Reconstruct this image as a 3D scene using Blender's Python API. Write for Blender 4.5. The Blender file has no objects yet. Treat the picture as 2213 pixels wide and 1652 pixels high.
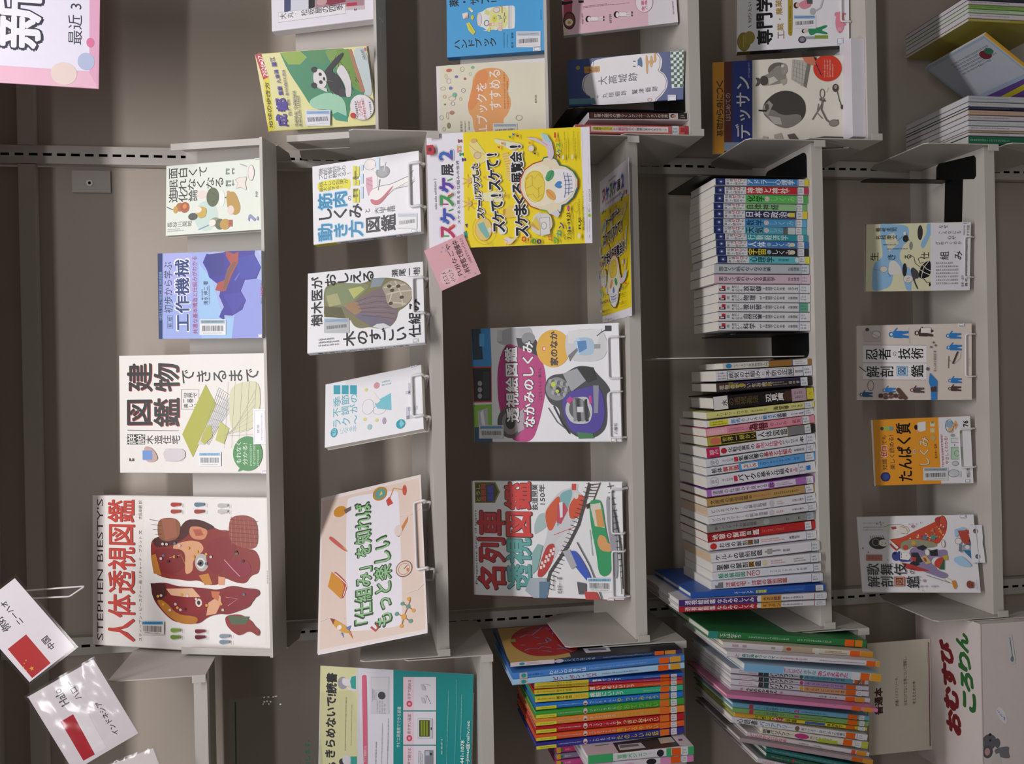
import bpy, math, random
from mathutils import Matrix, Vector, Euler

S = bpy.context.scene
COL = S.collection
# ------------------------------------------------------------------ camera
# hand-held compact camera, turned on its side (the photograph is a portrait shot stored lying down)
cam_data = bpy.data.cameras.new('camera'); cam = bpy.data.objects.new('camera', cam_data); COL.objects.link(cam)
cam_data.sensor_width = 36.0; cam_data.lens = 31.722; cam_data.clip_start = 0.05; cam_data.clip_end = 60
cam.matrix_world = Matrix([[-0.021249, 0.999774, 0.000516, 0.018632], [-0.161363, -0.00292, -0.986891, -1.615684], [-0.986666, -0.021053, 0.161388, 0.735467], [0.0, 0.0, 0.0, 1.0]])
S.camera = cam
# ------------------------------------------------------------------ world, lamps, exposure
W = bpy.data.worlds.new('world'); S.world = W; W.use_nodes = True
W.node_tree.nodes['Background'].inputs['Color'].default_value = (0.95, 0.94, 0.88, 1)
W.node_tree.nodes['Background'].inputs['Strength'].default_value = 0.10
def area(name, loc, rot, sx, sy, power, col):
    d = bpy.data.lights.new(name, 'AREA'); d.shape = 'RECTANGLE'; d.size = sx; d.size_y = sy; d.energy = power; d.color = col
    o = bpy.data.objects.new(name, d); COL.objects.link(o); o.location = loc; o.rotation_euler = rot; return o
area('ceiling_lamp_near', (0.45, -1.25, 2.25), (math.radians(30), 0, 0), 2.3, 0.12, 37, (1.0, 0.965, 0.965))
area('ceiling_lamp_far', (0.3, -3.4, 2.2), (math.radians(52), 0, 0), 3.6, 0.14, 24, (1.0, 0.97, 0.97))
S.view_settings.view_transform = 'Standard'; S.view_settings.look = 'None'
S.view_settings.exposure = 0.0; S.view_settings.gamma = 1.0; S.view_settings.use_curve_mapping = False
# ------------------------------------------------------------------ materials
def lin(h):
    h = h.lstrip('#'); h = h if len(h) == 6 else ''.join(q*2 for q in h); c = [int(h[i:i+2], 16)/255 for i in (0, 2, 4)]
    return tuple(v/12.92 if v <= .04045 else ((v+.055)/1.055)**2.4 for v in c)
MATS = {}
def paint(h, rough=.42, spec=.4, noise=.03, scale=60):
    """printed paper, card or paint: a principled surface with a faint procedural mottling"""
    k = (h, rough, spec, noise, scale)
    if k in MATS: return MATS[k]
    m = bpy.data.materials.new('print_'+h.lstrip('#')); m.use_nodes = True; nt = m.node_tree; b = nt.nodes['Principled BSDF']
    c = lin(h); b.inputs['Roughness'].default_value = rough; b.inputs['Specular IOR Level'].default_value = spec
    n = nt.nodes.new('ShaderNodeTexNoise'); n.inputs['Scale'].default_value = scale; n.inputs['Detail'].default_value = 3
    tc = nt.nodes.new('ShaderNodeTexCoord'); nt.links.new(tc.outputs['Object'], n.inputs['Vector'])
    mx = nt.nodes.new('ShaderNodeMix'); mx.data_type = 'RGBA'
    mx.inputs[6].default_value = (*[max(v*(1-noise), 0) for v in c], 1); mx.inputs[7].default_value = (*[min(v*(1+noise), 1) for v in c], 1)
    nt.links.new(n.outputs['Fac'], mx.inputs[0]); nt.links.new(mx.outputs[2], b.inputs['Base Color'])
    MATS[k] = m; return m
def page_mat(h):
    k = ('pages', h)
    if k in MATS: return MATS[k]
    m = bpy.data.materials.new('page_edges'); m.use_nodes = True; nt = m.node_tree; b = nt.nodes['Principled BSDF']; b.inputs['Roughness'].default_value = .85
    tc = nt.nodes.new('ShaderNodeTexCoord'); w = nt.nodes.new('ShaderNodeTexWave'); w.bands_direction = 'Y'; w.inputs['Scale'].default_value = 260; w.inputs['Distortion'].default_value = 1.2
    nt.links.new(tc.outputs['Object'], w.inputs['Vector']); c = lin(h)
    mx = nt.nodes.new('ShaderNodeMix'); mx.data_type = 'RGBA'; mx.inputs[6].default_value = (*[v*.8 for v in c], 1); mx.inputs[7].default_value = (*c, 1)
    nt.links.new(w.outputs['Fac'], mx.inputs[0]); nt.links.new(mx.outputs[2], b.inputs['Base Color']); MATS[k] = m; return m
def steel(name, h, rough=.5, bump=.12):
    m = bpy.data.materials.new(name); m.use_nodes = True; nt = m.node_tree; b = nt.nodes['Principled BSDF']
    b.inputs['Roughness'].default_value = rough; b.inputs['Specular IOR Level'].default_value = .35
    c = lin(h); tc = nt.nodes.new('ShaderNodeTexCoord')
    n = nt.nodes.new('ShaderNodeTexNoise'); n.inputs['Scale'].default_value = 900; nt.links.new(tc.outputs['Object'], n.inputs['Vector'])
    bp = nt.nodes.new('ShaderNodeBump'); bp.inputs['Strength'].default_value = bump; bp.inputs['Distance'].default_value = .0004
    nt.links.new(n.outputs['Fac'], bp.inputs['Height']); nt.links.new(bp.outputs['Normal'], b.inputs['Normal'])
    n2 = nt.nodes.new('ShaderNodeTexNoise'); n2.inputs['Scale'].default_value = 7; n2.inputs['Detail'].default_value = 5; nt.links.new(tc.outputs['Object'], n2.inputs['Vector'])
    mx = nt.nodes.new('ShaderNodeMix'); mx.data_type = 'RGBA'; mx.inputs[6].default_value = (*[v*.93 for v in c], 1); mx.inputs[7].default_value = (*[v*1.05 for v in c], 1)
    nt.links.new(n2.outputs['Fac'], mx.inputs[0]); nt.links.new(mx.outputs[2], b.inputs['Base Color']); return m
def clear(name, tint=(1, 1, 1), gloss=.10, rough=.08):
    m = bpy.data.materials.new(name); m.use_nodes = True; nt = m.node_tree; nt.nodes.clear()
    o = nt.nodes.new('ShaderNodeOutputMaterial'); t = nt.nodes.new('ShaderNodeBsdfTransparent'); t.inputs[0].default_value = (*tint, 1)
    g = nt.nodes.new('ShaderNodeBsdfGlossy'); g.inputs['Roughness'].default_value = rough
    mx = nt.nodes.new('ShaderNodeMixShader'); mx.inputs[0].default_value = gloss; nt.links.new(t.outputs[0], mx.inputs[1]); nt.links.new(g.outputs[0], mx.inputs[2]); nt.links.new(mx.outputs[0], o.inputs[0]); return m
STEEL = steel('shelf_enamel', '#c3beb8'); PANEL = steel('panel_enamel', '#b4a99e', .6, .2); BLACK = steel('black_enamel', '#0b0b0d', .45); HOLE = steel('slot_dark', '#050505', .9)
WIRE = paint('#e2e0e2', .35); CLEAR = clear('clear_film', (1, 1, 1), .035); ACRYL = clear('clear_acrylic', (.93, .95, .94), .05)
GLARE = clear('wrinkled_film', (1, 1, 1), .09, .12)
# ------------------------------------------------------------------ mesh helpers
class MB:
    def __init__(s): s.v = []; s.f = []; s.fm = []; s.mats = []
    def mi(s, m):
        if m not in s.mats: s.mats.append(m)
        return s.mats.index(m)
    def add(s, vs, fs, m):
        k = len(s.v); i = s.mi(m); s.v += [tuple(p) for p in vs]
        for f in fs: s.f.append([k+j for j in f]); s.fm.append(i)
    def box(s, x0, x1, y0, y1, z0, z1, m):
        s.add([(x0,y0,z0),(x1,y0,z0),(x1,y1,z0),(x0,y1,z0),(x0,y0,z1),(x1,y0,z1),(x1,y1,z1),(x0,y1,z1)],
              [(0,3,2,1),(4,5,6,7),(0,1,5,4),(1,2,6,5),(2,3,7,6),(3,0,4,7)], m)
    def prism(s, pts, h, m, M=None):
        """pts: polygon in x,y ; extruded z 0..h ; M places it"""
        n = len(pts); vs = [Vector((x, y, 0)) for x, y in pts]+[Vector((x, y, h)) for x, y in pts]
        if M is not None: vs = [M @ v for v in vs]
        s.add(vs, [tuple(range(n-1, -1, -1)), tuple(range(n, 2*n))]+[(i, (i+1) % n, n+(i+1) % n, n+i) for i in range(n)], m)
    def tube(s, path, r, m, seg=8):
        P = [Vector(p) for p in path]; n = len(P); rings = []; up = None
        for i in range(n):
            t = (P[min(i+1, n-1)]-P[max(i-1, 0)]).normalized()
            if up is None: up = Vector((0, 0, 1)) if abs(t.z) < .9 else Vector((1, 0, 0))
            a = (up-t*up.dot(t)).normalized(); up = a; b = t.cross(a)
            rings.append([P[i]+(a*math.cos(q)+b*math.sin(q))*r for q in [2*math.pi*j/seg for j in range(seg)]])
        fs = [(i*seg+j, i*seg+(j+1) % seg, (i+1)*seg+(j+1) % seg, (i+1)*seg+j) for i in range(n-1) for j in range(seg)]
        fs += [tuple(range(seg-1, -1, -1)), tuple((n-1)*seg+j for j in range(seg))]
        s.add([v for g in rings for v in g], fs, m)
    def build(s, name, parent=None, smooth=False):
        me = bpy.data.meshes.new(name); me.from_pydata(s.v, [], s.f)
        for m in s.mats: me.materials.append(m)
        me.polygons.foreach_set('material_index', s.fm)
        if smooth: me.polygons.foreach_set('use_smooth', [True]*len(me.polygons))
        me.update(); o = bpy.data.objects.new(name, me); COL.objects.link(o)
        if parent: o.parent = parent
        return o
def rounded(path, r=.006, k=4):
    """round the corners of a polyline"""
    P = [Vector(p) for p in path]; out = [P[0]]
    for i in range(1, len(P)-1):
        a, b, c = P[i-1], P[i], P[i+1]; d1 = (a-b); d2 = (c-b); q = min(r, d1.length*.45, d2.length*.45); s0 = b+d1.normalized()*q; s1 = b+d2.normalized()*q
        for j in range(k+1):
            t = j/k; out.append(s0*(1-t)**2+b*2*t*(1-t)+s1*t*t)
    return out+[P[-1]]
def tag(o, label, cat, group=None, kind=None):
    o['label'] = label; o['category'] = cat
    if group: o['group'] = group
    if kind: o['kind'] = kind
    return o
def thing(name, label, cat, loc=(0, 0, 0), rot=(0, 0, 0), group=None):
    o = bpy.data.objects.new(name, None); o.empty_display_size = .02; COL.objects.link(o); o.location = loc; o.rotation_euler = rot
    return tag(o, label, cat, group)

# ------------------------------------------------------------------ measured things: prints in tenths of a millimetre, u right, v down from the sheet's top left
BOOK = dict(cat='book', side='L', pages='e8e4da', ct=.0006, rough=.4)
SHEET = dict(film=0, wrinkle=0, body=True, rough=.4)
BOOKS = [
{'name':'paperback_book','label':'pale mint paperback with small animals and a green tree, on slanted top shelf','group':'books facing out on the slanted top shelf','loc':[0.3646,0.0455,0.9025],'rot':[-0.3324,0.0122,0.075],'w':0.1308,'h':0.1934,'t':0.014,'side':'R','cover':'e2e8dd','spine':'cfe0d6','front':[('E',317,791,278,230,'c6dcd4'),('T','面白くて',1147,430,195,744,'1b1b20',0.012,'v'),('T','眠れなくなる',920,594,224,1050,'1b1b20',0.012,'v'),('T','進化論',711,337,207,563,'1b1b20',0.012,'v'),('T','長谷川英祐',196,275,109,477,'55555a',0,'v'),('G',63,34,130,352,2,'v','9a9a9a'),('E',716,706,72,103,'e8d9d2'),('E',653,918,177,122,'55603f'),('L',[736,908,642,1018,551,909],8,'2f3825'),('L',[646,1024,618,1258],22,'5b4a32'),('E',618,1094,154,55,'e9ede8'),('Q',[668,1175,726,1227,731,1330,628,1395,439,1460,330,1435,283,1331,420,1201],'b8923c'),('E',391,1266,86,65,'e5d3c9'),('E',718,1217,33,30,'c09a74'),('E',511,278,83,80,'b06f38'),('E',500,373,99,90,'a9562f'),('E',467,191,66,45,'c99b45'),('L',[529,17,471,137],15,'4e4a3a'),('E',519,373,44,42,'d8863c'),('E',320,532,66,90,'4c4d43'),('Q',[474,574,503,705,446,810,299,785,271,654,386,600],'caa845'),('E',439,633,56,72,'ece6da'),('E',195,968,80,105,'8f9a7a'),('E',146,1059,98,91,'596243'),('E',139,1159,98,100,'bd943c'),('E',182,916,59,65,'efe6da'),('P',[216,1228,211,1300,89,1301,93,1228],'a8553a'),('Q',[939,1356,975,1434,980,1576,863,1550,726,1576,796,1460,778,1369,873,1408],'e9dfd8'),('L',[939,1356,975,1434,980,1576,863,1550,726,1576,796,1460,778,1369,873,1408,939,1356],5,'6d6a62'),('E',1046,1660,142,58,'eee3e0'),('O',1046,1660,142,58,5,'77706c'),('L',[1222,1446,1170,1576],14,'9aa2b8'),('T','?',224,1701,166,198,'8b93bd',0.01),('L',[74,642,143,838],14,'8b9cc0'),('G',779,1174,1213,1329,2,'v','8a9a94'),('T','PHP',649,1767,103,46,'6f6f6f',0)],'parts':{'corner_label':[[('C',1281,1731,1308,1834,'8a8a94')]]}},
{'name':'paperback_book','label':'blue machine tool paperback with dark blue blocks and a red streak, on slanted top shelf','group':'books facing out on the slanted top shelf','loc':[0.1816,0.0215,0.9103],'rot':[-0.38,0.0139,-0.029],'w':0.1541,'h':0.2044,'t':0.013,'cover':'a9b4e6','spine':'b9c2e6','front':[('P',[0,56,1541,79,1541,1071,0,1051],'9fb0ea'),('P',[1541,79,1541,699,760,688,771,67],'aab0ea'),('P',[1333,829,1040,1091,368,1294,358,2044,0,2044,0,863,614,793],'9ec4ee'),('P',[957,1668,1072,1825,1017,2044,0,2044,0,1452,365,1504],'8f9ae2'),('P',[1541,2044,1423,2044,1541,1953],'b4bff0'),('P',[0,0,1541,0,1541,100,0,77],'23386f'),('T','社団法人 日本工作機械工業会 技術部会編',771,51,873,65,'8fb0d8',0),('T','初歩から学ぶ',926,205,919,174,'3b4258',0),('L',[418,184,416,293,186,289,187,181,418,184],6,'44506e'),('T','新 版',300,237,187,81,'3b4258',0),('T','工作機械',779,487,1295,296,'eef0fb',0.07),('T','工作機械',779,488,1270,272,'1f3a78',0.03),('T','共通な基本構造と仕組みがわかる',777,736,1382,96,'b23a72',0.01),('G',685,860,876,908,1,'h','4a536e'),('T','清水 伸二 著',812,954,424,88,'3a4260',0.01),('G',611,1006,945,1042,1,'h','6a748e'),('P',[1509,978,1480,1150,1541,1359,1541,1918,1471,1908,1244,2034,1045,1942,1027,1721,838,1640,671,1738,506,1663,401,1465,415,1307,320,1319,381,1215,476,1256,558,1309,751,1219,917,1261,1089,1025,1210,987,1355,904],'322c9c'),('P',[1496,991,1523,1308,1130,1330,1088,1065,1331,936],'2a2c8c'),('P',[1411,1517,1471,1908,1244,2029,1069,1929,1052,1643],'2f3aa8'),('P',[773,1299,815,1640,671,1732,437,1505],'3d36a6'),('P',[1541,1361,1541,1376,1494,1518,1527,1610,1338,1594,1103,1461,844,1352,834,1260,860,1142,990,1196,1035,1328,1224,1383,1318,1450,1463,1360],'a8463c'),('P',[869,1300,1177,1370,1363,1516,1338,1568,1128,1435,891,1366],'7a5240'),('P',[1031,1512,1159,1618,1147,1631,1018,1551],'5c64c8'),('T','taiga',825,2043,177,52,'c2317a',0.02),('G',595,2022,713,2044,1,'h','4a536e'),('G',921,2026,972,2044,1,'h','4a536e')],'parts':{'barcode_label':[[('K',[66,825,345,829,338,1346,61,1343],'8aa7b5','e6e6ea')]],'corner_label':[[('C',9,1974,69,2044,'46568c')]]},'spine_ops':[('T','工作機械',65,940,78,409,'23386f',0.02,'v'),('R',0,0,130,102,'23386f'),('G',32,245,98,675,1,'v','5566aa')],'sparts':{'spine_label':[[('S',3,1553,127,1840,'5b6fae','d9dae0')]]}},
{'name':'picture_book','label':'white house building picture book with an olive roofed timber frame, on slanted top shelf','group':'books facing out on the slanted top shelf','loc':[-0.0293,0.0501,0.901],'rot':[-0.33,0.011,0.0069],'w':0.2167,'h':0.298,'t':0.012,'cover':'ece8e4','front':[('T','建物',1751,691,511,1029,'c0392f',0.025,'v'),('T','図鑑',1107,686,503,1029,'c0392f',0.025,'v'),('T','建物',1762,680,511,1029,'1b1b20',0.025,'v'),('T','図鑑',1118,674,503,1029,'1b1b20',0.025,'v'),('T','できるまで',1767,1998,245,1486,'1b1b20',0.012,'v'),('L',[793,154,778,1183],10,'1b1b20'),('P',[717,153,716,508,529,506,529,152],'232327'),('T','詳説',623,330,173,339,'ece8e4',0.02,'v'),('T','木造住宅',616,859,161,678,'39393e',0.015,'v'),('L',[1529,1236,1525,1583,1169,1580,1171,1233,1529,1236],6,'2a2a2e'),('T','世界で',1425,1416,104,270,'333338',0,'v'),('T','一番',1324,1373,79,185,'333338',0,'v'),('T','楽しい',1234,1415,79,270,'333338',0,'v'),('P',[1620,1718,1244,1925,292,1456,714,1248],'b0b23c'),('P',[1251,1925,1383,2287,1153,2209,517,1688,535,1554],'d3d2d2'),('L',[1546,1966,588,1612],5,'8c8c90'),('L',[1519,2001,579,1632],5,'8c8c90'),('L',[1492,2037,570,1651],5,'8c8c90'),('L',[1465,2072,561,1670],5,'8c8c90'),('L',[1438,2107,552,1689],5,'8c8c90'),('L',[1411,2143,543,1708],5,'8c8c90'),('L',[1384,2178,535,1727],5,'8c8c90'),('L',[1357,2213,526,1746],5,'8c8c90'),('L',[1330,2249,517,1765],5,'8c8c90'),('L',[1563,1966,1347,2287],5,'98989c'),('L',[1427,1918,1247,2221],5,'98989c'),('L',[1290,1871,1146,2155],5,'98989c'),('L',[1154,1823,1045,2089],5,'98989c'),('L',[1017,1775,944,2023],5,'98989c'),('L',[880,1727,843,1956],5,'98989c'),('L',[743,1680,742,1890],5,'98989c'),('L',[606,1632,641,1824],5,'98989c'),('Q',[1614,2214,1695,2761,1202,2775,815,2677,711,2224,1207,2153],'d9d8b4'),('P',[855,1730,872,1826,676,1843,535,1689,588,1612],'b8b84a'),('P',[942,1998,817,2168,534,2070,605,1900],'c3c46a'),('L',[676,1957,709,2676],4,'b6b49a'),('L',[683,2003,843,2678],4,'b6b49a'),('L',[690,2049,977,2679],4,'b6b49a'),('L',[697,2095,1111,2680],4,'b6b49a'),('L',[704,2140,1245,2682],4,'b6b49a'),('L',[711,2186,1379,2683],4,'b6b49a'),('L',[718,2231,1513,2684],4,'b6b49a'),('L',[463,2070,1667,2157],4,'c0bea4'),('L',[463,2206,1666,2294],4,'c0bea4'),('L',[463,2342,1664,2430],4,'c0bea4'),('L',[463,2478,1662,2565],4,'c0bea4'),('L',[463,2614,1660,2701],4,'c0bea4'),('E',363,2523,312,282,'3f8f4a'),('P',[110,2369,39,2331,75,2444],'3f8f4a'),('T','もれなく',378,2353,382,98,'f0f2ec',0.01),('T','分かる!',357,2475,388,94,'f0f2ec',0.01),('G',146,2551,533,2757,3,'h','d8e8d4'),('P',[921,2622,902,2903,709,2901,710,2639],'e6e6ea'),('Q',[500,486,482,623,392,720,266,778,205,679,212,523],'c9a5a0'),('P',[421,466,421,662,248,660,248,464],'6f97d6'),('Q',[392,857,446,993,446,1303,285,1321,213,1146,231,914],'d6cfd4'),('L',[446,916,446,1265,231,1263,231,914,446,916],5,'b9b4b8'),('G',226,149,277,335,1,'h','555'),('T','Picture book for the detail of Wooden House',134,835,1345,36,'6a72a8',0,'r')],'parts':{'care_label':[[('P',[1168,2643,1166,2887,533,2881,533,2637],'ece9ee'),('L',[1132,2666,1131,2860,561,2855,562,2660,1132,2666],5,'7e8296'),('T','禁帯',806,2734,158,53,'777b90',0),('G',604,2780,1089,2823,1,'h','8a8ea0')]],'barcode_label':[[('K',[136,1570,392,1572,392,2012,137,2009],'7fb0d2','e6e6ea')]],'corner_label':[[('C',0,2789,59,2895,'46568c')]]}},
{'name':'picture_book','label':'largest white picture book with red title and two red heads, on slanted top shelf','group':'books facing out on the slanted top shelf','loc':[-0.3216,0.0467,0.9021],'rot':[-0.4013,0.013,0.0224],'w':0.2811,'h':0.3769,'t':0.013,'cover':'ebe5e1','spine':'d8cfc4','ct':0.0022,'front':[('P',[2759,1112,2793,3608,203,3592,76,1105],'eeeae8'),('T',"STEPHEN BIESTY'S",1421,163,2646,137,'3a3634',0),('T','人体透視図鑑',1422,631,2621,583,'5a3430',0.03),('T','人体透視図鑑',1421,620,2622,579,'c8483e',0.02),('T','スティーブン・ビースティー 画 リチャード・プラット 文',1150,1031,2049,71,'3c3a3a',0),('T','古田幸嗣 訳',2552,1034,353,71,'3c3a3a',0),('Q',[1999,1256,2095,1484,2048,1771,2394,1976,2399,2260,2331,2461,2211,2660,2216,2899,2041,2977,1888,3212,1876,3408,1703,3504,1457,3483,1417,3327,1254,3209,1281,2973,1363,2775,1217,2655,1208,2416,1292,2255,1267,2053,1294,1809,1304,1563,1386,1316,1709,1255],'8a2b26'),('Q',[2000,1276,2095,1484,2048,1771,2284,1894,2394,2017,2400,2300,2263,2621,2207,2460,2217,2138,2052,1975,1902,1689,1857,1359],'4a201c'),('Q',[1901,1647,2019,2056,1989,2298,1848,2378,1663,2136,1448,2135,1371,1972,1658,1973],'d9a07a'),('Q',[2270,2077,2274,2259,2207,2460,2026,2379,2038,2137,2144,2056],'cf8a66'),('P',[2217,2138,2221,2299,2115,2359,2094,2198],'b35a44'),('E',1615,2317,160,141,'b8b2aa'),('E',1605,2297,98,89,'dfdcd6'),('E',1605,2297,62,60,'5a6670'),('E',1605,2297,27,24,'16181c'),('Q',[2028,2459,2127,2859,1901,3055,1396,2696,1459,2457,1742,2398],'86222a'),('Q',[1819,1276,1863,1606,1837,1974,1515,1973,1362,1687,1424,1399],'7e2226'),('Q',[1608,2697,1725,3054,1661,3289,1452,3327,1321,3091,1417,2815],'8b1f38'),('P',[1709,1255,1748,1359,1355,1481,1386,1316],'b9762c'),('P',[1381,2256,1423,2457,1230,2536,1207,2375],'c9843c'),('P',[1377,2656,1363,2795,1221,2775,1217,2655],'e0a07c'),('L',[1682,2777,1510,2954,1391,3092],14,'caa79c'),('L',[1684,1647,1745,1892,1586,1973],8,'c9a24a'),('Q',[2401,1402,2426,1772,2302,1894,2050,1853,1972,1607,2039,1401],'8d5a3e'),('P',[2384,1484,2408,1772,2085,1812,2007,1566],'a0604a'),('L',[2380,1236,2348,1484],7,'4a3a34'),('L',[2290,1273,2269,1484],7,'4a3a34'),('L',[2200,1310,2189,1484],7,'4a3a34'),('L',[2110,1347,2110,1484],7,'4a3a34'),('L',[2020,1384,2030,1483],7,'4a3a34'),('Q',[2464,2900,2505,3216,2404,3450,1947,3467,1872,3291,1969,2937,2144,2859],'94463a'),('L',[2464,2920,1951,2937],8,'b3774e'),('L',[2455,3007,1947,3032],8,'b3774e'),('L',[2446,3094,1942,3126],8,'b3774e'),('L',[2437,3180,1938,3221],8,'b3774e'),('L',[2428,3266,1933,3314],8,'b3774e'),('L',[2419,3352,1928,3408],8,'b3774e'),('L',[2411,2900,2386,3458],8,'6e2a26'),('L',[2333,2899,2309,3457],8,'6e2a26'),('L',[2255,2899,2232,3457],8,'6e2a26'),('L',[2177,2899,2154,3456],8,'6e2a26'),('L',[2099,2898,2077,3456],8,'6e2a26'),('L',[2021,2898,2000,3455],8,'6e2a26'),('Q',[1203,1274,1232,1563,1169,1809,1163,2134,1154,2375,1128,2655,1227,2933,1184,3208,1177,3482,1072,3500,997,3364,854,3304,756,3049,694,2851,705,2693,641,2453,490,2252,533,2010,504,1765,638,1561,845,1356,1023,1274],'84282a'),('P',[1203,1253,1214,1563,999,1603,847,1397,987,1294],'4e201e'),('P',[1114,1583,1145,2133,990,2294,978,1971,1002,1685],'e0b08c'),('P',[890,2454,1041,2694,937,2734,702,2613,657,2413],'e0a884'),('Q',[918,1356,890,1562,649,1807,633,2252,488,2211,489,1847,656,1561],'b9782e'),('E',882,2263,89,71,'d8d2c8'),('E',882,2261,43,40,'3a3230'),('P',[978,1971,993,2375,819,2454,650,2252,729,2010],'8a2428'),('E',886,2259,75,67,'dcd4c8'),('E',886,2259,39,34,'33302e'),('Q',[1114,2735,1150,3247,1142,3481,890,3324,765,2852,900,2694],'86202c'),('L',[1011,2813,985,3050,853,2852],12,'c58a84'),('P',[1105,2515,1105,2695,933,2654,1000,2535],'c9744e'),('Q',[674,2792,722,3088,610,3323,508,3400,443,3497,320,3477,433,3282,318,3086,398,2929,516,2811],'8f3a34'),('P',[677,2851,678,3284,534,3205,522,2930],'55694e'),('E',1915,1866,25,29,'c9bfc0'),('E',1723,1531,25,29,'5f6f88'),('E',1773,2417,25,28,'d8a23c'),('E',776,1819,25,29,'d8a23c'),('E',840,1778,25,29,'c9bfc0'),('E',1804,3037,25,28,'5f6f88'),('E',742,1883,25,29,'c9bfc0'),('E',1667,3157,25,28,'5a1418'),('E',1812,2231,25,28,'d8a23c'),('E',1021,1908,25,29,'d8a23c'),('E',1599,2414,25,28,'5f6f88'),('E',827,1528,25,29,'d8a23c'),('E',1709,1762,25,29,'d8a23c'),('E',1934,1600,25,29,'c9bfc0'),('E',1875,2051,25,28,'d8a23c'),('E',775,2752,25,28,'c9bfc0'),('E',1002,2031,25,28,'d9c6bc'),('E',881,2719,25,28,'d8a23c'),('E',727,1666,25,29,'d9c6bc'),('E',973,1416,25,29,'d8a23c'),('E',1728,2515,25,28,'c9bfc0'),('E',1936,1518,25,29,'d9c6bc'),('E',1667,1481,25,29,'c9bfc0'),('E',1831,3018,25,28,'5a1418'),('E',1708,1798,25,29,'5a1418'),('E',1595,2268,25,28,'5a1418'),('E',1953,1771,25,29,'5f6f88'),('E',954,2214,25,28,'d9c6bc'),('E',1623,1630,25,29,'5a1418'),('E',1724,2160,25,28,'d8a23c'),('E',760,1979,25,28,'5a1418'),('E',847,2428,25,28,'d8a23c'),('E',1072,3180,25,27,'5f6f88'),('E',989,1486,25,29,'c9bfc0'),('E',2666,1724,36,33,'b03a34'),('P',[2703,1732,2698,1904,2651,1896,2623,1732],'b03a34'),('L',[2691,1945,2619,1945],6,'555'),('E',2540,1724,36,33,'a8443c'),('P',[2576,1732,2572,1904,2525,1895,2497,1732],'a8443c'),('L',[2565,1944,2494,1944],6,'555'),('E',2674,2213,36,32,'5f7f94'),('P',[2710,2221,2705,2390,2658,2382,2631,2220],'5f7f94'),('L',[2698,2430,2627,2430],6,'555'),('E',2548,2212,36,32,'9c3a36'),('P',[2584,2220,2580,2390,2533,2381,2505,2220],'9c3a36'),('L',[2573,2430,2502,2429],6,'555'),('E',2663,2694,36,32,'bcbcbc'),('P',[2699,2702,2694,2870,2648,2861,2620,2702],'bcbcbc'),('L',[2688,2909,2617,2909],6,'555'),('E',2556,2694,36,32,'c4c4c4'),('P',[2592,2702,2588,2869,2541,2861,2514,2702],'c4c4c4'),('L',[2581,2909,2510,2908],6,'555'),('E',365,1716,36,33,'7fa040'),('P',[401,1724,402,1895,355,1887,323,1724],'7fa040'),('L',[397,1936,326,1936],6,'555'),('E',240,1715,36,33,'6e9038'),('P',[276,1724,277,1895,230,1887,197,1723],'6e9038'),('L',[272,1935,201,1935],6,'555'),('E',371,2223,36,32,'7a2a34'),('P',[407,2231,408,2400,362,2392,329,2231],'7a2a34'),('L',[403,2440,332,2440],6,'555'),('E',265,2223,36,32,'6c2630'),('P',[301,2231,302,2400,255,2391,222,2230],'6c2630'),('L',[297,2440,226,2439],6,'555'),('E',307,2723,35,32,'8795a6'),('P',[343,2731,344,2897,298,2889,265,2730],'8795a6'),('L',[339,2936,268,2936],6,'555'),('E',201,2722,35,32,'7c8c9e'),('P',[237,2730,238,2896,192,2888,159,2730],'7c8c9e'),('L',[233,2936,163,2936],6,'555'),('G',1287,3638,1516,3678,1,'h','555'),('P',[0,3389,53,3389,68,3669,0,3668],'d39a8c')],'parts':{'barcode_label':[[('K',[255,1076,508,1077,530,1553,278,1552],'3f93c8','e4ddd6')]]},'spine_ops':[('R',0,0,130,3769,'d8d0c4')]},  # first pale panel paints the brighter lit part of the cover
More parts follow.
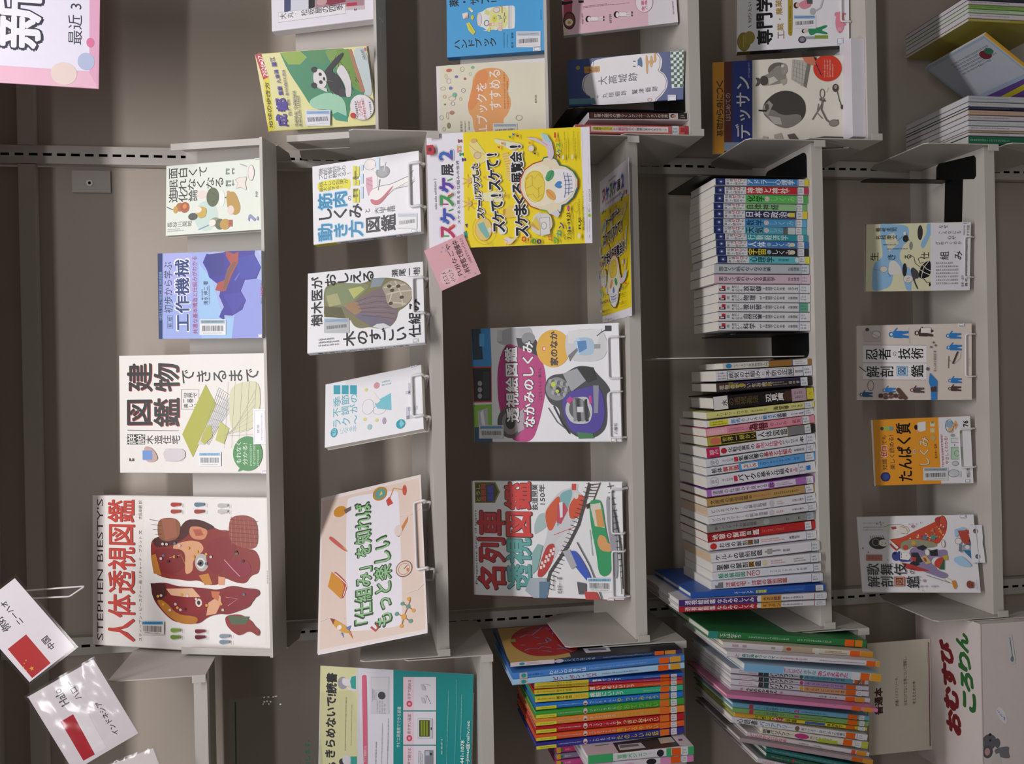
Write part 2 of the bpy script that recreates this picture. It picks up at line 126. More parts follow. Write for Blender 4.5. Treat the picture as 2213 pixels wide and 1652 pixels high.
{'name':'paperback_book','label':'white muscle guide paperback with a woman lifting a barbell and blue title, on second shelf','group':'books on stands on the second shelf','loc':[0.3631,0.0025,0.6305],'rot':[-0.4432,-0.0008,0.1136],'w':0.1496,'h':0.2127,'t':0.015,'cover':'e8e8ee','front':[('T','機能解剖学の',1374,406,126,551,'50504c',0,'v'),('T','プロが教える!',1270,453,110,648,'50504c',0,'v'),('Q',[1197,109,1173,730,1119,778,1003,776,937,738,1004,704,989,153,1054,98],'e4dc3e'),('T','筋トレの効果が',1127,430,104,577,'4a4a3a',0,'v'),('T','最大化する!',1029,381,89,473,'4a4a3a',0,'v'),('T','筋肉',792,402,312,590,'8ec8e8',0.06,'v'),('T','筋肉',792,402,296,579,'2f86b4',0.03,'v'),('T','の',791,749,93,67,'1b1b20',0.01),('T','しくみ',538,558,258,865,'1b1b20',0.03,'v'),('T','と',514,1095,69,90,'1b1b20',0.01),('T','動き方',209,554,321,912,'9fd0ea',0.06,'v'),('T','動き方',210,553,306,898,'2f86b4',0.03,'v'),('T','図鑑',239,1355,297,568,'2a2a2e',0.03,'v'),('E',1370,1172,102,113,'e6e2e0'),('O',1370,1172,102,113,6,'77777c'),('P',[1448,1122,1412,1285,1326,1256,1307,1296,1267,1172],'f0e6e4'),('Q',[1207,1089,1266,1186,1189,1307,942,1327,810,1161,921,1096,1067,1072],'efe9ea'),('P',[1129,1087,1138,1210,854,1217,789,1120,975,1083],'d7a2b4'),('L',[1101,1100,1046,1221],8,'a46a88'),('L',[1024,1098,956,1219],8,'a46a88'),('Q',[813,1134,905,1218,935,1381,935,1570,1052,2028,938,2024,848,1649,698,1429,587,1291,627,1184],'f0ecec'),('Q',[733,1159,661,1320,906,1596,906,1637,603,1373,594,1237,654,1171],'c9707a'),('L',[905,1218,940,1382,948,1571,1054,1922,1150,2017],7,'77777c'),('L',[610,1319,850,1635,873,1943,949,2038],7,'77777c'),('L',[830,1594,961,1945,965,2012],6,'77777c'),('E',1197,1421,113,136,'9a9a9e'),('E',1193,1421,83,98,'a8a8ac'),('L',[1209,1443,1372,1480],20,'cfcfd4'),('L',[1066,1358,865,1325],16,'8c8c92'),('P',[1393,832,1385,887,1307,885,1315,830],'dcd44a'),('P',[1393,832,1385,890,1183,885,1190,827],'e0da4e'),('P',[1370,900,1362,961,1173,956,1181,896],'e0da4e'),('P',[1139,826,1131,884,1014,881,1022,823],'e0da4e'),('P',[1116,894,1108,955,1005,952,1013,892],'e0da4e'),('P',[958,822,950,880,692,874,700,816],'e0da4e'),('P',[936,890,928,950,683,945,691,885],'e0da4e'),('P',[1390,983,1382,1038,1279,1036,1286,981],'c9dff2'),('P',[1222,979,1214,1034,1033,1030,1041,975],'c9dff2'),('P',[976,974,969,1028,750,1023,757,968],'c9dff2'),('P',[1475,1300,1465,1368,1241,1362,1250,1295],'d3e4f4'),('G',711,824,1368,955,2,'v','8a8a3a'),('T','大山下圭悟',486,1440,114,400,'55555a',0,'v'),('G',569,1237,564,1574,1,'v','8a8a90')],'parts':{'barcode_label':[[('K',[108,1676,398,1684,350,2064,62,2056],'b7bdc8','d9d9dc')]],'corner_label':[[('C',0,1938,63,2050,'46568c')]]},'spine_ops':[('R',0,0,150,447,'d8d23a'),('G',38,64,112,404,2,'v','6a6a2a'),('T','筋肉のしくみと動き方図鑑',75,1064,75,1106,'2f7fae',0.02,'v')],'sparts':{'spine_label':[[('S',3,1702,147,2042,'5b6fae','d9dae0')]]}},
{'name':'paperback_book','label':'white tree book with photo of gnarled trunk and roots, on second shelf','group':'books on stands on the second shelf','loc':[0.1632,-0.0185,0.629],'rot':[-0.2975,0.0112,0.2584],'w':0.1515,'h':0.214,'t':0.015,'cover':'ebebef','front':[('Q',[1054,298,1209,323,1289,439,1282,632,1218,862,1223,1066,1298,1219,1287,1448,1237,1674,1140,1848,987,1945,808,1928,680,1788,628,1675,477,1647,348,1533,314,1358,385,1158,364,982,427,857,576,782,612,554,663,299,844,311],'7d7a55'),('Q',[1183,323,1269,632,1210,1066,1147,1167,845,809,811,630,921,324],'828c66'),('P',[1137,759,1165,989,1105,1065,944,860],'b9bd70'),('P',[1049,349,1080,554,863,631,834,401],'a8a878'),('P',[857,311,798,630,596,706,649,312],'5c5a3c'),('Q',[834,656,910,936,1125,1369,1000,1569,706,1664,477,1647,361,1533,418,1209,633,858,726,706],'7c6c74'),('P',[834,656,899,911,695,1010,630,883],'a07e5c'),('P',[1298,1219,1282,1448,1125,1369,1120,1167],'8a96a0'),('P',[669,1010,437,1534,350,1508,398,1158,604,883],'6f6a7e'),('L',[876,885,959,1215,896,1567],7,'5b4e58'),('L',[843,900,903,1253,844,1574],7,'94848a'),('L',[811,915,847,1290,792,1580],7,'5b4e58'),('L',[778,930,792,1327,739,1587],7,'94848a'),('L',[745,945,736,1364,687,1594],7,'5b4e58'),('L',[713,960,681,1401,635,1600],7,'94848a'),('L',[680,975,626,1437,583,1607],7,'5b4e58'),('L',[648,990,571,1474,531,1613],7,'94848a'),('L',[615,1005,516,1511,480,1620],7,'5b4e58'),('Q',[1112,1369,1234,1573,1142,1823,987,1940,821,1921,693,1789,678,1563,816,1465,974,1443],'a79c8c'),('L',[1094,1419,1099,1621,1116,1823],26,'c9bfae'),('L',[959,1468,990,1669,988,1933],26,'c9bfae'),('L',[801,1490,783,1666,742,1815],26,'c9bfae'),('L',[1203,1623,984,1720,721,1764],26,'c9bfae'),('L',[1159,1547,974,1569,798,1515],26,'c9bfae'),('E',1026,1570,31,40,'4e443c'),('E',783,1540,31,40,'4e443c'),('E',878,1743,31,40,'4e443c'),('E',1109,1521,31,41,'4e443c'),('E',1092,1684,31,40,'4e443c'),('P',[380,1208,314,1358,348,1533,424,1409,423,1284],'d6d6da'),('T','樹木医が',960,172,938,212,'1b1b20',0.02),('T','おしえる',1349,778,230,901,'1b1b20',0.015,'v'),('T','瀬尾一樹',1345,1826,144,518,'1b1b20',0.01,'v'),('G',1242,1863,1261,2052,1,'v','777'),('T','木のすごい',199,1237,279,1140,'1b1b20',0.02,'v'),('T','仕組み',464,1964,699,211,'1b1b20',0.025),('G',93,211,261,591,3,'v','4a4a4e')],'parts':{'barcode_label':[[('K',[352,312,623,312,576,777,307,775],'8fa9c4','b9bcc0')]],'corner_label':[[('C',15,1917,91,2018,'46568c')]]},'spine_ops':[('T','樹木医がおしえる木のすごい仕組み',75,1006,90,1669,'1b1b20',0.02,'v')]},
{'name':'paperback_book','label':'small white paperback with figure in a turquoise dress, on wire stand of second shelf','group':'books on stands on the second shelf','loc':[-0.0037,0.0121,0.6332],'rot':[-0.4067,0.0114,0.4723],'w':0.1296,'h':0.1904,'t':0.014,'side':'R','cover':'ececf1','front':[('P',[1234,163,1205,300,1017,301,1046,165],'4aa9be'),('P',[1198,330,1169,467,982,467,1011,331],'4aa9be'),('P',[1163,497,1134,632,948,632,976,497],'4aa9be'),('T','季節の',878,401,204,479,'6fb9c9',0.01,'v'),('T','不調が',665,402,183,476,'6fb9c9',0.01,'v'),('T','ラク〜',439,397,181,462,'6fb9c9',0.01,'v'),('T','になる本',267,462,138,327,'a5d2dc',0,'v'),('E',260,184,93,70,'47a6bc'),('T','毎日',262,184,131,64,'d8eef2',0),('E',645,852,151,116,'ececf0'),('O',645,852,151,116,6,'b5a49c'),('P',[675,985,743,1060,830,1300,489,1303,569,1039],'7cc6d6'),('P',[942,896,926,970,720,1096,667,1022],'efe9ea'),('O',543,1075,94,130,5,'c4b4ac'),('E',1043,1027,64,57,'d69aa2'),('E',998,815,35,34,'e4dc8a'),('E',406,787,34,34,'e4dc8a'),('E',341,1017,33,33,'e4dc8a'),('E',235,879,55,46,'a9c9d0'),('E',301,1162,67,37,'b2a6b8'),('G',996,1130,1121,1325,2,'v','9fd0d8'),('E',175,1476,92,87,'38a0b6'),('P',[188,1447,254,1485,168,1547,108,1481],'7fcbd8'),('G',123,1589,1076,1800,2,'v','c9c9d6')],'parts':{'corner_label':[[('C',1262,1697,1296,1816,'46568c')]]}},
{'name':'picture_book','label':'white picture book with magenta banner and cut-open purple vacuum cleaner, on third shelf','group':'large picture books facing out','loc':[0.0128,0.0097,0.2659],'rot':[-0.4583,-0.01,-0.0147],'w':0.2219,'h':0.2904,'t':0.011,'cover':'e9e9ee','ct':0.002,'front':[('P',[1536,0,2219,0,2219,392,1475,399,1479,0],'3e8fd0'),('P',[2219,5,2219,190,1620,227,1608,23],'33424e'),('P',[2118,168,2114,268,1870,260,1873,161],'58a8e0'),('P',[1479,0,1476,395,779,381,778,4],'c23c3a'),('P',[1451,10,1448,380,807,367,806,20],'2b2b2e'),('E',1150,147,52,46,'9a9a9e'),('E',1028,144,53,46,'9a9a9e'),('E',905,140,53,46,'9a9a9e'),('P',[1376,219,1372,348,849,332,852,203],'3c3c40'),('P',[0,2,732,3,744,380,0,364],'8cc04a'),('P',[608,84,675,290,256,295,222,91],'b9bfc2'),('P',[572,139,642,196,326,235,309,168],'f0f0f0'),('P',[0,10,293,11,325,374,0,372],'3a5a78'),('Q',[1959,512,2113,554,2210,738,2198,1026,2207,1241,1829,1248,1757,1370,1607,1224,1578,1044,1805,943,1904,584],'b4b6bc'),('P',[2013,913,1965,1305,1704,1404,1550,1186,1649,974],'26262a'),('E',1987,1154,120,134,'8f9298'),('P',[2183,537,2180,628,1955,622,1958,531],'d0d2d6'),('Q',[1934,730,1766,1085,1619,1402,1309,1481,967,1471,386,1330,8,1176,2,817,253,643,742,512,1333,504,1696,585],'b8307c'),('E',383,747,304,263,'5a5558'),('E',374,755,226,181,'8c8488'),('E',391,747,139,100,'3a3638'),('P',[529,869,665,1035,250,1022,182,894],'a89aa4'),('T','透視絵図鑑',1110,799,1450,260,'2b2b30',0.075),('T','透視絵図鑑',1110,799,1430,246,'f2f0f2',0.035),('T','なかみのしくみ',1111,1137,1666,229,'2b2b30',0.075),('T','なかみのしくみ',1111,1137,1638,207,'f2f0f2',0.035),('E',1782,1639,358,330,'e6b23c'),('T','家のなか',1782,1654,647,155,'8f6a1c',0.05),('T','家のなか',1782,1654,634,141,'26223c',0.035),('T','こどもくらぶ・編さん',1113,1362,617,64,'2b2b30',0.01),('E',1783,1460,46,35,'e06a4c'),('E',1784,1465,31,23,'f4e0d0'),('Q',[2112,1925,2135,2597,1779,2716,1509,2580,1528,1926,1842,1865],'cfd0d2'),('P',[2104,1943,2119,2590,1821,2486,1874,1936],'dcdde0'),('Q',[1955,2036,1979,2285,1923,2438,1655,2430,1626,2275,1660,2051],'a9c4dc'),('E',1807,2115,169,69,'c4d6e8'),('P',[1901,2110,1912,2283,1760,2296,1681,2139],'4f88c0'),('P',[1839,2435,1835,2555,1751,2552,1755,2433],'9a9a9c'),('L',[1989,2491,2068,2595,2099,2664],16,'3a3a3e'),('P',[2177,2649,2172,2768,2072,2765,2077,2646],'2e2e32'),('P',[1637,1929,1783,2107,1732,2123,1527,1961],'77787c'),('Q',[1206,1496,1288,1639,1299,1850,1445,2097,1421,2372,1283,2471,1112,2637,942,2734,910,2631,507,2654,239,2613,71,2403,73,2093,210,1889,381,1754,655,1726,726,1553,967,1436],'3c3d42'),('E',1013,1693,222,219,'8a8c90'),('E',1163,1569,41,39,'a6a8ac'),('E',1053,1594,41,39,'63656a'),('E',943,1619,41,39,'a6a8ac'),('E',1151,1625,41,39,'63656a'),('E',1042,1650,41,39,'a6a8ac'),('E',932,1675,41,39,'63656a'),('E',1140,1681,41,39,'a6a8ac'),('E',1030,1706,41,39,'63656a'),('E',921,1731,41,39,'a6a8ac'),('E',1128,1736,41,39,'63656a'),('E',1019,1761,41,39,'a6a8ac'),('E',909,1786,41,38,'63656a'),('E',1117,1792,41,38,'a6a8ac'),('E',1007,1817,41,38,'63656a'),('E',898,1842,41,38,'a6a8ac'),('E',1105,1848,41,38,'63656a'),('E',996,1873,41,38,'a6a8ac'),('E',887,1897,41,38,'63656a'),('E',1094,1903,41,38,'a6a8ac'),('E',985,1928,41,38,'63656a'),('E',876,1953,41,38,'a6a8ac'),('P',[1300,1815,1395,2096,1154,2262,957,1979],'a2a4aa'),('P',[1428,2097,1403,2406,1183,2468,1119,2295],'1f2024'),('E',1100,1629,51,47,'c9d440'),('E',987,1725,60,53,'26262a'),('E',969,1700,34,35,'c9d440'),('Q',[790,1765,957,1945,1066,2397,979,2565,507,2620,206,2510,106,2163,244,1890],'4a3a9c'),('Q',[822,1906,867,2254,781,2320,578,2383,342,2308,345,1962,585,1829],'c4c6ca'),('Q',[821,1976,852,2115,714,2284,443,2345,378,2067,584,1899],'55575c'),('P',[804,1993,820,2045,395,2068,386,2005],'8b8d92'),('P',[802,2069,818,2121,395,2144,385,2081],'26262a'),('P',[801,2145,817,2197,394,2220,384,2157],'8b8d92'),('P',[800,2221,816,2273,393,2296,384,2233],'26262a'),('P',[667,2075,665,2196,563,2194,565,2073],'d6d8dc'),('P',[1066,2397,1064,2506,543,2478,544,2399],'8a8ca0'),('P',[192,2062,156,2372,71,2386,63,2093],'3b7c4c'),('L',[690,1622,347,1788,159,1922],26,'2c2d30'),('L',[658,1515,382,1683,244,1855],16,'55565a'),('P',[789,1870,872,1942,820,2017,720,1938],'c23a8c'),('P',[714,2318,730,2370,882,2357,866,2305],'c23a8c'),('T','六曜社',249,2800,211,68,'3c3c40',0.01)],'parts':{'barcode_label':[[('K',[75,105,334,113,330,616,73,608],'78a8cc','d8d8dc')]],'corner_label':[[('C',0,2702,86,2806,'a84a4a')]]},'spine_ops':[('R',0,0,110,2904,'d4d4da'),('R',22,232,88,2033,'b8307c')]},
{'name':'picture_book','label':'white train picture book with red and teal title and a red express, third shelf','group':'large picture books facing out','loc':[-0.2835,0.0097,0.2666],'rot':[-0.3972,0.0009,-0.0017],'w':0.2215,'h':0.2909,'t':0.011,'cover':'e8e8ec','spine':'c43a40','ct':0.002,'front':[('P',[2196,60,2198,480,2009,565,1794,461,1789,59],'8a8434'),('P',[2171,81,2174,461,2009,529,1815,440,1810,81],'4a4a2c'),('T','とうし',1984,132,319,79,'c9b83a',0.02),('T','透視図',1985,234,333,90,'d04a3a',0.04),('T','図鑑',1982,372,294,114,'4a4ac0',0.05),('T','Perspective view of trains',937,70,1615,58,'2a2a2e',0.02),('T','名列車',889,378,1526,543,'5a2a2a',0.06),('T','名列車',893,372,1505,519,'c02c34',0.035),('T','図鑑',1675,917,1033,518,'5a2a2a',0.06),('T','図鑑',1678,912,1013,493,'d03a36',0.035),('T','透視',636,913,982,483,'3a6a6a',0.06),('T','透視',640,908,962,458,'62a8a6',0.035),('T','鉄道開業',1913,1246,492,112,'2e2e32',0.02),('T','150年',1969,1390,382,118,'2e2e32',0.02),('Q',[1400,1222,1624,1331,1611,1608,1337,1464,1231,1288,1195,1225],'a8c0c0'),('Q',[1677,1436,2037,1720,2107,1962,2193,2101,2040,2063,1924,2214,1789,2246,1586,2157,1448,1983,1106,1805,727,1590,380,1375,376,1253,719,1312,1269,1497,1506,1433],'cfd0d6'),('Q',[1677,1454,1986,1719,1783,1750,1305,1602,1269,1497,1506,1440],'d05a34'),('Q',[1986,1719,2090,1962,1955,1976,1546,1814,1306,1637,1749,1749],'7fb2b8'),('Q',[1751,1886,1990,2062,1940,2215,1789,2246,1586,2157,1480,1915],'d25236'),('P',[1782,1681,1818,1819,1683,1885,1410,1742,1442,1657],'c04a5e'),('E',1947,2044,59,44,'ddd6d2'),('P',[2175,1964,2175,2049,2057,2047,2056,1961],'c8483c'),('Q',[1013,1458,1051,1631,727,1590,397,1393,393,1253,617,1310],'b83a38'),('P',[607,1321,608,1362,550,1361,549,1319],'e8dedc'),('P',[693,1347,694,1388,636,1387,635,1346],'e8dedc'),('P',[639,1380,640,1422,582,1421,581,1379],'e8dedc'),('P',[725,1407,726,1448,668,1447,667,1405],'e8dedc'),('P',[811,1433,812,1474,754,1473,753,1431],'e8dedc'),('P',[757,1466,759,1508,701,1507,699,1465],'e8dedc'),('P',[843,1492,844,1534,786,1533,785,1491],'e8dedc'),('P',[929,1518,930,1560,872,1559,871,1517],'e8dedc'),('P',[875,1552,876,1593,819,1592,818,1551],'e8dedc'),('P',[961,1578,962,1619,904,1618,903,1577],'e8dedc'),('L',[1203,1600,1381,2050],10,'d0443c'),('P',[1068,1632,1310,1878,1176,1943,866,1731],'d6d4d8'),('P',[1816,1716,1834,1785,1546,1779,1528,1731],'e8e4e8'),('L',[2185,2305,1416,2085,1005,1871,486,1516,74,1404],60,'4a4848'),('L',[2187,2243,2144,2371],11,'2c2a2a'),('L',[2108,2212,2066,2340],11,'2c2a2a'),('L',[2030,2181,1987,2309],11,'2c2a2a'),('L',[1951,2149,1909,2278],11,'2c2a2a'),('L',[1873,2118,1830,2246],11,'2c2a2a'),('L',[1794,2086,1752,2215],11,'2c2a2a'),('L',[1715,2054,1673,2183],11,'2c2a2a'),('L',[1636,2023,1594,2151],11,'2c2a2a'),('L',[1557,1991,1515,2120],11,'2c2a2a'),('L',[1478,1959,1437,2088],11,'2c2a2a'),('L',[1399,1926,1358,2056],11,'2c2a2a'),('L',[1320,1894,1279,2023],11,'2c2a2a'),('L',[1241,1862,1200,1991],11,'2c2a2a'),('L',[1162,1829,1120,1958],11,'2c2a2a'),('L',[1082,1796,1041,1926],11,'2c2a2a'),('L',[1003,1763,962,1893],11,'2c2a2a'),('L',[923,1730,882,1860],11,'2c2a2a'),('L',[844,1696,803,1826],11,'2c2a2a'),('L',[764,1663,723,1793],11,'2c2a2a'),('L',[684,1629,644,1759],11,'2c2a2a'),('L',[604,1595,564,1725],11,'2c2a2a'),('L',[524,1560,484,1691],11,'2c2a2a'),('L',[444,1526,404,1656],11,'2c2a2a'),('L',[364,1491,324,1622],11,'2c2a2a'),('L',[284,1456,244,1587],11,'2c2a2a'),('L',[204,1421,164,1552],11,'2c2a2a'),('L',[2208,2288,1991,2233],14,'6a4a3c'),('L',[2206,2508,1858,2366],18,'5a4038'),('L',[2160,2270,2178,2490],16,'5a4038'),('L',[2106,2259,2118,2469],16,'5a4038'),('L',[2052,2248,2057,2447],16,'5a4038'),('L',[1998,2236,1996,2426],16,'5a4038'),('L',[1944,2225,1936,2404],16,'5a4038'),('P',[852,1176,1026,1284,994,1388,547,1274,442,1167],'8cb4b0'),('P',[0,1183,129,1021,372,1131,382,1445,76,1473,0,1305],'a8b6c0'),('P',[309,1304,316,1513,0,1442,0,1306,2,1298],'5f7f98'),('Q',[1857,2281,1892,2434,1843,2534,1324,2591,857,2700,521,2676,433,2540,514,2440,850,2413,1319,2321],'2f9c62'),('P',[1790,2303,1826,2500,1357,2575,1387,2390],'d8d0c4'),('P',[1690,2396,1709,2515,1374,2575,1371,2441],'d89a58'),('Q',[1238,2472,1190,2589,1073,2620,1059,2720,907,2701,919,2499,1085,2418],'dba164'),('L',[1318,2287,831,2328],16,'c4d8d4'),('P',[1789,2229,1824,2304,1740,2313,1705,2244],'2a2a2c'),('Q',[1961,2604,1929,2704,1395,2794,392,2808,455,2708,991,2685,1392,2626],'9a9aa4'),('L',[2129,2641,2147,2759],14,'2a2a2c'),('L',[2015,2655,2033,2770],14,'2a2a2c'),('L',[1902,2670,1920,2781],14,'2a2a2c'),('L',[1788,2685,1806,2792],14,'2a2a2c'),('L',[1674,2699,1693,2803],14,'2a2a2c'),('L',[1561,2714,1579,2814],14,'2a2a2c'),('L',[1447,2728,1465,2825],14,'2a2a2c'),('L',[1334,2743,1352,2837],14,'2a2a2c'),('L',[1220,2757,1239,2848],14,'2a2a2c'),('L',[1107,2772,1125,2859],14,'2a2a2c'),('L',[993,2786,1012,2870],14,'2a2a2c'),('L',[880,2800,898,2881],14,'2a2a2c'),('L',[766,2815,785,2892],14,'2a2a2c'),('L',[653,2829,672,2902],14,'2a2a2c'),('L',[540,2844,559,2902],14,'2a2a2c'),('L',[427,2858,445,2902],14,'2a2a2c'),('L',[2209,2676,1729,2767,1128,2839,126,2869],12,'38383a'),('L',[1662,2766,1029,2870,228,2897],24,'2c2c2e'),('Q',[921,1904,908,2041,509,2271,309,2318,339,2234,537,2067,736,1917],'3a5ac0'),('P',[901,1766,938,1904,637,2035,567,1931],'aeb0b8'),('L',[1077,2044,644,2274,311,2402,12,2498],20,'55565c'),('P',[333,2029,305,2199,108,2365,97,2058],'5c5e64'),('P',[168,2162,143,2399,11,2464,1,2193],'c04440'),('G',147,1561,455,1602,1,'h','666'),('T','松本忠一・画',254,1698,306,97,'44444a',0),('T','小',1165,2860,60,60,'44444a',0.02)],'parts':{'barcode_label':[[('K',[154,2223,413,2228,428,2691,170,2686],'7fb0cc','e6e6ea')]],'corner_label':[[('C',0,2605,54,2717,'b84a4a')]]},'spine_ops':[('R',0,0,110,2909,'c43a40')]},
{'name':'paperback_book','label':'pale yellow and blue paperback with ink figures and a striped beetle, bottom shelf','group':'books facing out on the bottom shelf','loc':[0.2505,0.0169,-0.4657],'rot':[-0.3335,0.0119,-0.0428],'w':0.1366,'h':0.1983,'t':0.016,'side':'R','cover':'d8d6b4','front':[('Q',[1366,258,1366,345,1326,765,1241,822,982,803,937,714,701,627,510,720,460,878,0,885,0,865,11,772,511,675,466,541,86,501,4,230,19,116,568,132,683,334,993,285],'8db8dc'),('Q',[1347,1144,1344,1255,1184,1258,811,1097,930,1028,1163,1158],'8db8dc'),('P',[1111,328,1178,531,962,624,800,446],'cfd0b4'),('P',[0,1983,0,1247,1361,1226,1342,1983],'dcdae0'),('E',1169,1030,150,50,'3a3838'),('E',427,746,135,43,'2c2a2c'),('E',1054,757,71,56,'2a2a2c'),('E',910,860,83,34,'8a8a84'),('E',1161,739,35,28,'e0ddc8'),('L',[1172,767,1005,825],8,'444'),('L',[1010,601,1103,700],7,'555'),('Q',[610,448,620,561,487,675,344,700,323,543,349,429],'dad8d0'),('E',445,343,60,74,'d0ccc0'),('O',445,343,60,74,5,'777'),('L',[449,133,423,270],8,'888'),('L',[373,418,296,475],8,'666'),('Q',[437,856,483,911,363,1025,245,1016,246,926,31,1019,32,985,294,880],'4a4850'),('E',242,814,77,90,'dcd8d0'),('O',242,814,77,90,5,'666'),('T','でも',236,811,95,61,'444',0),('Q',[339,1014,481,1046,574,1134,619,1238,300,1243,243,1105,256,1027],'17171a'),('L',[434,1024,361,1126,312,1242],12,'e4e4dc'),('L',[527,1078,431,1169,395,1241],12,'e4e4dc'),('L',[608,1211,456,1102,256,1060],12,'e4e4dc'),('L',[721,852,672,920,554,944,481,1034],10,'2a2a2a'),('L',[574,1100,552,1033,647,998,681,1054],10,'2a2a2a'),('L',[243,1105,160,1173,170,1240],12,'1c1c1e'),('E',123,1226,35,19,'1c1c1e'),('T','養老孟司',1244,381,88,411,'2c2c30',0.01,'v'),('T','名越康文',1088,383,90,412,'2c2c30',0.01,'v'),('G',916,331,963,579,1,'v','556'),('G',829,400,876,794,1,'v','556'),('T','生',703,156,167,152,'1b1b20',0),('T','き',686,487,107,147,'1b1b20',0),('T','る',686,802,95,123,'1b1b20',0),('T','仕',704,1127,142,156,'1b1b20',0),('T','組',699,1490,160,160,'1b1b20',0),('T','み',700,1756,171,139,'1b1b20',0),('T','なぜ',1277,1458,63,160,'5a5a60',0,'v'),('T','こんなにも',1161,1585,54,409,'5a5a60',0,'v'),('T','心が',1055,1617,77,159,'5a5a60',0,'v'),('T','ざわつくのか',948,1563,59,482,'5a5a60',0,'v'),('G',110,1341,586,1755,7,'v','8f8f98'),('G',278,1892,1004,1935,1,'h','66666c'),('T','仕事・恋戸',183,1841,240,49,'44444a',0),('T','養老',157,1911,172,48,'44444a',0),('T','ひすす対談',1162,1926,269,55,'44444a',0),('G',1100,1834,1298,1875,1,'h','66666c')],'parts':{'corner_label':[[('C',1330,1815,1366,1917,'46568c')]]}},
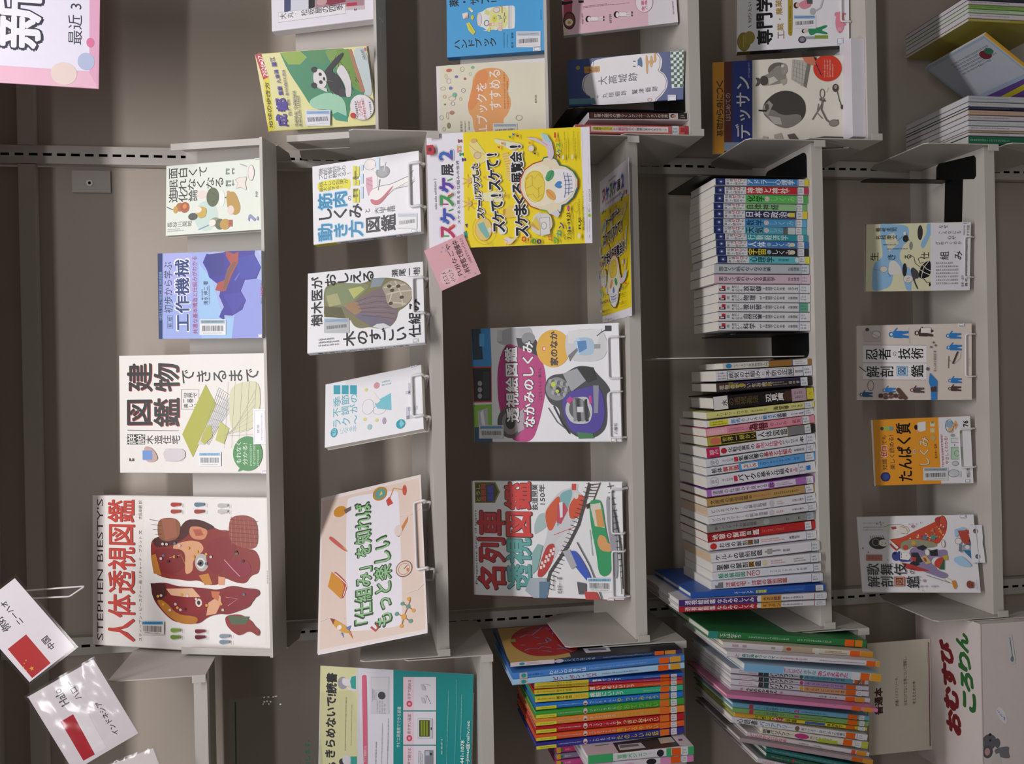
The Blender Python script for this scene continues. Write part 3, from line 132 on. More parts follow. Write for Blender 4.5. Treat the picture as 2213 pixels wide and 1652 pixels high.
{'name':'paperback_book','label':'beige paperback with little blue and brown ninja figures and white title strips, on bottom shelf','group':'books facing out on the bottom shelf','loc':[0.0393,0.0178,-0.4647],'rot':[-0.4032,0.0092,-0.0128],'w':0.1536,'h':0.2171,'t':0.013,'side':'R','cover':'d6cac2','front':[('P',[1125,124,1105,1332,754,1330,769,122],'e6e2e4'),('P',[757,122,743,1330,414,1329,423,120],'e6e2e4'),('L',[1132,118,1107,1332],6,'66666c'),('L',[769,116,749,1330],6,'66666c'),('L',[419,114,405,1329],6,'66666c'),('T','忍者',937,422,229,466,'17171a',0.02,'v'),('T','の',942,732,87,70,'2a2a2e',0),('T','技術',942,1034,223,469,'17171a',0.02,'v'),('T','解剖',581,445,229,515,'17171a',0.02,'v'),('Q',[670,766,692,787,690,957,667,978,508,977,485,956,487,786,510,765],'bcd6ea'),('L',[685,772,683,974,492,973,494,771,685,772],10,'3b7fb4'),('T','図',589,872,137,149,'2c5f8c',0.02),('T','鑑',586,1154,241,226,'17171a',0.02),('E',1338,667,54,47,'2f7cc4'),('E',1338,670,31,22,'e6d9cc'),('P',[1407,707,1411,873,1256,880,1267,706],'2f7cc4'),('P',[1404,873,1401,999,1355,999,1334,880],'2f7cc4'),('P',[1326,873,1301,999,1254,999,1264,880],'2f7cc4'),('L',[1399,729,1468,783],27,'2f7cc4'),('E',1358,1152,51,44,'4e3834'),('E',1358,1155,29,20,'e6d9cc'),('P',[1423,1189,1427,1344,1282,1350,1292,1189],'4e3834'),('P',[1419,1344,1417,1461,1374,1461,1354,1350],'4e3834'),('P',[1347,1343,1323,1461,1279,1460,1289,1350],'4e3834'),('L',[1415,1209,1479,1260],26,'4e3834'),('E',1290,1729,41,35,'2f7cc4'),('E',1290,1732,23,16,'e6d9cc'),('P',[1342,1759,1346,1883,1229,1887,1237,1758],'2f7cc4'),('P',[1340,1883,1338,1976,1303,1976,1287,1888],'2f7cc4'),('P',[1281,1882,1262,1976,1227,1976,1234,1887],'2f7cc4'),('L',[1336,1775,1388,1815],21,'2f7cc4'),('E',1053,1738,41,35,'2f7cc4'),('E',1053,1741,23,16,'e6d9cc'),('P',[1106,1768,1109,1892,992,1897,1000,1768],'2f7cc4'),('P',[1103,1892,1102,1986,1067,1986,1051,1897],'2f7cc4'),('P',[1045,1892,1026,1986,991,1985,998,1897],'2f7cc4'),('L',[1099,1784,1151,1825],21,'2f7cc4'),('E',388,1763,36,31,'2f7cc4'),('E',388,1765,21,14,'e6d9cc'),('P',[434,1789,439,1899,335,1903,341,1789],'2f7cc4'),('P',[434,1899,433,1982,402,1981,387,1903],'2f7cc4'),('P',[382,1898,366,1981,335,1981,340,1903],'2f7cc4'),('L',[429,1803,476,1839],18,'2f7cc4'),('E',226,1761,35,30,'4e3834'),('E',226,1763,20,14,'e6d9cc'),('P',[270,1786,274,1891,175,1895,181,1785],'4e3834'),('P',[270,1891,269,1970,239,1970,225,1895],'4e3834'),('P',[220,1890,205,1970,175,1970,180,1895],'4e3834'),('L',[265,1800,310,1834],18,'4e3834'),('E',202,527,35,31,'2f7cc4'),('E',202,529,20,14,'e6d9cc'),('P',[248,553,252,661,151,666,157,553],'2f7cc4'),('P',[247,661,247,743,216,743,202,666],'2f7cc4'),('P',[197,661,181,743,151,743,156,666],'2f7cc4'),('L',[242,567,288,603],18,'2f7cc4'),('E',200,1051,38,33,'8a3e3a'),('E',200,1054,22,15,'e6d9cc'),('P',[249,1079,254,1196,145,1200,151,1079],'55484a'),('P',[248,1196,248,1284,215,1284,199,1200],'55484a'),('P',[194,1195,177,1284,144,1284,150,1200],'55484a'),('L',[243,1094,292,1133],19,'55484a'),('E',112,85,36,31,'234e80'),('E',112,87,20,14,'e6d9cc'),('P',[158,111,162,221,61,225,67,111],'234e80'),('P',[157,221,157,304,127,303,112,225],'234e80'),('P',[107,220,91,303,61,303,66,225],'234e80'),('L',[153,125,198,161],18,'234e80'),('P',[1413,126,1406,459,1200,458,1205,157],'c4bab4'),('E',1339,379,69,81,'e0dcd8'),('L',[1387,266,1292,437],6,'555'),('O',1339,379,69,81,6,'666'),('E',1446,207,34,38,'3c4658'),('P',[1459,1224,1455,1413,1353,1413,1357,1224],'e4e0de'),('L',[1459,1224,1455,1413,1353,1413,1357,1224,1459,1224],6,'55504e'),('L',[884,1744,636,1733],12,'4e3834'),('L',[726,1816,972,1910],30,'4e3834'),('L',[817,1723,725,1847,836,1951,971,1972],5,'555'),('E',99,460,34,46,'5c4238'),('E',113,555,34,46,'6d5246'),('E',126,649,34,46,'54382f'),('E',98,743,34,46,'5c4238'),('E',112,836,34,46,'6d5246'),('E',77,460,34,46,'54382f'),('E',49,554,34,46,'5c4238'),('E',62,649,34,46,'6d5246'),('E',76,743,34,46,'54382f'),('E',48,836,34,46,'5c4238'),('E',207,795,40,43,'5c4238'),('E',179,817,40,43,'5c4238'),('E',152,838,40,43,'5c4238'),('E',124,859,40,42,'5c4238'),('E',97,880,40,42,'5c4238'),('E',69,901,40,42,'5c4238'),('E',42,922,40,42,'5c4238'),('P',[549,1388,390,1523,164,1522,164,1428,368,1366],'2f7cc4'),('P',[255,1397,277,1512,164,1516,164,1407],'4e3834'),('P',[0,1407,164,1407,164,1516,0,1515],'2f7cc4'),('E',629,1347,34,31,'55606c'),('O',296,266,103,59,8,'555'),('Q',[1070,1378,1079,1403,1106,1411,1079,1420,1069,1445,1061,1420,1034,1411,1061,1403],'6a625c'),('Q',[1103,1462,1112,1487,1139,1495,1111,1503,1102,1528,1093,1503,1066,1495,1094,1487],'6a625c'),('Q',[1160,1424,1169,1449,1196,1458,1169,1466,1159,1491,1150,1466,1123,1458,1151,1449],'6a625c'),('T','甘んぷ好き普誌習 著',784,1481,425,50,'4a4448',0),('G',677,2105,834,2126,1,'h','777'),('L',[1464,992,1145,1008],4,'888'),('L',[689,46,579,175],14,'3c3430')],'parts':{'corner_label':[[('C',1478,1916,1536,2026,'46568c')]]}},
{'name':'paperback_book','label':'orange and white paperback with bold black title and a blue hexagon, on bottom shelf','group':'books facing out on the bottom shelf','loc':[-0.1377,0.0242,-0.4653],'rot':[-0.2915,-0.0243,0.0113],'w':0.1345,'h':0.1914,'t':0.014,'cover':'e79a2e','spine':'e0952c','front':[('P',[1345,1307,1345,1914,0,1914,0,1829,10,1299,666,1296],'e2e0e4'),('P',[0,0,1345,0,1345,36,0,32],'e3ddd4'),('Q',[185,124,275,177,275,290,183,336,89,285,88,172],'2b3a78'),('Q',[184,161,247,197,244,271,184,303,121,265,119,191],'3f5290'),('T','知識',432,228,219,96,'3a3a3c',0),('T','ゼロ',689,224,239,129,'e9e4e6',0.07),('T','ゼロ',689,225,225,118,'b8324a',0.04),('T','でも',928,240,194,87,'3a3a3c',0),('T','楽しく読める!',674,377,698,100,'3a3a3c',0),('T','たんぱく質',674,622,1170,277,'1a1618',0.03),('T','の',672,817,91,61,'e9e4dc',0.06),('T','の',672,817,77,52,'2a2a2a',0),('T','しくみ',680,999,573,194,'6a5a3c',0.03),('T','しくみ',680,999,559,181,'e6dcc4',0.01),('P',[1198,188,1199,428,1120,424,1141,185],'e9c67a'),('E',1165,206,36,35,'5a4a3c'),('P',[1207,243,1214,352,1111,347,1127,239],'9cba5c'),('P',[1202,352,1199,428,1120,424,1123,348],'7a9ca4'),('E',1164,868,51,36,'2c2420'),('P',[1259,897,1275,1060,1094,1051,1065,931,1112,894],'e2dedc'),('E',1072,899,28,32,'d8a27c'),('P',[944,1120,1010,1166,950,1245,862,1191],'c6a86a'),('P',[1136,1139,1132,1225,1042,1221,1045,1135],'d6c69c'),('P',[1260,1145,1256,1231,1166,1227,1170,1141],'e0d6c4'),('E',1247,1188,23,32,'7c9c4c'),('T','佐々木一 監修',668,1223,294,52,'44382c',0),('G',348,1317,1002,1380,1,'h','c05a7c'),('T','やさしくわかる!',680,1429,558,64,'b8324a',0.02),('E',1103,1535,85,54,'d8b48c'),('E',1200,1508,68,75,'8fb0c4'),('O',1166,1506,124,75,10,'5a6a78'),('P',[1186,1571,1274,1629,1170,1671,1087,1616],'d8b07c'),('E',1178,1625,28,21,'d87a4c'),('P',[917,1527,911,1676,821,1672,826,1522],'d8d8dc'),('L',[917,1527,911,1676,821,1672,826,1522,917,1527],7,'66707a'),('E',975,1561,30,43,'9aa2a8'),('E',1033,1710,34,32,'9cba6c'),('P',[736,1518,728,1727,487,1716,495,1506],'b4ccb4'),('L',[736,1518,728,1727,487,1716,495,1506,736,1518],8,'5a7a64'),('O',608,1624,56,48,8,'5a7a64'),('E',407,1582,45,59,'c4c6cc'),('O',407,1582,45,59,7,'6a7078'),('P',[231,1451,273,1528,245,1687,132,1682,160,1523],'c8ccd2'),('O',211,1541,73,102,8,'77808a'),('L',[790,1585,763,1583],10,'444'),('T','76',1198,1816,122,90,'2a2a2e',0.03),('T','明日香',216,1822,185,68,'3a3a40',0.01)],'parts':{'barcode_label':[[('K',[85,953,349,966,333,1439,69,1426],'9aa6ac','d6d6d8')]],'corner_label':[[('C',18,1745,86,1854,'46568c')]]},'spine_ops':[('R',0,0,140,172,'dcd4c8'),('T','たんぱく質のしくみ',70,1101,84,862,'2a2422',0.02,'v')],'sparts':{'spine_label':[[('S',3,1646,137,1838,'5b6fae','d9dae0')]]}},
{'name':'paperback_book','label':'white paperback with stage dancers in red and purple robes, at left end of bottom shelf','group':'books facing out on the bottom shelf','loc':[-0.3442,0.0135,-0.4644],'rot':[-0.4554,0.0113,0.1244],'w':0.1543,'h':0.2199,'t':0.013,'side':'R','cover':'dddade','front':[('Q',[1319,496,1368,628,1373,804,1310,959,1242,993,1175,932,1194,823,1094,719,1079,590,1180,614,1268,492],'d8d4cc'),('P',[1316,640,1332,737,1280,749,1265,668],'a84438'),('L',[1319,496,1368,628,1373,804,1310,959,1242,993,1175,932,1194,823],8,'4a4438'),('L',[1330,817,1294,926,1226,952],16,'b39a3c'),('Q',[1079,590,1092,815,1240,1112,1402,1470,1517,1636,1465,1686,1331,1698,1197,1672,1031,1565,965,1513,934,1276,904,959,873,702,976,606],'c0482c'),('Q',[1470,1468,1518,1558,1499,1681,1381,1695,1299,1602,1334,1496],'b03a30'),('E',1387,1625,139,70,'c24a34'),('O',1387,1625,139,70,8,'5a2420'),('E',1044,1104,15,14,'6f4a9c'),('E',1240,1587,15,14,'d4706a'),('E',1082,987,15,14,'e2c9b4'),('E',1105,1123,15,14,'e2c9b4'),('E',1123,1320,15,14,'e2c9b4'),('E',1235,1396,15,14,'d9883c'),('E',1215,1552,15,14,'e8a23c'),('E',1264,1421,15,14,'d4706a'),('E',955,961,15,14,'6f4a9c'),('E',1071,1268,15,14,'e2c9b4'),('E',1086,1436,15,14,'e2c9b4'),('E',1166,1452,15,14,'d9883c'),('E',1320,1568,15,14,'d9883c'),('E',1170,1291,15,14,'e2c9b4'),('E',1115,1483,15,14,'e2c9b4'),('E',1147,1298,15,14,'6f4a9c'),('E',1150,1317,15,14,'d9883c'),('E',1186,1574,15,14,'e8a23c'),('E',1101,1535,15,14,'d9883c'),('E',1214,1435,15,14,'d4706a'),('E',1214,1577,15,14,'d9883c'),('E',1053,1377,15,14,'6f4a9c'),('E',1143,1144,15,14,'e2c9b4'),('E',963,993,15,14,'e2c9b4'),('E',1344,1582,15,14,'e2c9b4'),('E',1109,1475,15,14,'e8a23c'),('E',1095,1361,15,14,'e2c9b4'),('E',1219,1449,15,14,'6f4a9c'),('E',1023,1287,15,14,'6f4a9c'),('E',1049,944,15,14,'d4706a'),('E',1043,960,15,14,'e2c9b4'),('E',1109,1146,15,14,'e8a23c'),('E',1291,1635,15,14,'6f4a9c'),('E',1147,1608,15,14,'e2c9b4'),('E',1019,1198,15,14,'e2c9b4'),('E',1140,1392,15,14,'d4706a'),('E',938,1001,15,14,'d4706a'),('E',1037,1126,15,14,'d9883c'),('E',1254,1602,15,14,'6f4a9c'),('E',1118,1305,15,14,'e8a23c'),('E',1087,1487,15,14,'6f4a9c'),('E',975,947,15,14,'d9883c'),('E',983,975,15,14,'e2c9b4'),('E',1005,1180,15,14,'d4706a'),('E',1125,1434,15,14,'e8a23c'),('E',1050,1347,15,14,'e8a23c'),('E',1308,1625,15,14,'e2c9b4'),('E',1050,1146,15,14,'d9883c'),('E',1121,1197,15,14,'6f4a9c'),('E',1270,1540,15,14,'e2c9b4'),('E',965,1005,15,14,'d4706a'),('E',1253,1428,15,14,'d4706a'),('E',995,1089,15,14,'d9883c'),('E',1043,1166,15,14,'e8a23c'),('E',1044,1009,15,14,'6f4a9c'),('E',1230,1420,15,14,'d9883c'),('E',970,988,15,14,'d9883c'),('E',1237,1565,15,14,'d9883c'),('E',1307,1504,15,14,'d9883c'),('E',1011,1155,15,14,'d4706a'),('Q',[1024,810,1072,1051,1034,1316,982,1468,915,1478,884,1272,954,1058,837,890,872,782],'8f8f74'),('E',905,888,51,55,'b84a34'),('E',992,1037,47,39,'cf9a3c'),('E',1094,1265,42,39,'4e7a9c'),('P',[1168,1389,1133,1480,1049,1442,1067,1365],'5a8a78'),('E',996,375,120,177,'1c1a1a'),('E',1001,477,71,94,'e2ded8'),('O',1014,328,68,65,12,'a8a49c'),('L',[1030,442,1009,453],8,'333'),('L',[978,438,961,449],8,'333'),('E',993,513,15,10,'b83a34'),('L',[1152,225,1066,251],8,'2a2826'),('L',[1152,265,1066,291],8,'2a2826'),('L',[1151,306,1065,331],8,'2a2826'),('L',[1150,346,1065,372],8,'2a2826'),('L',[1150,386,1064,412],8,'2a2826'),('L',[1149,427,1063,452],8,'2a2826'),('L',[1149,467,1063,493],8,'2a2826'),('P',[977,582,975,710,890,767,839,700,891,640],'a83a30'),('P',[1045,571,1061,605,907,753,873,718],'dedad4'),('Q',[870,956,936,1119,867,1271,832,1424,863,1644,729,1649,697,1569,715,1384,598,1312,531,1400,447,1440,364,1650,264,1565,365,1324,432,1158,534,962,702,943],'8a7aa0'),('P',[903,1085,952,1215,900,1289,834,1206,869,1114],'24222a'),('P',[833,1331,865,1474,731,1478,732,1338],'242029'),('P',[803,983,801,1109,616,1188,583,1091,668,972],'2a2632'),('P',[584,934,651,1034,566,1137,516,1039],'26222c'),('P',[602,777,567,964,431,1314,432,1080,484,863],'b03430'),('P',[719,976,701,1069,617,1047,651,971],'b8403a'),('Q',[598,1390,697,1476,696,1600,480,1551,464,1488,531,1400],'bc3f30'),('P',[464,1472,696,1592,455,1572],'2c5a44'),('E',730,683,93,72,'2f3c8a'),('Q',[839,732,822,778,670,766,668,956,618,960,620,715],'2f3c8a'),('P',[805,777,795,935,719,968,652,923,670,766],'e4e0dc'),('L',[796,800,745,796],10,'222'),('L',[729,795,695,792],10,'222'),('L',[753,892,728,890],8,'a33'),('E',785,668,30,28,'15151a'),('E',800,1281,67,47,'dcd8d2'),('O',800,1281,67,47,8,'5a5650'),('P',[700,1148,750,1246,598,1343,565,1247],'c2b06c'),('P',[700,1195,699,1242,615,1266,616,1220],'b04040'),('P',[264,1557,297,1598,231,1701,181,1727,181,1681],'e4dcd4'),('L',[264,1557,181,1681],7,'555'),('P',[231,1685,247,1748,132,1777,66,1733,115,1706],'c8802c'),('L',[348,1230,185,1681],7,'444'),('E',972,1591,75,31,'dedad6'),('O',972,1591,75,31,7,'6a6660'),('P',[730,1556,746,1650,646,1650,646,1588],'b8a23c'),('P',[760,123,757,429,647,421,650,115],'b06a58'),('L',[760,123,757,429,647,421,650,115,760,123],7,'8a4a3c'),('T','増補改訂',702,276,63,250,'8c3f34',0,'v'),('T','歌舞伎',469,489,237,755,'1c1c1e',0.01,'v'),('T','の',429,971,109,98,'1c1c1e',0),('T','解剖',223,349,224,481,'1c1c1e',0.01,'v'),('P',[317,631,316,821,135,807,135,617],'d2826a'),('L',[317,631,316,821,135,807,135,617,317,631],10,'2a2422'),('T','図',224,720,135,135,'2a2422',0.01),('T','鑑',215,964,235,228,'1c1c1e',0.01),('E',1326,1047,31,28,'b08a94'),('E',240,1182,27,25,'b08a94'),('E',1369,987,10,10,'9c7c84'),('E',1380,1044,10,9,'9c7c84'),('E',1333,1095,10,9,'9c7c84'),('E',1372,1122,10,9,'9c7c84'),('E',1399,1203,10,9,'9c7c84'),('E',1390,372,14,13,'9c7c84'),('E',1423,439,14,13,'9c7c84'),('E',1371,451,14,13,'9c7c84'),('E',898,68,17,16,'9c7c84'),('E',811,167,14,13,'9c7c84'),('E',655,526,10,10,'9c7c84'),('E',587,601,10,10,'9c7c84'),('E',315,1117,10,9,'9c7c84'),('E',248,1112,10,9,'9c7c84'),('E',73,1059,10,9,'9c7c84'),('E',48,1135,10,9,'9c7c84'),('T','絵と文 辻和子',128,1270,42,350,'55525a',0,'v'),('G',1395,104,1421,520,1,'v','a8a2a8'),('G',1309,98,1336,481,1,'v','8a848c'),('G',1254,94,1282,477,1,'v','8a848c'),('P',[1245,1815,1292,1958,1257,2047,1192,1949,1094,1818],'9cc0dc'),('Q',[695,1770,727,1911,560,2065,511,2061,528,1863,629,1749],'a0c4e0'),('Q',[959,1961,956,2190,543,2177,626,2116,759,2005,860,1922],'2f6f9c'),('P',[1227,1875,1238,2183,973,2176,959,1976,1093,1910],'b04434'),('E',1018,1873,58,62,'dcdad8'),('O',1018,1873,58,62,7,'444'),('P',[934,1928,932,2088,838,2081,840,1920],'9aa0aa'),('E',900,2025,42,38,'dcd8d0'),('P',[1157,2069,1205,2165,1106,2157,1090,2079],'cfd4da'),('P',[1289,2126,1321,2190,1221,2189,1222,2136],'234a74'),('E',1019,2103,37,46,'3a2a2a'),('P',[960,1884,943,1929,793,1916,827,1857],'707c8c'),('E',165,2005,74,57,'8a4038'),('P',[214,2036,214,2081,99,2071,99,2026],'7a3a34'),('G',58,2117,263,2152,1,'h','888')],'parts':{'corner_label':[[('C',1480,1924,1543,2040,'46568c')]]}},
{'name':'boxed_book','label':'white slipcased picture book with a grey photo panel, standing uppermost at photo top edge','group':'books facing out in the right hand bay','loc':[0.7688,0.0562,0.6945],'rot':[-0.3253,-0.004,0.09],'w':0.162,'h':0.2087,'t':0.022,'cover':'e6e3ee','spine':'e6e3ea','ct':0.002,'front':[('P',[1102,264,896,1826,200,1817,335,250],'cbb9c2'),('P',[1102,264,1038,752,327,728,335,250],'d4d6e2'),('P',[1102,264,1084,400,354,377,335,250],'4d4c78'),('P',[1039,743,1023,865,364,851,336,728],'2e2a2e'),('P',[1023,865,898,1809,280,1793,330,981,346,860],'a98892'),('P',[460,915,773,1444,392,1451,360,1156],'8a3c50'),('P',[364,1468,356,1666,296,1665,301,1467],'b83a50'),('E',451,988,69,101,'c4a0a0'),('P',[341,129,345,1442,169,1446,154,135],'e9e6ec'),('L',[341,129,345,1442,169,1446,154,135,341,129],4,'8a8890'),('T','大',266,227,116,128,'3a3a42',0),('T','丸',270,367,116,128,'3a3a42',0),('T','・',278,478,116,71,'3a3a42',0),('T','松',279,645,116,127,'3a3a42',0),('T','坂',283,783,116,127,'3a3a42',0),('T','屋',288,921,116,126,'3a3a42',0),('T','の',292,1059,115,126,'3a3a42',0),('T','四',297,1196,115,126,'3a3a42',0),('T','季',301,1333,115,125,'3a3a42',0),('G',203,1585,234,1680,1,'h','555')]},
{'name':'guidebook','label':'yellow guidebook with a panda in green foliage, leaning askew on slanted shelf at photo top','group':'books facing out in the right hand bay','loc':[0.5594,0.0391,0.7109],'rot':[-0.2998,-0.1186,-0.3936],'w':0.1376,'h':0.2114,'t':0.012,'cover':'e4dfa0','spine':'d9cf3a','front':[('P',[1376,2,1376,127,973,188,933,76],'c02434'),('P',[0,0,88,0,933,76,970,188,46,144,0,3],'e0d43a'),('T','2',1010,131,49,86,'f2e6e6',0.02),('T','0',1063,125,49,86,'f2e6e6',0.02),('T','2',1116,119,48,86,'f2e6e6',0.02),('T','6',1169,113,48,86,'f2e6e6',0.02),('T','-',1221,107,48,86,'f2e6e6',0.02),('T','2',1274,101,48,86,'f2e6e6',0.02),('T','7',1326,95,48,86,'f2e6e6',0.02),('T','地',136,73,130,78,'3c3a2c',0.03),('T','球',275,85,129,77,'3c3a2c',0.03),('T','の',413,97,128,77,'3c3a2c',0.03),('T','歩',550,109,127,77,'3c3a2c',0.03),('T','き',687,120,126,76,'3c3a2c',0.03),('T','方',822,132,126,76,'3c3a2c',0.03),('Q',[1376,479,1376,1356,1367,1826,580,1979,552,1924,425,1684,96,1565,158,1332,322,1271,365,931,685,778,1042,583,1357,486],'3f8a66'),('P',[1372,489,1376,783,1376,867,1263,982,1150,826,1164,605],'8fae4a'),('P',[1376,989,1376,1340,1118,1315,1165,1068],'4f8a58'),('Q',[521,871,656,1257,526,1579,96,1565,158,1332,338,1274,365,931],'9fcfb4'),('P',[241,1276,282,1403,192,1579,96,1565,141,1346],'3c9a80'),('Q',[1363,1321,1367,1826,580,1979,654,1803,977,1598,1143,1404,1269,1357],'7c9c4e'),('Q',[1352,1824,1373,2077,1133,2114,516,2114,551,1941,627,1986],'c3cfd2'),('P',[1334,1754,1352,1824,612,1984,602,1881],'b0785c'),('P',[1348,1538,1355,1774,617,1900,719,1762,1037,1624],'6f9440'),('L',[592,1773,543,1690],5,'4a6a2c'),('L',[799,1700,707,1653],5,'3c5a30'),('L',[1175,1426,1076,1495],5,'3c5a30'),('L',[780,1756,663,1716],5,'3c5a30'),('L',[1245,1547,1170,1455],5,'8fb058'),('L',[780,1778,718,1834],5,'4a6a2c'),('L',[1266,1535,1213,1497],5,'3c5a30'),('L',[1051,1560,929,1551],5,'8fb058'),('L',[745,1720,636,1773],5,'3c5a30'),('L',[911,1535,848,1604],5,'8fb058'),('L',[874,1701,790,1693],5,'8fb058'),('L',[877,1600,764,1557],5,'8fb058'),('L',[991,1546,910,1543],5,'3c5a30'),('L',[1183,1515,1123,1540],5,'3c5a30'),('L',[979,1505,862,1454],5,'3c5a30'),('L',[780,1742,686,1729],5,'8fb058'),('L',[1170,1556,1053,1540],5,'3c5a30'),('L',[683,1752,638,1718],5,'4a6a2c'),('L',[829,1828,779,1833],5,'3c5a30'),('L',[1013,1491,931,1411],5,'8fb058'),('L',[1205,1530,1124,1581],5,'3c5a30'),('L',[974,1737,910,1704],5,'4a6a2c'),('L',[1067,1431,970,1335],5,'4a6a2c'),('L',[1161,1584,1055,1641],5,'3c5a30'),('L',[910,1695,793,1600],5,'4a6a2c'),('L',[875,1823,776,1882],5,'3c5a30'),('Q',[1071,1341,1228,1519,1309,1667,1263,1676,1148,1574,1006,1382,904,1536,697,1606,539,1615,583,1417,716,1301,842,1287,999,1261],'26242c'),('Q',[1000,1483,1129,1622,859,1749,533,1717,533,1597,727,1627,887,1550],'d9d6da'),('E',880,1165,172,127,'dcd9da'),('P',[744,1099,710,1265,639,1271,693,1160],'d4d2d4'),('E',1045,1081,50,59,'2a2426'),('E',775,1036,51,60,'2a2426'),('E',959,1183,30,31,'222026'),('E',823,1173,34,34,'222026'),('E',877,1244,33,23,'26242a'),('L',[843,1270,651,1325,602,1368],8,'5a7a3c'),('L',[857,1289,819,1403],8,'5a7a3c'),('P',[672,1499,697,1606,539,1615,555,1481],'3a3842'),('T','麗',1185,339,79,89,'4a3a9c',0.03),('T','江',1272,317,79,89,'4a3a9c',0.03),('T','九',892,370,75,76,'4a3a9c',0.03),('T','寨',974,362,75,76,'4a3a9c',0.03),('T','溝',1055,354,75,76,'4a3a9c',0.03),('T','重',679,371,77,80,'4a3a9c',0.04),('T','慶',763,367,77,79,'4a3a9c',0.04),('T','都',471,352,237,209,'4c3a9c',0.05),('T','成',195,309,218,210,'4c3a9c',0.05),('T','四',300,486,55,59,'54488c',0.02),('T','川',359,487,55,59,'54488c',0.02),('T','・',418,488,55,59,'54488c',0.02),('T','雲',477,488,54,59,'54488c',0.02),('T','南',536,489,54,59,'54488c',0.02),('T','・',595,490,54,59,'54488c',0.02),('T','貴',653,491,54,59,'54488c',0.02),('T','州',711,491,54,59,'54488c',0.02),('T','の',769,492,54,59,'54488c',0.02),('T','自',827,493,54,59,'54488c',0.02),('T','然',885,493,53,58,'54488c',0.02),('T','と',943,494,53,58,'54488c',0.02),('T','民',1000,495,53,58,'54488c',0.02),('T','族',1057,495,53,58,'54488c',0.02),('T','C',90,575,35,52,'5a5a7a',0),('T','h',128,579,35,52,'5a5a7a',0),('T','e',166,583,35,52,'5a5a7a',0),('T','n',204,586,35,52,'5a5a7a',0),('T','g',242,590,35,52,'5a5a7a',0),('T','d',279,594,35,52,'5a5a7a',0),('T','u',317,597,35,52,'5a5a7a',0),('T','C',392,604,35,52,'5a5a7a',0),('T','h',430,608,35,52,'5a5a7a',0),('T','o',467,612,35,52,'5a5a7a',0),('T','n',505,615,35,52,'5a5a7a',0),('T','g',542,619,35,52,'5a5a7a',0),('T','q',579,622,35,52,'5a5a7a',0),('T','i',616,626,35,52,'5a5a7a',0),('T','n',654,630,34,52,'5a5a7a',0),('T','g',691,633,34,52,'5a5a7a',0),('T','J',74,652,29,45,'5a5a7a',0),('T','i',106,654,29,45,'5a5a7a',0),('T','u',137,656,29,45,'5a5a7a',0),('T','z',169,658,29,45,'5a5a7a',0),('T','h',200,660,29,45,'5a5a7a',0),('T','a',231,662,29,45,'5a5a7a',0),('T','i',262,664,29,45,'5a5a7a',0),('T','g',294,666,29,45,'5a5a7a',0),('T','o',325,669,29,45,'5a5a7a',0),('T','u',356,671,29,45,'5a5a7a',0),('T','L',418,675,29,45,'5a5a7a',0),('T','i',449,677,29,45,'5a5a7a',0),('T','j',480,679,29,45,'5a5a7a',0),('T','i',511,681,29,45,'5a5a7a',0),('T','a',542,683,29,45,'5a5a7a',0),('T','n',573,685,29,45,'5a5a7a',0),('T','g',603,687,29,45,'5a5a7a',0),('Q',[295,2114,264,2105,212,2075,168,2033,135,1982,116,1924,112,1864,123,1807,148,1756,186,1714,234,1685,289,1671,346,1672,403,1688,454,1718,498,1761,530,1813,548,1870,552,1929,541,1985,516,2036,479,2077,432,2106,403,2114],'8a8a94'),('E',342,1885,223,221,'e4e0e6'),('T','パ',200,1859,44,75,'c8465c',0.03),('T','ン',248,1854,44,75,'c8465c',0.03),('T','ダ',296,1850,44,75,'c8465c',0.03),('T','基',344,1846,44,75,'c8465c',0.03),('T','地',392,1841,44,75,'c8465c',0.03),('T','と',440,1837,44,75,'c8465c',0.03),('T','世',145,1930,39,51,'c8465c',0.03),('T','界',188,1928,39,51,'c8465c',0.03),('T','遺',231,1927,39,51,'c8465c',0.03),('T','産',273,1926,39,51,'c8465c',0.03),('T','を',316,1924,39,51,'c8465c',0.03),('T','大',358,1923,39,51,'c8465c',0.03),('T','満',400,1921,39,51,'c8465c',0.03),('T','喫',443,1920,39,51,'c8465c',0.03),('T','!',485,1918,39,51,'c8465c',0.03),('E',207,1702,51,55,'c03a34'),('G',166,1748,464,1818,1,'h','666'),('G',183,2016,433,2077,1,'h','777'),('T','G',1170,2051,27,37,'3a3a3e',0.02),('T','a',1199,2046,27,37,'3a3a3e',0.02),('T','k',1228,2040,27,36,'3a3a3e',0.02),('T','k',1258,2035,27,36,'3a3a3e',0.02),('T','e',1287,2030,27,36,'3a3a3e',0.02),('T','n',1317,2024,27,36,'3a3a3e',0.02),('P',[1360,2084,1358,2114,1302,2114,1305,2076],'c4566c')],'parts':{'barcode_label':[[('K',[77,759,357,808,329,1281,50,1236],'8fb0d8','dcdce8')]]},'spine_ops':[('R',0,0,120,529,'d9cf3a'),('R',0,529,120,2114,'5a5a40'),('R',0,529,120,1015,'b9b43c')]},
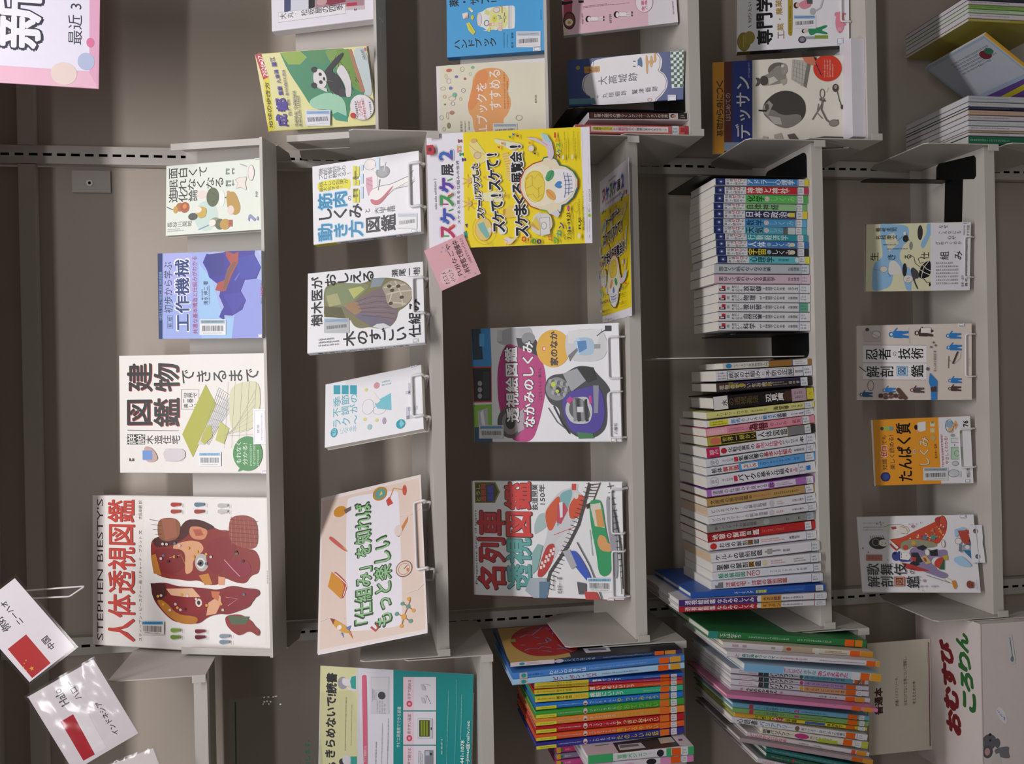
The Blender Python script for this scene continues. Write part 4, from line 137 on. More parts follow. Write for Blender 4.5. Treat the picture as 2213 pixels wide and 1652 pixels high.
{'name':'paperback_book','label':'bright blue paperback with a pale yellow jar and capsules, on slanted shelf','group':'books facing out in the right hand bay','loc':[0.7321,0.0642,0.3779],'rot':[-0.3449,0.0068,-0.0225],'w':0.169,'h':0.1967,'t':0.018,'cover':'4aa3dd','spine':'3a8cc8','front':[('T','薬・サプリ',1047,554,150,993,'1b1b20',0.03,'v'),('T','ハンドブック',242,563,186,817,'1b1b20',0.025,'v'),('Q',[814,600,830,711,883,781,900,866,906,1308,869,1349,474,1345,461,1303,470,861,485,776,540,708,565,597],'e6e6e8'),('Q',[892,866,905,1214,468,1210,470,861,547,828,745,847],'e0df9a'),('E',684,647,126,49,'ddd6d8'),('O',684,647,126,49,7,'8a8088'),('L',[904,1223,471,1218],5,'7a7a4c'),('L',[902,1248,469,1243],5,'7a7a4c'),('L',[900,1274,467,1269],5,'7a7a4c'),('E',679,944,66,47,'d8d048'),('E',686,943,18,15,'7a8a9c'),('P',[875,772,827,848,746,830,786,745],'d6d88a'),('O',606,790,52,47,14,'6a6a7c'),('P',[605,837,597,939,539,939,547,836],'dba88c'),('E',569,913,25,26,'e6d8d4'),('L',[732,1009,719,1060,662,1051,684,1093],20,'7a8f9c'),('L',[779,1145,590,1135],12,'6e6a5c'),('E',684,1144,29,25,'dcdc9c'),('O',684,1144,29,25,7,'6e6a5c'),('E',841,989,50,64,'e2d4d4'),('O',841,989,50,64,6,'8a7a78'),('L',[910,1053,890,1096,774,1094],12,'b5785c'),('P',[599,1016,609,1092,428,1090,441,1023],'e6cfc0'),('L',[578,1024,580,1092],6,'c08a6c'),('L',[542,1024,543,1092],6,'c08a6c'),('L',[506,1023,507,1091],6,'c08a6c'),('L',[469,1023,471,1091],6,'c08a6c'),('E',490,976,37,38,'e6e0e0'),('P',[499,810,528,862,429,861,441,809],'dcd66c'),('P',[465,716,482,810,447,801],'dfd4d8'),('P',[910,438,928,473,853,532,829,514,840,489],'e6e3da'),('P',[919,429,928,473,892,503,867,455],'dcd45a'),('P',[821,311,842,420,736,436,716,332],'e8dcd8'),('P',[741,367,795,428,736,436,715,341],'dca47c'),('E',734,513,46,29,'d8d048'),('P',[623,391,647,452,451,570,396,526,495,433],'dcd64c'),('L',[611,434,429,535],8,'9a963c'),('G',104,1112,407,1141,1,'h','2f5a86'),('G',107,1180,353,1203,1,'h','2f5a86'),('T','監修・編集',243,1288,289,42,'2b4a70',0),('G',584,1834,778,1861,1,'h','2f5a86')],'parts':{'barcode_label':[[('K',[97,1366,398,1370,362,1840,62,1836],'b4bccc','dedee4')]],'corner_label':[[('C',0,1693,83,1837,'46568c')]]},'spine_ops':[('R',0,0,180,1967,'3584c0'),('G',45,492,135,1377,2,'v','1f4a70')]},
{'name':'paperback_book','label':'cream paperback with orange cloud title and tiny coloured shapes, beside yellow poster','group':'books facing out in the right hand bay','loc':[0.5502,0.0386,0.3862],'rot':[-0.2895,-0.0012,0.0309],'w':0.1478,'h':0.2106,'t':0.014,'cover':'e6e1e4','front':[('P',[0,36,1478,74,1478,955,1392,2078,0,2038],'e4deca'),('Q',[1034,682,1198,703,1325,790,1371,941,1367,1107,1323,1254,1216,1351,1096,1405,966,1377,886,1342,765,1412,617,1417,457,1346,380,1262,281,1267,72,1187,100,757,254,686,436,683,541,602,725,591,886,662],'e6a468'),('Q',[1034,682,1308,789,1362,957,1176,1002,853,877,570,670,641,597,757,608],'e3945c'),('T','LLブックを',598,858,992,208,'f2ecea',0.01),('T','すすめる',944,1120,760,215,'f2ecea',0.01),('G',577,1275,1263,1385,2,'h','b5763f'),('E',1379,248,33,57,'d0705a'),('O',1383,504,43,37,8,'8a9a7a'),('E',1401,705,30,33,'8ab89a'),('O',1265,186,40,24,8,'a8a87a'),('O',1175,237,47,40,8,'a8a0b8'),('E',1247,387,27,34,'7a7ab4'),('E',1196,550,27,27,'b07064'),('O',1280,655,30,27,8,'b0ccb4'),('O',1038,121,30,50,8,'a8a89a'),('E',1036,269,33,37,'7880b8'),('O',974,514,37,37,8,'8a8aa0'),('O',881,151,30,27,8,'c88a80'),('E',900,344,47,47,'86b89a'),('O',837,293,43,67,8,'c8b0a0'),('O',814,459,30,23,8,'c0a090'),('E',731,152,17,20,'7a8a6a'),('O',737,303,37,37,8,'a0a0bc'),('E',564,282,37,47,'b88674'),('O',511,197,66,23,8,'c0a49a'),('O',483,79,43,34,8,'b4b4a4'),('E',322,216,56,34,'8a8a64'),('O',259,120,37,24,8,'b0b0a0'),('O',379,1558,49,59,8,'a89c84'),('T','藤澤和子',290,458,207,42,'8a8074',0),('G',183,510,396,549,1,'h','8a8074'),('G',211,585,391,623,1,'h','8a8074'),('T','樹村房',711,1883,156,41,'7a7468',0)],'parts':{'barcode_label':[[('K',[80,1055,303,1061,271,1522,50,1516],'9fb0bc','dcd6cc')]]}},
{'name':'magazine_book','label':'pink and white cookery book with two cartoon chefs, in right hand bay','group':'books facing out in the right hand bay','loc':[0.7865,0.0358,0.1331],'rot':[-0.3068,-0.0076,0.1192],'w':0.1828,'h':0.2185,'t':0.012,'cover':'e2bcca','spine':'b9b7bb','front':[('P',[1280,66,1255,249,377,182,362,16],'b04a5c'),('P',[0,2185,0,1621,1060,1681,991,2185],'e0dbe2'),('E',293,125,183,122,'4a2a2a'),('E',293,125,146,96,'7a4038'),('E',257,119,73,74,'e2dcd0'),('E',252,123,32,35,'d89a3c'),('P',[0,0,71,0,125,3,133,82,0,74],'c8c4a8'),('Q',[711,0,713,9,679,59,686,217,640,214,623,21,631,0],'1c1a1e'),('P',[681,321,668,425,622,422,625,327],'1c1a1e'),('G',504,407,555,1006,2,'v','4a4448'),('G',496,968,517,1296,1,'v','7a7478'),('E',276,494,66,56,'2a2426'),('E',269,510,53,35,'ecdcd8'),('P',[321,547,300,681,217,676,227,542],'ece6ea'),('L',[321,547,300,681,217,676,227,542],5,'777'),('P',[283,676,286,792,257,790,250,678],'e2dadf'),('P',[246,674,232,789,203,787,221,676],'e2dadf'),('E',277,789,24,15,'55484c'),('E',219,786,20,15,'55484c'),('E',297,1038,66,56,'2a2426'),('E',291,1054,53,34,'ecdcd8'),('P',[343,1091,322,1224,239,1219,248,1086],'ece6ea'),('L',[343,1091,322,1224,239,1219,248,1086],5,'777'),('P',[304,1219,308,1334,279,1332,271,1221],'e2dadf'),('P',[268,1217,253,1331,225,1329,242,1219],'e2dadf'),('E',299,1331,24,15,'55484c'),('E',241,1327,20,15,'55484c'),('G',181,354,403,410,1,'h','777'),('G',142,878,333,950,1,'h','777'),('E',471,1575,199,162,'ece2e8'),('O',471,1575,199,162,8,'c88aa0'),('T','食事',406,1549,226,60,'cf6a92',0.04),('T','介護',417,1610,190,43,'cf6a92',0.04),('G',160,2088,434,2132,1,'h','6a6468')]},
{'name':'boxed_card_set','label':'navy and white castle box with gold cloud and green checkered band','cat':'box','group':'books facing out in the right hand bay','loc':[0.5878,0.0047,0.1314],'rot':[-0.6013,-0.053,-0.2313],'w':0.0888,'h':0.2329,'t':0.02,'cover':'3a4a80','spine':'2f3d6c','front':[('Q',[856,485,888,1123,888,1817,865,1853,747,1923,604,1897,558,1863,503,1959,369,2029,240,2012,115,1925,40,1820,0,1810,0,779,22,433,164,473,212,380,318,306,438,290,536,329,591,387,609,481],'dcd9de'),('L',[855,540,747,539],8,'3a3a44'),('L',[156,473,247,362,385,317,518,348,580,424],9,'3a3a44'),('L',[883,1801,783,1879,639,1871,568,1840,543,1857,488,1941,370,2003,226,1977,110,1872,50,1793,5,1788],9,'3a3a44'),('P',[745,343,732,668,645,676,622,648,619,350],'bd8c3c'),('T','史跡',677,519,75,242,'6a4a1c',0,'v'),('E',733,215,38,43,'a08a5c'),('T','大',456,724,155,185,'33333a',0.005),('T','高',465,930,154,183,'33333a',0.005),('T','城',474,1134,153,182,'33333a',0.005),('T','跡',483,1336,153,180,'33333a',0.005),('T','丸',175,766,92,108,'33333a',0),('T','根',184,896,92,107,'33333a',0),('T','砦',193,1024,92,106,'33333a',0),('T','跡',201,1152,91,106,'33333a',0),('T','鷲',206,1376,86,112,'33333a',0),('T','津',217,1509,86,111,'33333a',0),('T','砦',228,1641,85,110,'33333a',0),('T','跡',240,1772,85,110,'33333a',0),('Q',[845,1502,745,1528,635,1528,694,1457,672,1430,737,1421,785,1430],'2f5a8c'),('P',[779,1345,775,1395,756,1395,760,1345],'2a3a5c'),('P',[686,1344,682,1394,663,1394,667,1344],'2a3a5c'),('P',[771,1413,769,1439,679,1439,681,1412],'c8ccd8'),('Q',[862,1590,859,1625,753,1634,757,1687,846,1687,840,1722,746,1731,744,1757,888,1750,888,1794,724,1804,714,1731,633,1722,636,1687,718,1678,705,1639,518,1639,520,1604],'c89a5c'),('O',41,1674,29,40,12,'b08a8c'),('G',141,576,195,661,1,'h','666'),('P',[888,2072,888,2329,225,2329,226,2108],'d8dcd8'),('P',[888,2131,888,2186,878,2186,878,2131],'1f5a50'),('P',[888,2240,888,2295,869,2296,869,2241],'1f5a50'),('P',[882,2076,883,2131,830,2133,829,2078],'1f5a50'),('P',[873,2186,874,2241,821,2243,821,2188],'1f5a50'),('P',[864,2296,865,2329,812,2329,812,2298],'1f5a50'),('P',[825,2133,825,2188,773,2190,772,2136],'1f5a50'),('P',[816,2243,817,2298,764,2300,764,2245],'1f5a50'),('P',[777,2080,777,2135,724,2138,724,2082],'1f5a50'),('P',[768,2191,768,2245,716,2247,715,2193],'1f5a50'),('P',[759,2300,760,2329,707,2329,707,2302],'1f5a50'),('P',[719,2138,720,2193,667,2195,666,2140],'1f5a50'),('P',[711,2247,711,2302,659,2304,658,2250],'1f5a50'),('P',[671,2084,671,2140,618,2142,618,2086],'1f5a50'),('P',[662,2195,663,2250,610,2252,609,2197],'1f5a50'),('P',[654,2304,654,2329,601,2329,601,2307],'1f5a50'),('P',[613,2142,614,2197,561,2199,560,2144],'1f5a50'),('P',[605,2252,606,2306,553,2309,552,2254],'1f5a50'),('P',[564,2088,565,2144,512,2146,511,2091],'1f5a50'),('P',[556,2199,557,2254,504,2256,503,2201],'1f5a50'),('P',[548,2309,548,2329,496,2329,495,2311],'1f5a50'),('P',[507,2146,508,2201,455,2203,454,2148],'1f5a50'),('P',[499,2256,500,2311,447,2313,446,2258],'1f5a50'),('P',[458,2093,459,2148,405,2150,405,2095],'1f5a50'),('P',[450,2203,451,2258,398,2260,397,2205],'1f5a50'),('P',[442,2313,442,2329,389,2329,389,2315],'1f5a50'),('P',[401,2150,402,2205,348,2207,347,2152],'1f5a50'),('P',[393,2260,394,2315,341,2317,340,2262],'1f5a50'),('P',[351,2097,352,2152,299,2154,298,2099],'1f5a50'),('P',[343,2207,345,2262,291,2264,290,2209],'1f5a50'),('P',[336,2317,336,2329,283,2329,283,2320],'1f5a50'),('P',[294,2154,295,2209,241,2211,240,2156],'1f5a50'),('P',[286,2265,288,2320,234,2322,233,2267],'1f5a50')],'parts':{'price_label':[[('P',[0,2034,108,2034,99,2190,0,2191],'dcdce2'),('L',[88,2051,80,2173,4,2173,4,2052,88,2051],8,'6a7aa0')]],'barcode_label':[[('P',[158,21,143,548,30,584,50,19],'5f8a98')]]}},
{'name':'paperback_book','label':'white careers paperback with a pink pig and a man in green overalls','group':'books facing out in the right hand bay','loc':[0.747,0.0381,-0.2273],'rot':[-0.3071,0.0032,-0.0228],'w':0.1515,'h':0.2165,'t':0.02,'cover':'e4e2e8','spine':'2a2228','front':[('Q',[191,265,142,260,97,246,59,224,30,196,13,164,9,130,18,95,39,63,71,36,112,15,159,2,180,0,233,0,258,3,303,16,342,38,370,66,387,98,391,133,383,167,361,199,329,227,288,247,241,260],'8a7a2c'),('E',274,238,131,111,'938434'),('G',91,106,330,147,1,'h','c9bb7a'),('T','専',264,540,281,293,'17171a',0.045),('T','門',595,537,281,293,'17171a',0.045),('T','学',926,533,280,293,'17171a',0.045),('T','工',288,855,150,125,'8a6a5c',0.02),('T','業',445,844,150,125,'a8862c',0.02),('T','・',602,834,150,125,'a8862c',0.02),('T','農',759,823,150,125,'a8862c',0.02),('T','業',916,812,150,125,'a8862c',0.02),('T','\\',501,250,86,65,'4a4034',0),('T','知',612,251,86,65,'4a4034',0),('T','り',722,252,86,65,'4a4034',0),('T','た',833,253,86,65,'4a4034',0),('T','い',943,254,86,65,'4a4034',0),('Q',[1515,996,1515,1088,289,1079,254,1050,274,1001,315,988],'a8902c'),('G',313,1007,849,1064,1,'h','5a4a14'),('E',167,1263,70,78,'4a444c'),('E',170,1263,43,49,'8f8a94'),('P',[228,1332,216,1516,164,1515,176,1331],'9aa0a0'),('P',[236,1506,220,1757,154,1757,171,1506],'7f9a3c'),('E',335,1289,40,34,'1f1b1c'),('E',337,1327,35,44,'e2c0a4'),('Q',[379,1371,378,1536,434,1739,384,1744,333,1613,274,1748,234,1747,288,1535,243,1467,246,1419,298,1390],'2f8a5c'),('E',461,1989,213,87,'dc8a9c'),('E',624,1928,45,43,'dc8a9c'),('E',320,1979,48,48,'e09cab'),('P',[641,2048,637,2100,598,2099,601,2048],'cf7c90'),('P',[433,2047,429,2098,390,2098,393,2046],'cf7c90'),('E',271,1985,13,16,'c4687c'),('E',853,1151,60,49,'3a2a28'),('E',856,1176,45,34,'e0b49c'),('Q',[899,1200,950,1327,1022,1424,821,1452,762,1306,797,1229],'d88a9c'),('P',[1069,1328,1059,1463,861,1462,867,1365],'55555c'),('E',711,1466,70,53,'b0b2b4'),('L',[717,1519,770,1616,926,1665],30,'b9bcc2')],'parts':{'barcode_label':[[('K',[398,1090,667,1092,637,1528,368,1526],'7fa4cc','e2e0e6')]],'corner_label':[[('C',24,1919,165,2045,'46568c')]]},'spine_ops':[('R',0,0,200,2165,'2a2228'),('R',0,0,200,260,'8a7a2c'),('R',0,1082,200,1386,'3a5a3c')]},
{'name':'drawing_book','label':'pencil drawing manual with orange and blue title bands, grey dog and apple and red disc','group':'books facing out in the right hand bay','loc':[0.5551,0.0257,-0.215],'rot':[-0.304,0.0092,-0.0144],'w':0.1826,'h':0.2617,'t':0.012,'cover':'ddd8cc','front':[('P',[0,0,1826,0,1826,233,0,221],'c88a24'),('P',[0,221,1826,233,1826,386,0,374],'5a2a26'),('P',[0,374,1826,386,1826,782,0,771],'2b3a86'),('T','基',406,138,131,127,'3a2a10',0.02),('T','礎',547,139,131,127,'3a2a10',0.02),('T','か',688,140,131,127,'3a2a10',0.02),('T','ら',828,141,131,127,'3a2a10',0.02),('T','身',969,142,131,127,'3a2a10',0.02),('T','に',1110,143,131,127,'3a2a10',0.02),('T','つ',1251,144,131,127,'3a2a10',0.02),('T','く',1392,145,131,127,'3a2a10',0.02),('T','は',695,302,100,95,'c8a8a0',0),('T','じ',807,303,100,95,'c8a8a0',0),('T','め',920,304,100,95,'c8a8a0',0),('T','て',1032,304,100,95,'c8a8a0',0),('T','の',1145,305,100,95,'c8a8a0',0),('T','デッサン',896,594,1233,291,'1c2450',0.05),('T','デッサン',899,589,1227,287,'dcdcea',0.02),('G',1487,684,1784,739,1,'h','aab0d8'),('E',1604,1272,149,192,'6a665e'),('Q',[1494,923,1525,1079,1714,1274,1627,1390,1425,1447,1331,1350,1306,1078,1313,941],'8f8b82'),('P',[1446,1078,1479,1195,1395,1272,1315,1097],'c8c4ba'),('E',1405,1005,95,83,'4e4a46'),('Q',[1480,825,1464,923,1373,942,1306,892,1300,824,1396,883],'5a5650'),('E',1617,1395,109,63,'9a968c'),('E',1679,1361,30,29,'d0ccc2'),('P',[1393,1311,1425,1447,1326,1437,1290,1369],'a8a49a'),('P',[1797,1546,1765,1758,1678,1892,1227,1793,1401,1524],'b8b4ac'),('P',[1741,1834,1668,1896,1217,1812,1269,1755],'7a766e'),('L',[1737,1555,1643,1815],6,'8c8880'),('L',[1654,1558,1552,1807],6,'8c8880'),('L',[1570,1562,1461,1798],6,'8c8880'),('L',[1486,1565,1371,1790],6,'8c8880'),('L',[1403,1569,1280,1782],6,'8c8880'),('L',[1785,1594,1399,1553],6,'8c8880'),('L',[1766,1644,1353,1611],6,'8c8880'),('L',[1747,1694,1306,1668],6,'8c8880'),('L',[1728,1744,1259,1726],6,'8c8880'),('Q',[1826,1735,1826,2002,1730,2026,1672,2007,1656,1930,1723,1796],'c8705c'),('P',[1825,1921,1810,2008,1710,2026,1753,1969],'4a2a26'),('Q',[1570,2488,1503,2478,1441,2451,1390,2408,1351,2351,1329,2286,1323,2216,1336,2145,1366,2080,1411,2024,1468,1981,1532,1954,1601,1945,1668,1955,1730,1982,1782,2026,1820,2082,1826,2100,1826,2306,1804,2354,1759,2409,1703,2452,1638,2479],'d0402c'),('P',[1826,1735,1826,1953,1672,2007,1657,1920,1723,1796],'cf7c62'),('L',[1712,1988,1449,2102],16,'2a2a5c'),('G',1407,2140,1751,2342,4,'h','e8b4a8'),('Q',[852,968,990,1017,1140,1193,1191,1368,1172,1523,1074,1696,930,1792,731,1800,595,1732,483,1577,435,1422,500,1228,626,1093,731,996],'45413d'),('Q',[751,996,843,1153,693,1346,716,1694,595,1732,483,1577,435,1422,500,1228,626,1093],'7c7872'),('P',[892,978,1005,1095,922,1173,707,1074,751,996],'98948c'),('P',[707,1074,656,1307,514,1345,541,1190],'a8a49c'),('P',[836,890,818,1055,784,1055,806,895],'26241f'),('E',878,1056,70,39,'55514c'),('O',1091,2114,89,43,16,'6a665e'),('L',[995,2061,990,2157,836,2079,586,1924],26,'77736b'),('L',[953,2118,775,2098,572,2193,447,2326,562,2412],34,'6f6b63'),('L',[897,2041,720,2012,596,2116],20,'87837b'),('L',[975,2061,940,2176],30,'5f5b53'),('E',501,2331,64,91,'8a867c'),('O',501,2331,64,91,8,'4f4b45'),('L',[1107,2196,1204,2234],6,'8a867c'),('E',1187,2366,79,59,'4a4640'),('E',1206,2368,40,29,'9a968e'),('L',[1126,2396,956,2433,775,2490],16,'55514b'),('E',807,2485,47,24,'55514b'),('P',[322,1189,355,1325,234,1363,199,1266,262,1188],'a8a49a'),('P',[310,1441,334,1576,210,1662,165,1575,229,1479],'5f5b55'),('P',[226,1961,247,2153,221,2506,0,2505,0,2142,8,1960],'55514b'),('P',[203,2038,218,2153,19,2152,25,2037],'8a867e'),('P',[312,974,287,1072,208,1052,233,954],'b0aca2')],'parts':{'barcode_label':[[('P',[216,218,192,759,21,758,45,217],'8a9ab0')]]}},
{'name':'slim_paperback','label':'slim paperback with blue band and yellow tip, first at right of fourth shelf row','group':'matching slim paperbacks in the right group on the fourth shelf','loc':[0.3939,0.0619,-0.1127],'rot':[-0.0017,0,1.5708],'w':0.128,'h':0.1891,'t':0.0128,'cover':'dfdfe4','spine_ops':[('R',3,12,126,204,'222f62'),('E',64,122,39,52,'3d4f88'),('E',64,119,15,20,'cdd0de'),('T','知識',92,292,51,137,'55555c',0,'v'),('T','ゼロ',92,439,56,142,'c03a48',0.03,'v'),('T','でも',92,562,51,94,'55555c',0,'v'),('T','楽しく読める!',34,422,47,398,'55555c',0,'v'),('R',0,634,124,1662,'3f7fc0'),('T','アドラー心理学',65,1123,100,944,'e6e9ee',0.03,'v'),('R',0,1802,128,1891,'d8cc3c')],'sparts':{'spine_label':[[('S',3,1672,126,1797,'3f4f9c','d9dae0')]]}},
{'name':'slim_paperback','label':'slim paperback with red band and white lettering in the fourth shelf series','group':'matching slim paperbacks in the right group on the fourth shelf','loc':[0.379,0.0641,-0.1127],'rot':[-0.0021,0,1.5708],'w':0.128,'h':0.1898,'t':0.014,'cover':'dfdfe4','spine_ops':[('R',3,12,137,204,'222f62'),('E',70,122,42,52,'3d4f88'),('E',70,119,17,20,'cdd0de'),('T','知識',101,292,56,137,'55555c',0,'v'),('T','ゼロ',101,439,62,142,'c03a48',0.03,'v'),('T','でも',101,562,56,95,'55555c',0,'v'),('T','楽しく読める!',37,423,52,398,'55555c',0,'v'),('R',0,634,136,1669,'c0303a'),('T','神様と神社',71,1062,109,821,'f0e2da',0.03,'v'),('G',35,1393,105,1518,1,'v','e8b0a8'),('R',0,1809,140,1898,'b83a54')],'sparts':{'spine_label':[[('S',3,1679,137,1804,'3f4f9c','d9dae0')]]}},
{'name':'slim_paperback','label':'slim paperback with vivid green band and dark lettering in the fourth shelf series','group':'matching slim paperbacks in the right group on the fourth shelf','loc':[0.3642,0.0672,-0.1127],'rot':[0.0006,0,1.5708],'w':0.128,'h':0.1901,'t':0.0152,'cover':'dfdfe4','spine_ops':[('R',3,12,149,204,'222f62'),('E',76,122,46,52,'3d4f88'),('E',76,120,18,20,'cdd0de'),('T','知識',109,293,61,137,'55555c',0,'v'),('T','ゼロ',109,440,67,142,'c03a48',0.03,'v'),('T','でも',109,563,61,95,'55555c',0,'v'),('T','楽しく読める!',40,424,56,399,'55555c',0,'v'),('R',0,635,147,1672,'5fbf5c'),('T','化学',77,836,118,351,'26402a',0.03,'v'),('E',76,1069,46,47,'e4dcdc'),('T','の',76,1069,61,75,'b05a6a',0.02,'v'),('T','しくみ',76,1388,91,503,'a8dca0',0,'v'),('R',0,1811,152,1901,'4faa50')],'sparts':{'spine_label':[[('S',3,1682,149,1806,'3f4f9c','d9dae0')]]}},
{'name':'slim_paperback','label':'slim paperback with pale green band in the fourth shelf series','group':'matching slim paperbacks in the right group on the fourth shelf','loc':[0.3477,0.0717,-0.1127],'rot':[0.0064,0,1.5708],'w':0.128,'h':0.1898,'t':0.0128,'cover':'dfdfe4','spine_ops':[('R',3,12,126,205,'222f62'),('E',64,122,38,52,'3d4f88'),('E',64,120,15,20,'cdd0de'),('T','知識',92,293,51,137,'55555c',0,'v'),('T','ゼロ',92,441,56,142,'c03a48',0.03,'v'),('T','でも',92,564,51,95,'55555c',0,'v'),('T','楽しく読める!',34,425,47,400,'55555c',0,'v'),('R',0,637,124,1668,'98c890'),('T','自律神経',66,984,100,659,'2c4a34',0.03,'v'),('R',0,1808,128,1898,'78b070')],'sparts':{'spine_label':[[('S',3,1678,126,1803,'3f4f9c','d9dae0')]]}},
{'name':'slim_paperback','label':'slim paperback with navy band and yellow tip in the fourth shelf series','group':'matching slim paperbacks in the right group on the fourth shelf','loc':[0.3341,0.0709,-0.1127],'rot':[0.0066,0,1.5708],'w':0.128,'h':0.19,'t':0.0147,'cover':'dfdfe4','spine_ops':[('R',3,12,144,205,'222f62'),('E',74,122,44,52,'3d4f88'),('E',74,120,18,20,'cdd0de'),('T','知識',106,293,59,137,'55555c',0,'v'),('T','ゼロ',106,441,65,142,'c03a48',0.03,'v'),('T','でも',106,564,59,95,'55555c',0,'v'),('T','楽しく読める!',39,424,55,399,'55555c',0,'v'),('R',0,637,143,1670,'2b3358'),('T','日本の政治',75,1066,115,824,'e4e4ea',0.03,'v'),('R',29,1525,118,1645,'d8c84c'),('E',74,1513,37,25,'d8d8c0'),('R',0,1810,147,1900,'d8c43c')],'sparts':{'spine_label':[[('S',3,1680,144,1805,'3f4f9c','d9dae0')]]}},
{'name':'slim_paperback','label':'slim paperback with sky blue band and dark lettering between navy and grey tipped series books','group':'matching slim paperbacks in the right group on the fourth shelf','loc':[0.3188,0.074,-0.1127],'rot':[0.0075,0,1.5708],'w':0.128,'h':0.1896,'t':0.0143,'cover':'dfdfe4','spine_ops':[('R',3,13,140,205,'222f62'),('E',72,123,43,53,'3d4f88'),('E',72,120,17,20,'cdd0de'),('T','知識',103,294,57,138,'55555c',0,'v'),('T','ゼロ',103,441,63,143,'c03a48',0.03,'v'),('T','でも',103,565,57,95,'55555c',0,'v'),('T','楽しく読める!',38,425,53,400,'55555c',0,'v'),('R',0,638,139,1666,'4f98cc'),('T','数学',73,839,112,353,'1f3a5c',0.03,'v'),('E',72,1073,43,48,'e4dcdc'),('T','の',72,1073,57,75,'b05a6a',0.02,'v'),('T','しくみ',72,1387,86,493,'9fd0d4',0,'v'),('R',0,1806,143,1896,'5fa8d4')],'sparts':{'spine_label':[[('S',3,1676,140,1801,'3f4f9c','d9dae0')]]}},
{'name':'slim_paperback','label':'slim paperback with pale blue band ending in a grey patch in the fourth shelf series','group':'matching slim paperbacks in the right group on the fourth shelf','loc':[0.304,0.0761,-0.1127],'rot':[0.0114,0,1.5708],'w':0.128,'h':0.189,'t':0.0139,'cover':'dfdfe4','spine_ops':[('R',3,13,136,205,'222f62'),('E',69,123,42,53,'3d4f88'),('E',69,120,17,20,'cdd0de'),('T','知識',100,294,55,138,'55555c',0,'v'),('T','ゼロ',100,442,61,143,'c03a48',0.03,'v'),('T','でも',100,566,55,95,'55555c',0,'v'),('T','楽しく読める!',37,426,51,401,'55555c',0,'v'),('R',0,638,134,1660,'5aa6c0'),('T','天気',71,840,108,353,'26303a',0.03,'v'),('E',69,1074,42,48,'e4dcdc'),('T','の',69,1074,55,75,'b05a6a',0.02,'v'),('T','しくみ',69,1385,83,486,'9fd0d4',0,'v'),('R',3,1415,133,1510,'60666c'),('R',0,1510,134,1660,'c4cfd0'),('R',0,1800,139,1890,'4fa6b4')],'sparts':{'spine_label':[[('S',3,1670,136,1795,'3f4f9c','d9dae0')]]}},
{'name':'slim_paperback','label':'slim paperback with dark teal band in the fourth shelf series','group':'matching slim paperbacks in the right group on the fourth shelf','loc':[0.2881,0.0694,-0.1126],'rot':[0.0158,0,1.5708],'w':0.128,'h':0.1884,'t':0.0122,'cover':'dfdfe4','spine_ops':[('R',2,12,120,205,'222f62'),('E',61,122,37,52,'3d4f88'),('E',61,120,15,20,'cdd0de'),('T','知識',88,293,49,137,'55555c',0,'v'),('T','ゼロ',88,440,54,142,'c03a48',0.03,'v'),('T','でも',88,564,49,95,'55555c',0,'v'),('T','楽しく読める!',32,424,45,399,'55555c',0,'v'),('R',0,636,118,1654,'2f94a4'),('T','行動経済学',62,1065,95,823,'c4e4e4',0.03,'v'),('R',0,1794,122,1884,'2f94a4')],'sparts':{'spine_label':[[('S',2,1664,120,1789,'3f4f9c','d9dae0')]]}},
{'name':'slim_paperback','label':'slim paperback with blue band and white lettering directly above the black series volume','group':'matching slim paperbacks in the right group on the fourth shelf','loc':[0.2748,0.0676,-0.1126],'rot':[0.0139,0,1.5708],'w':0.128,'h':0.1882,'t':0.0124,'cover':'dfdfe4','spine_ops':[('R',2,12,122,204,'222f62'),('E',62,122,37,52,'3d4f88'),('E',62,120,15,20,'cdd0de'),('T','知識',89,293,50,137,'55555c',0,'v'),('T','ゼロ',89,440,55,142,'c03a48',0.03,'v'),('T','でも',89,563,50,95,'55555c',0,'v'),('T','楽しく読める!',33,424,46,399,'55555c',0,'v'),('R',0,636,120,1653,'3a78be'),('T','人体',63,829,97,361,'eef0f4',0.03,'v'),('E',62,1072,37,45,'8fb0c8'),('T','しくみ',62,1327,87,386,'eceef0',0.01,'v'),('E',62,1545,37,62,'d8d0b8'),('R',0,1792,124,1882,'3a6cae')],'sparts':{'spine_label':[[('S',2,1663,122,1787,'3f4f9c','d9dae0')]]}},
{'name':'slim_paperback','label':'slim paperback with black band and yellow lettering in the fourth shelf series','group':'matching slim paperbacks in the right group on the fourth shelf','loc':[0.2616,0.0682,-0.1126],'rot':[0.0122,0,1.5708],'w':0.128,'h':0.1878,'t':0.0143,'cover':'dfdfe4','spine_ops':[('R',3,12,140,204,'222f62'),('E',71,122,43,52,'3d4f88'),('E',71,120,17,20,'cdd0de'),('T','知識',103,293,57,137,'55555c',0,'v'),('T','ゼロ',103,440,63,142,'c03a48',0.03,'v'),('T','でも',103,564,57,95,'55555c',0,'v'),('T','楽しく読める!',38,424,53,399,'55555c',0,'v'),('R',0,636,138,1648,'26262c'),('T','宇宙',73,829,111,362,'e4d03c',0.03,'v'),('E',71,1072,43,45,'8fb0c8'),('T','しくみ',71,1328,100,387,'eceef0',0.01,'v'),('E',71,1541,43,62,'d8d0b8'),('R',0,1788,143,1878,'2a2a2e')],'sparts':{'spine_label':[[('S',3,1658,140,1783,'3f4f9c','d9dae0')]]}},
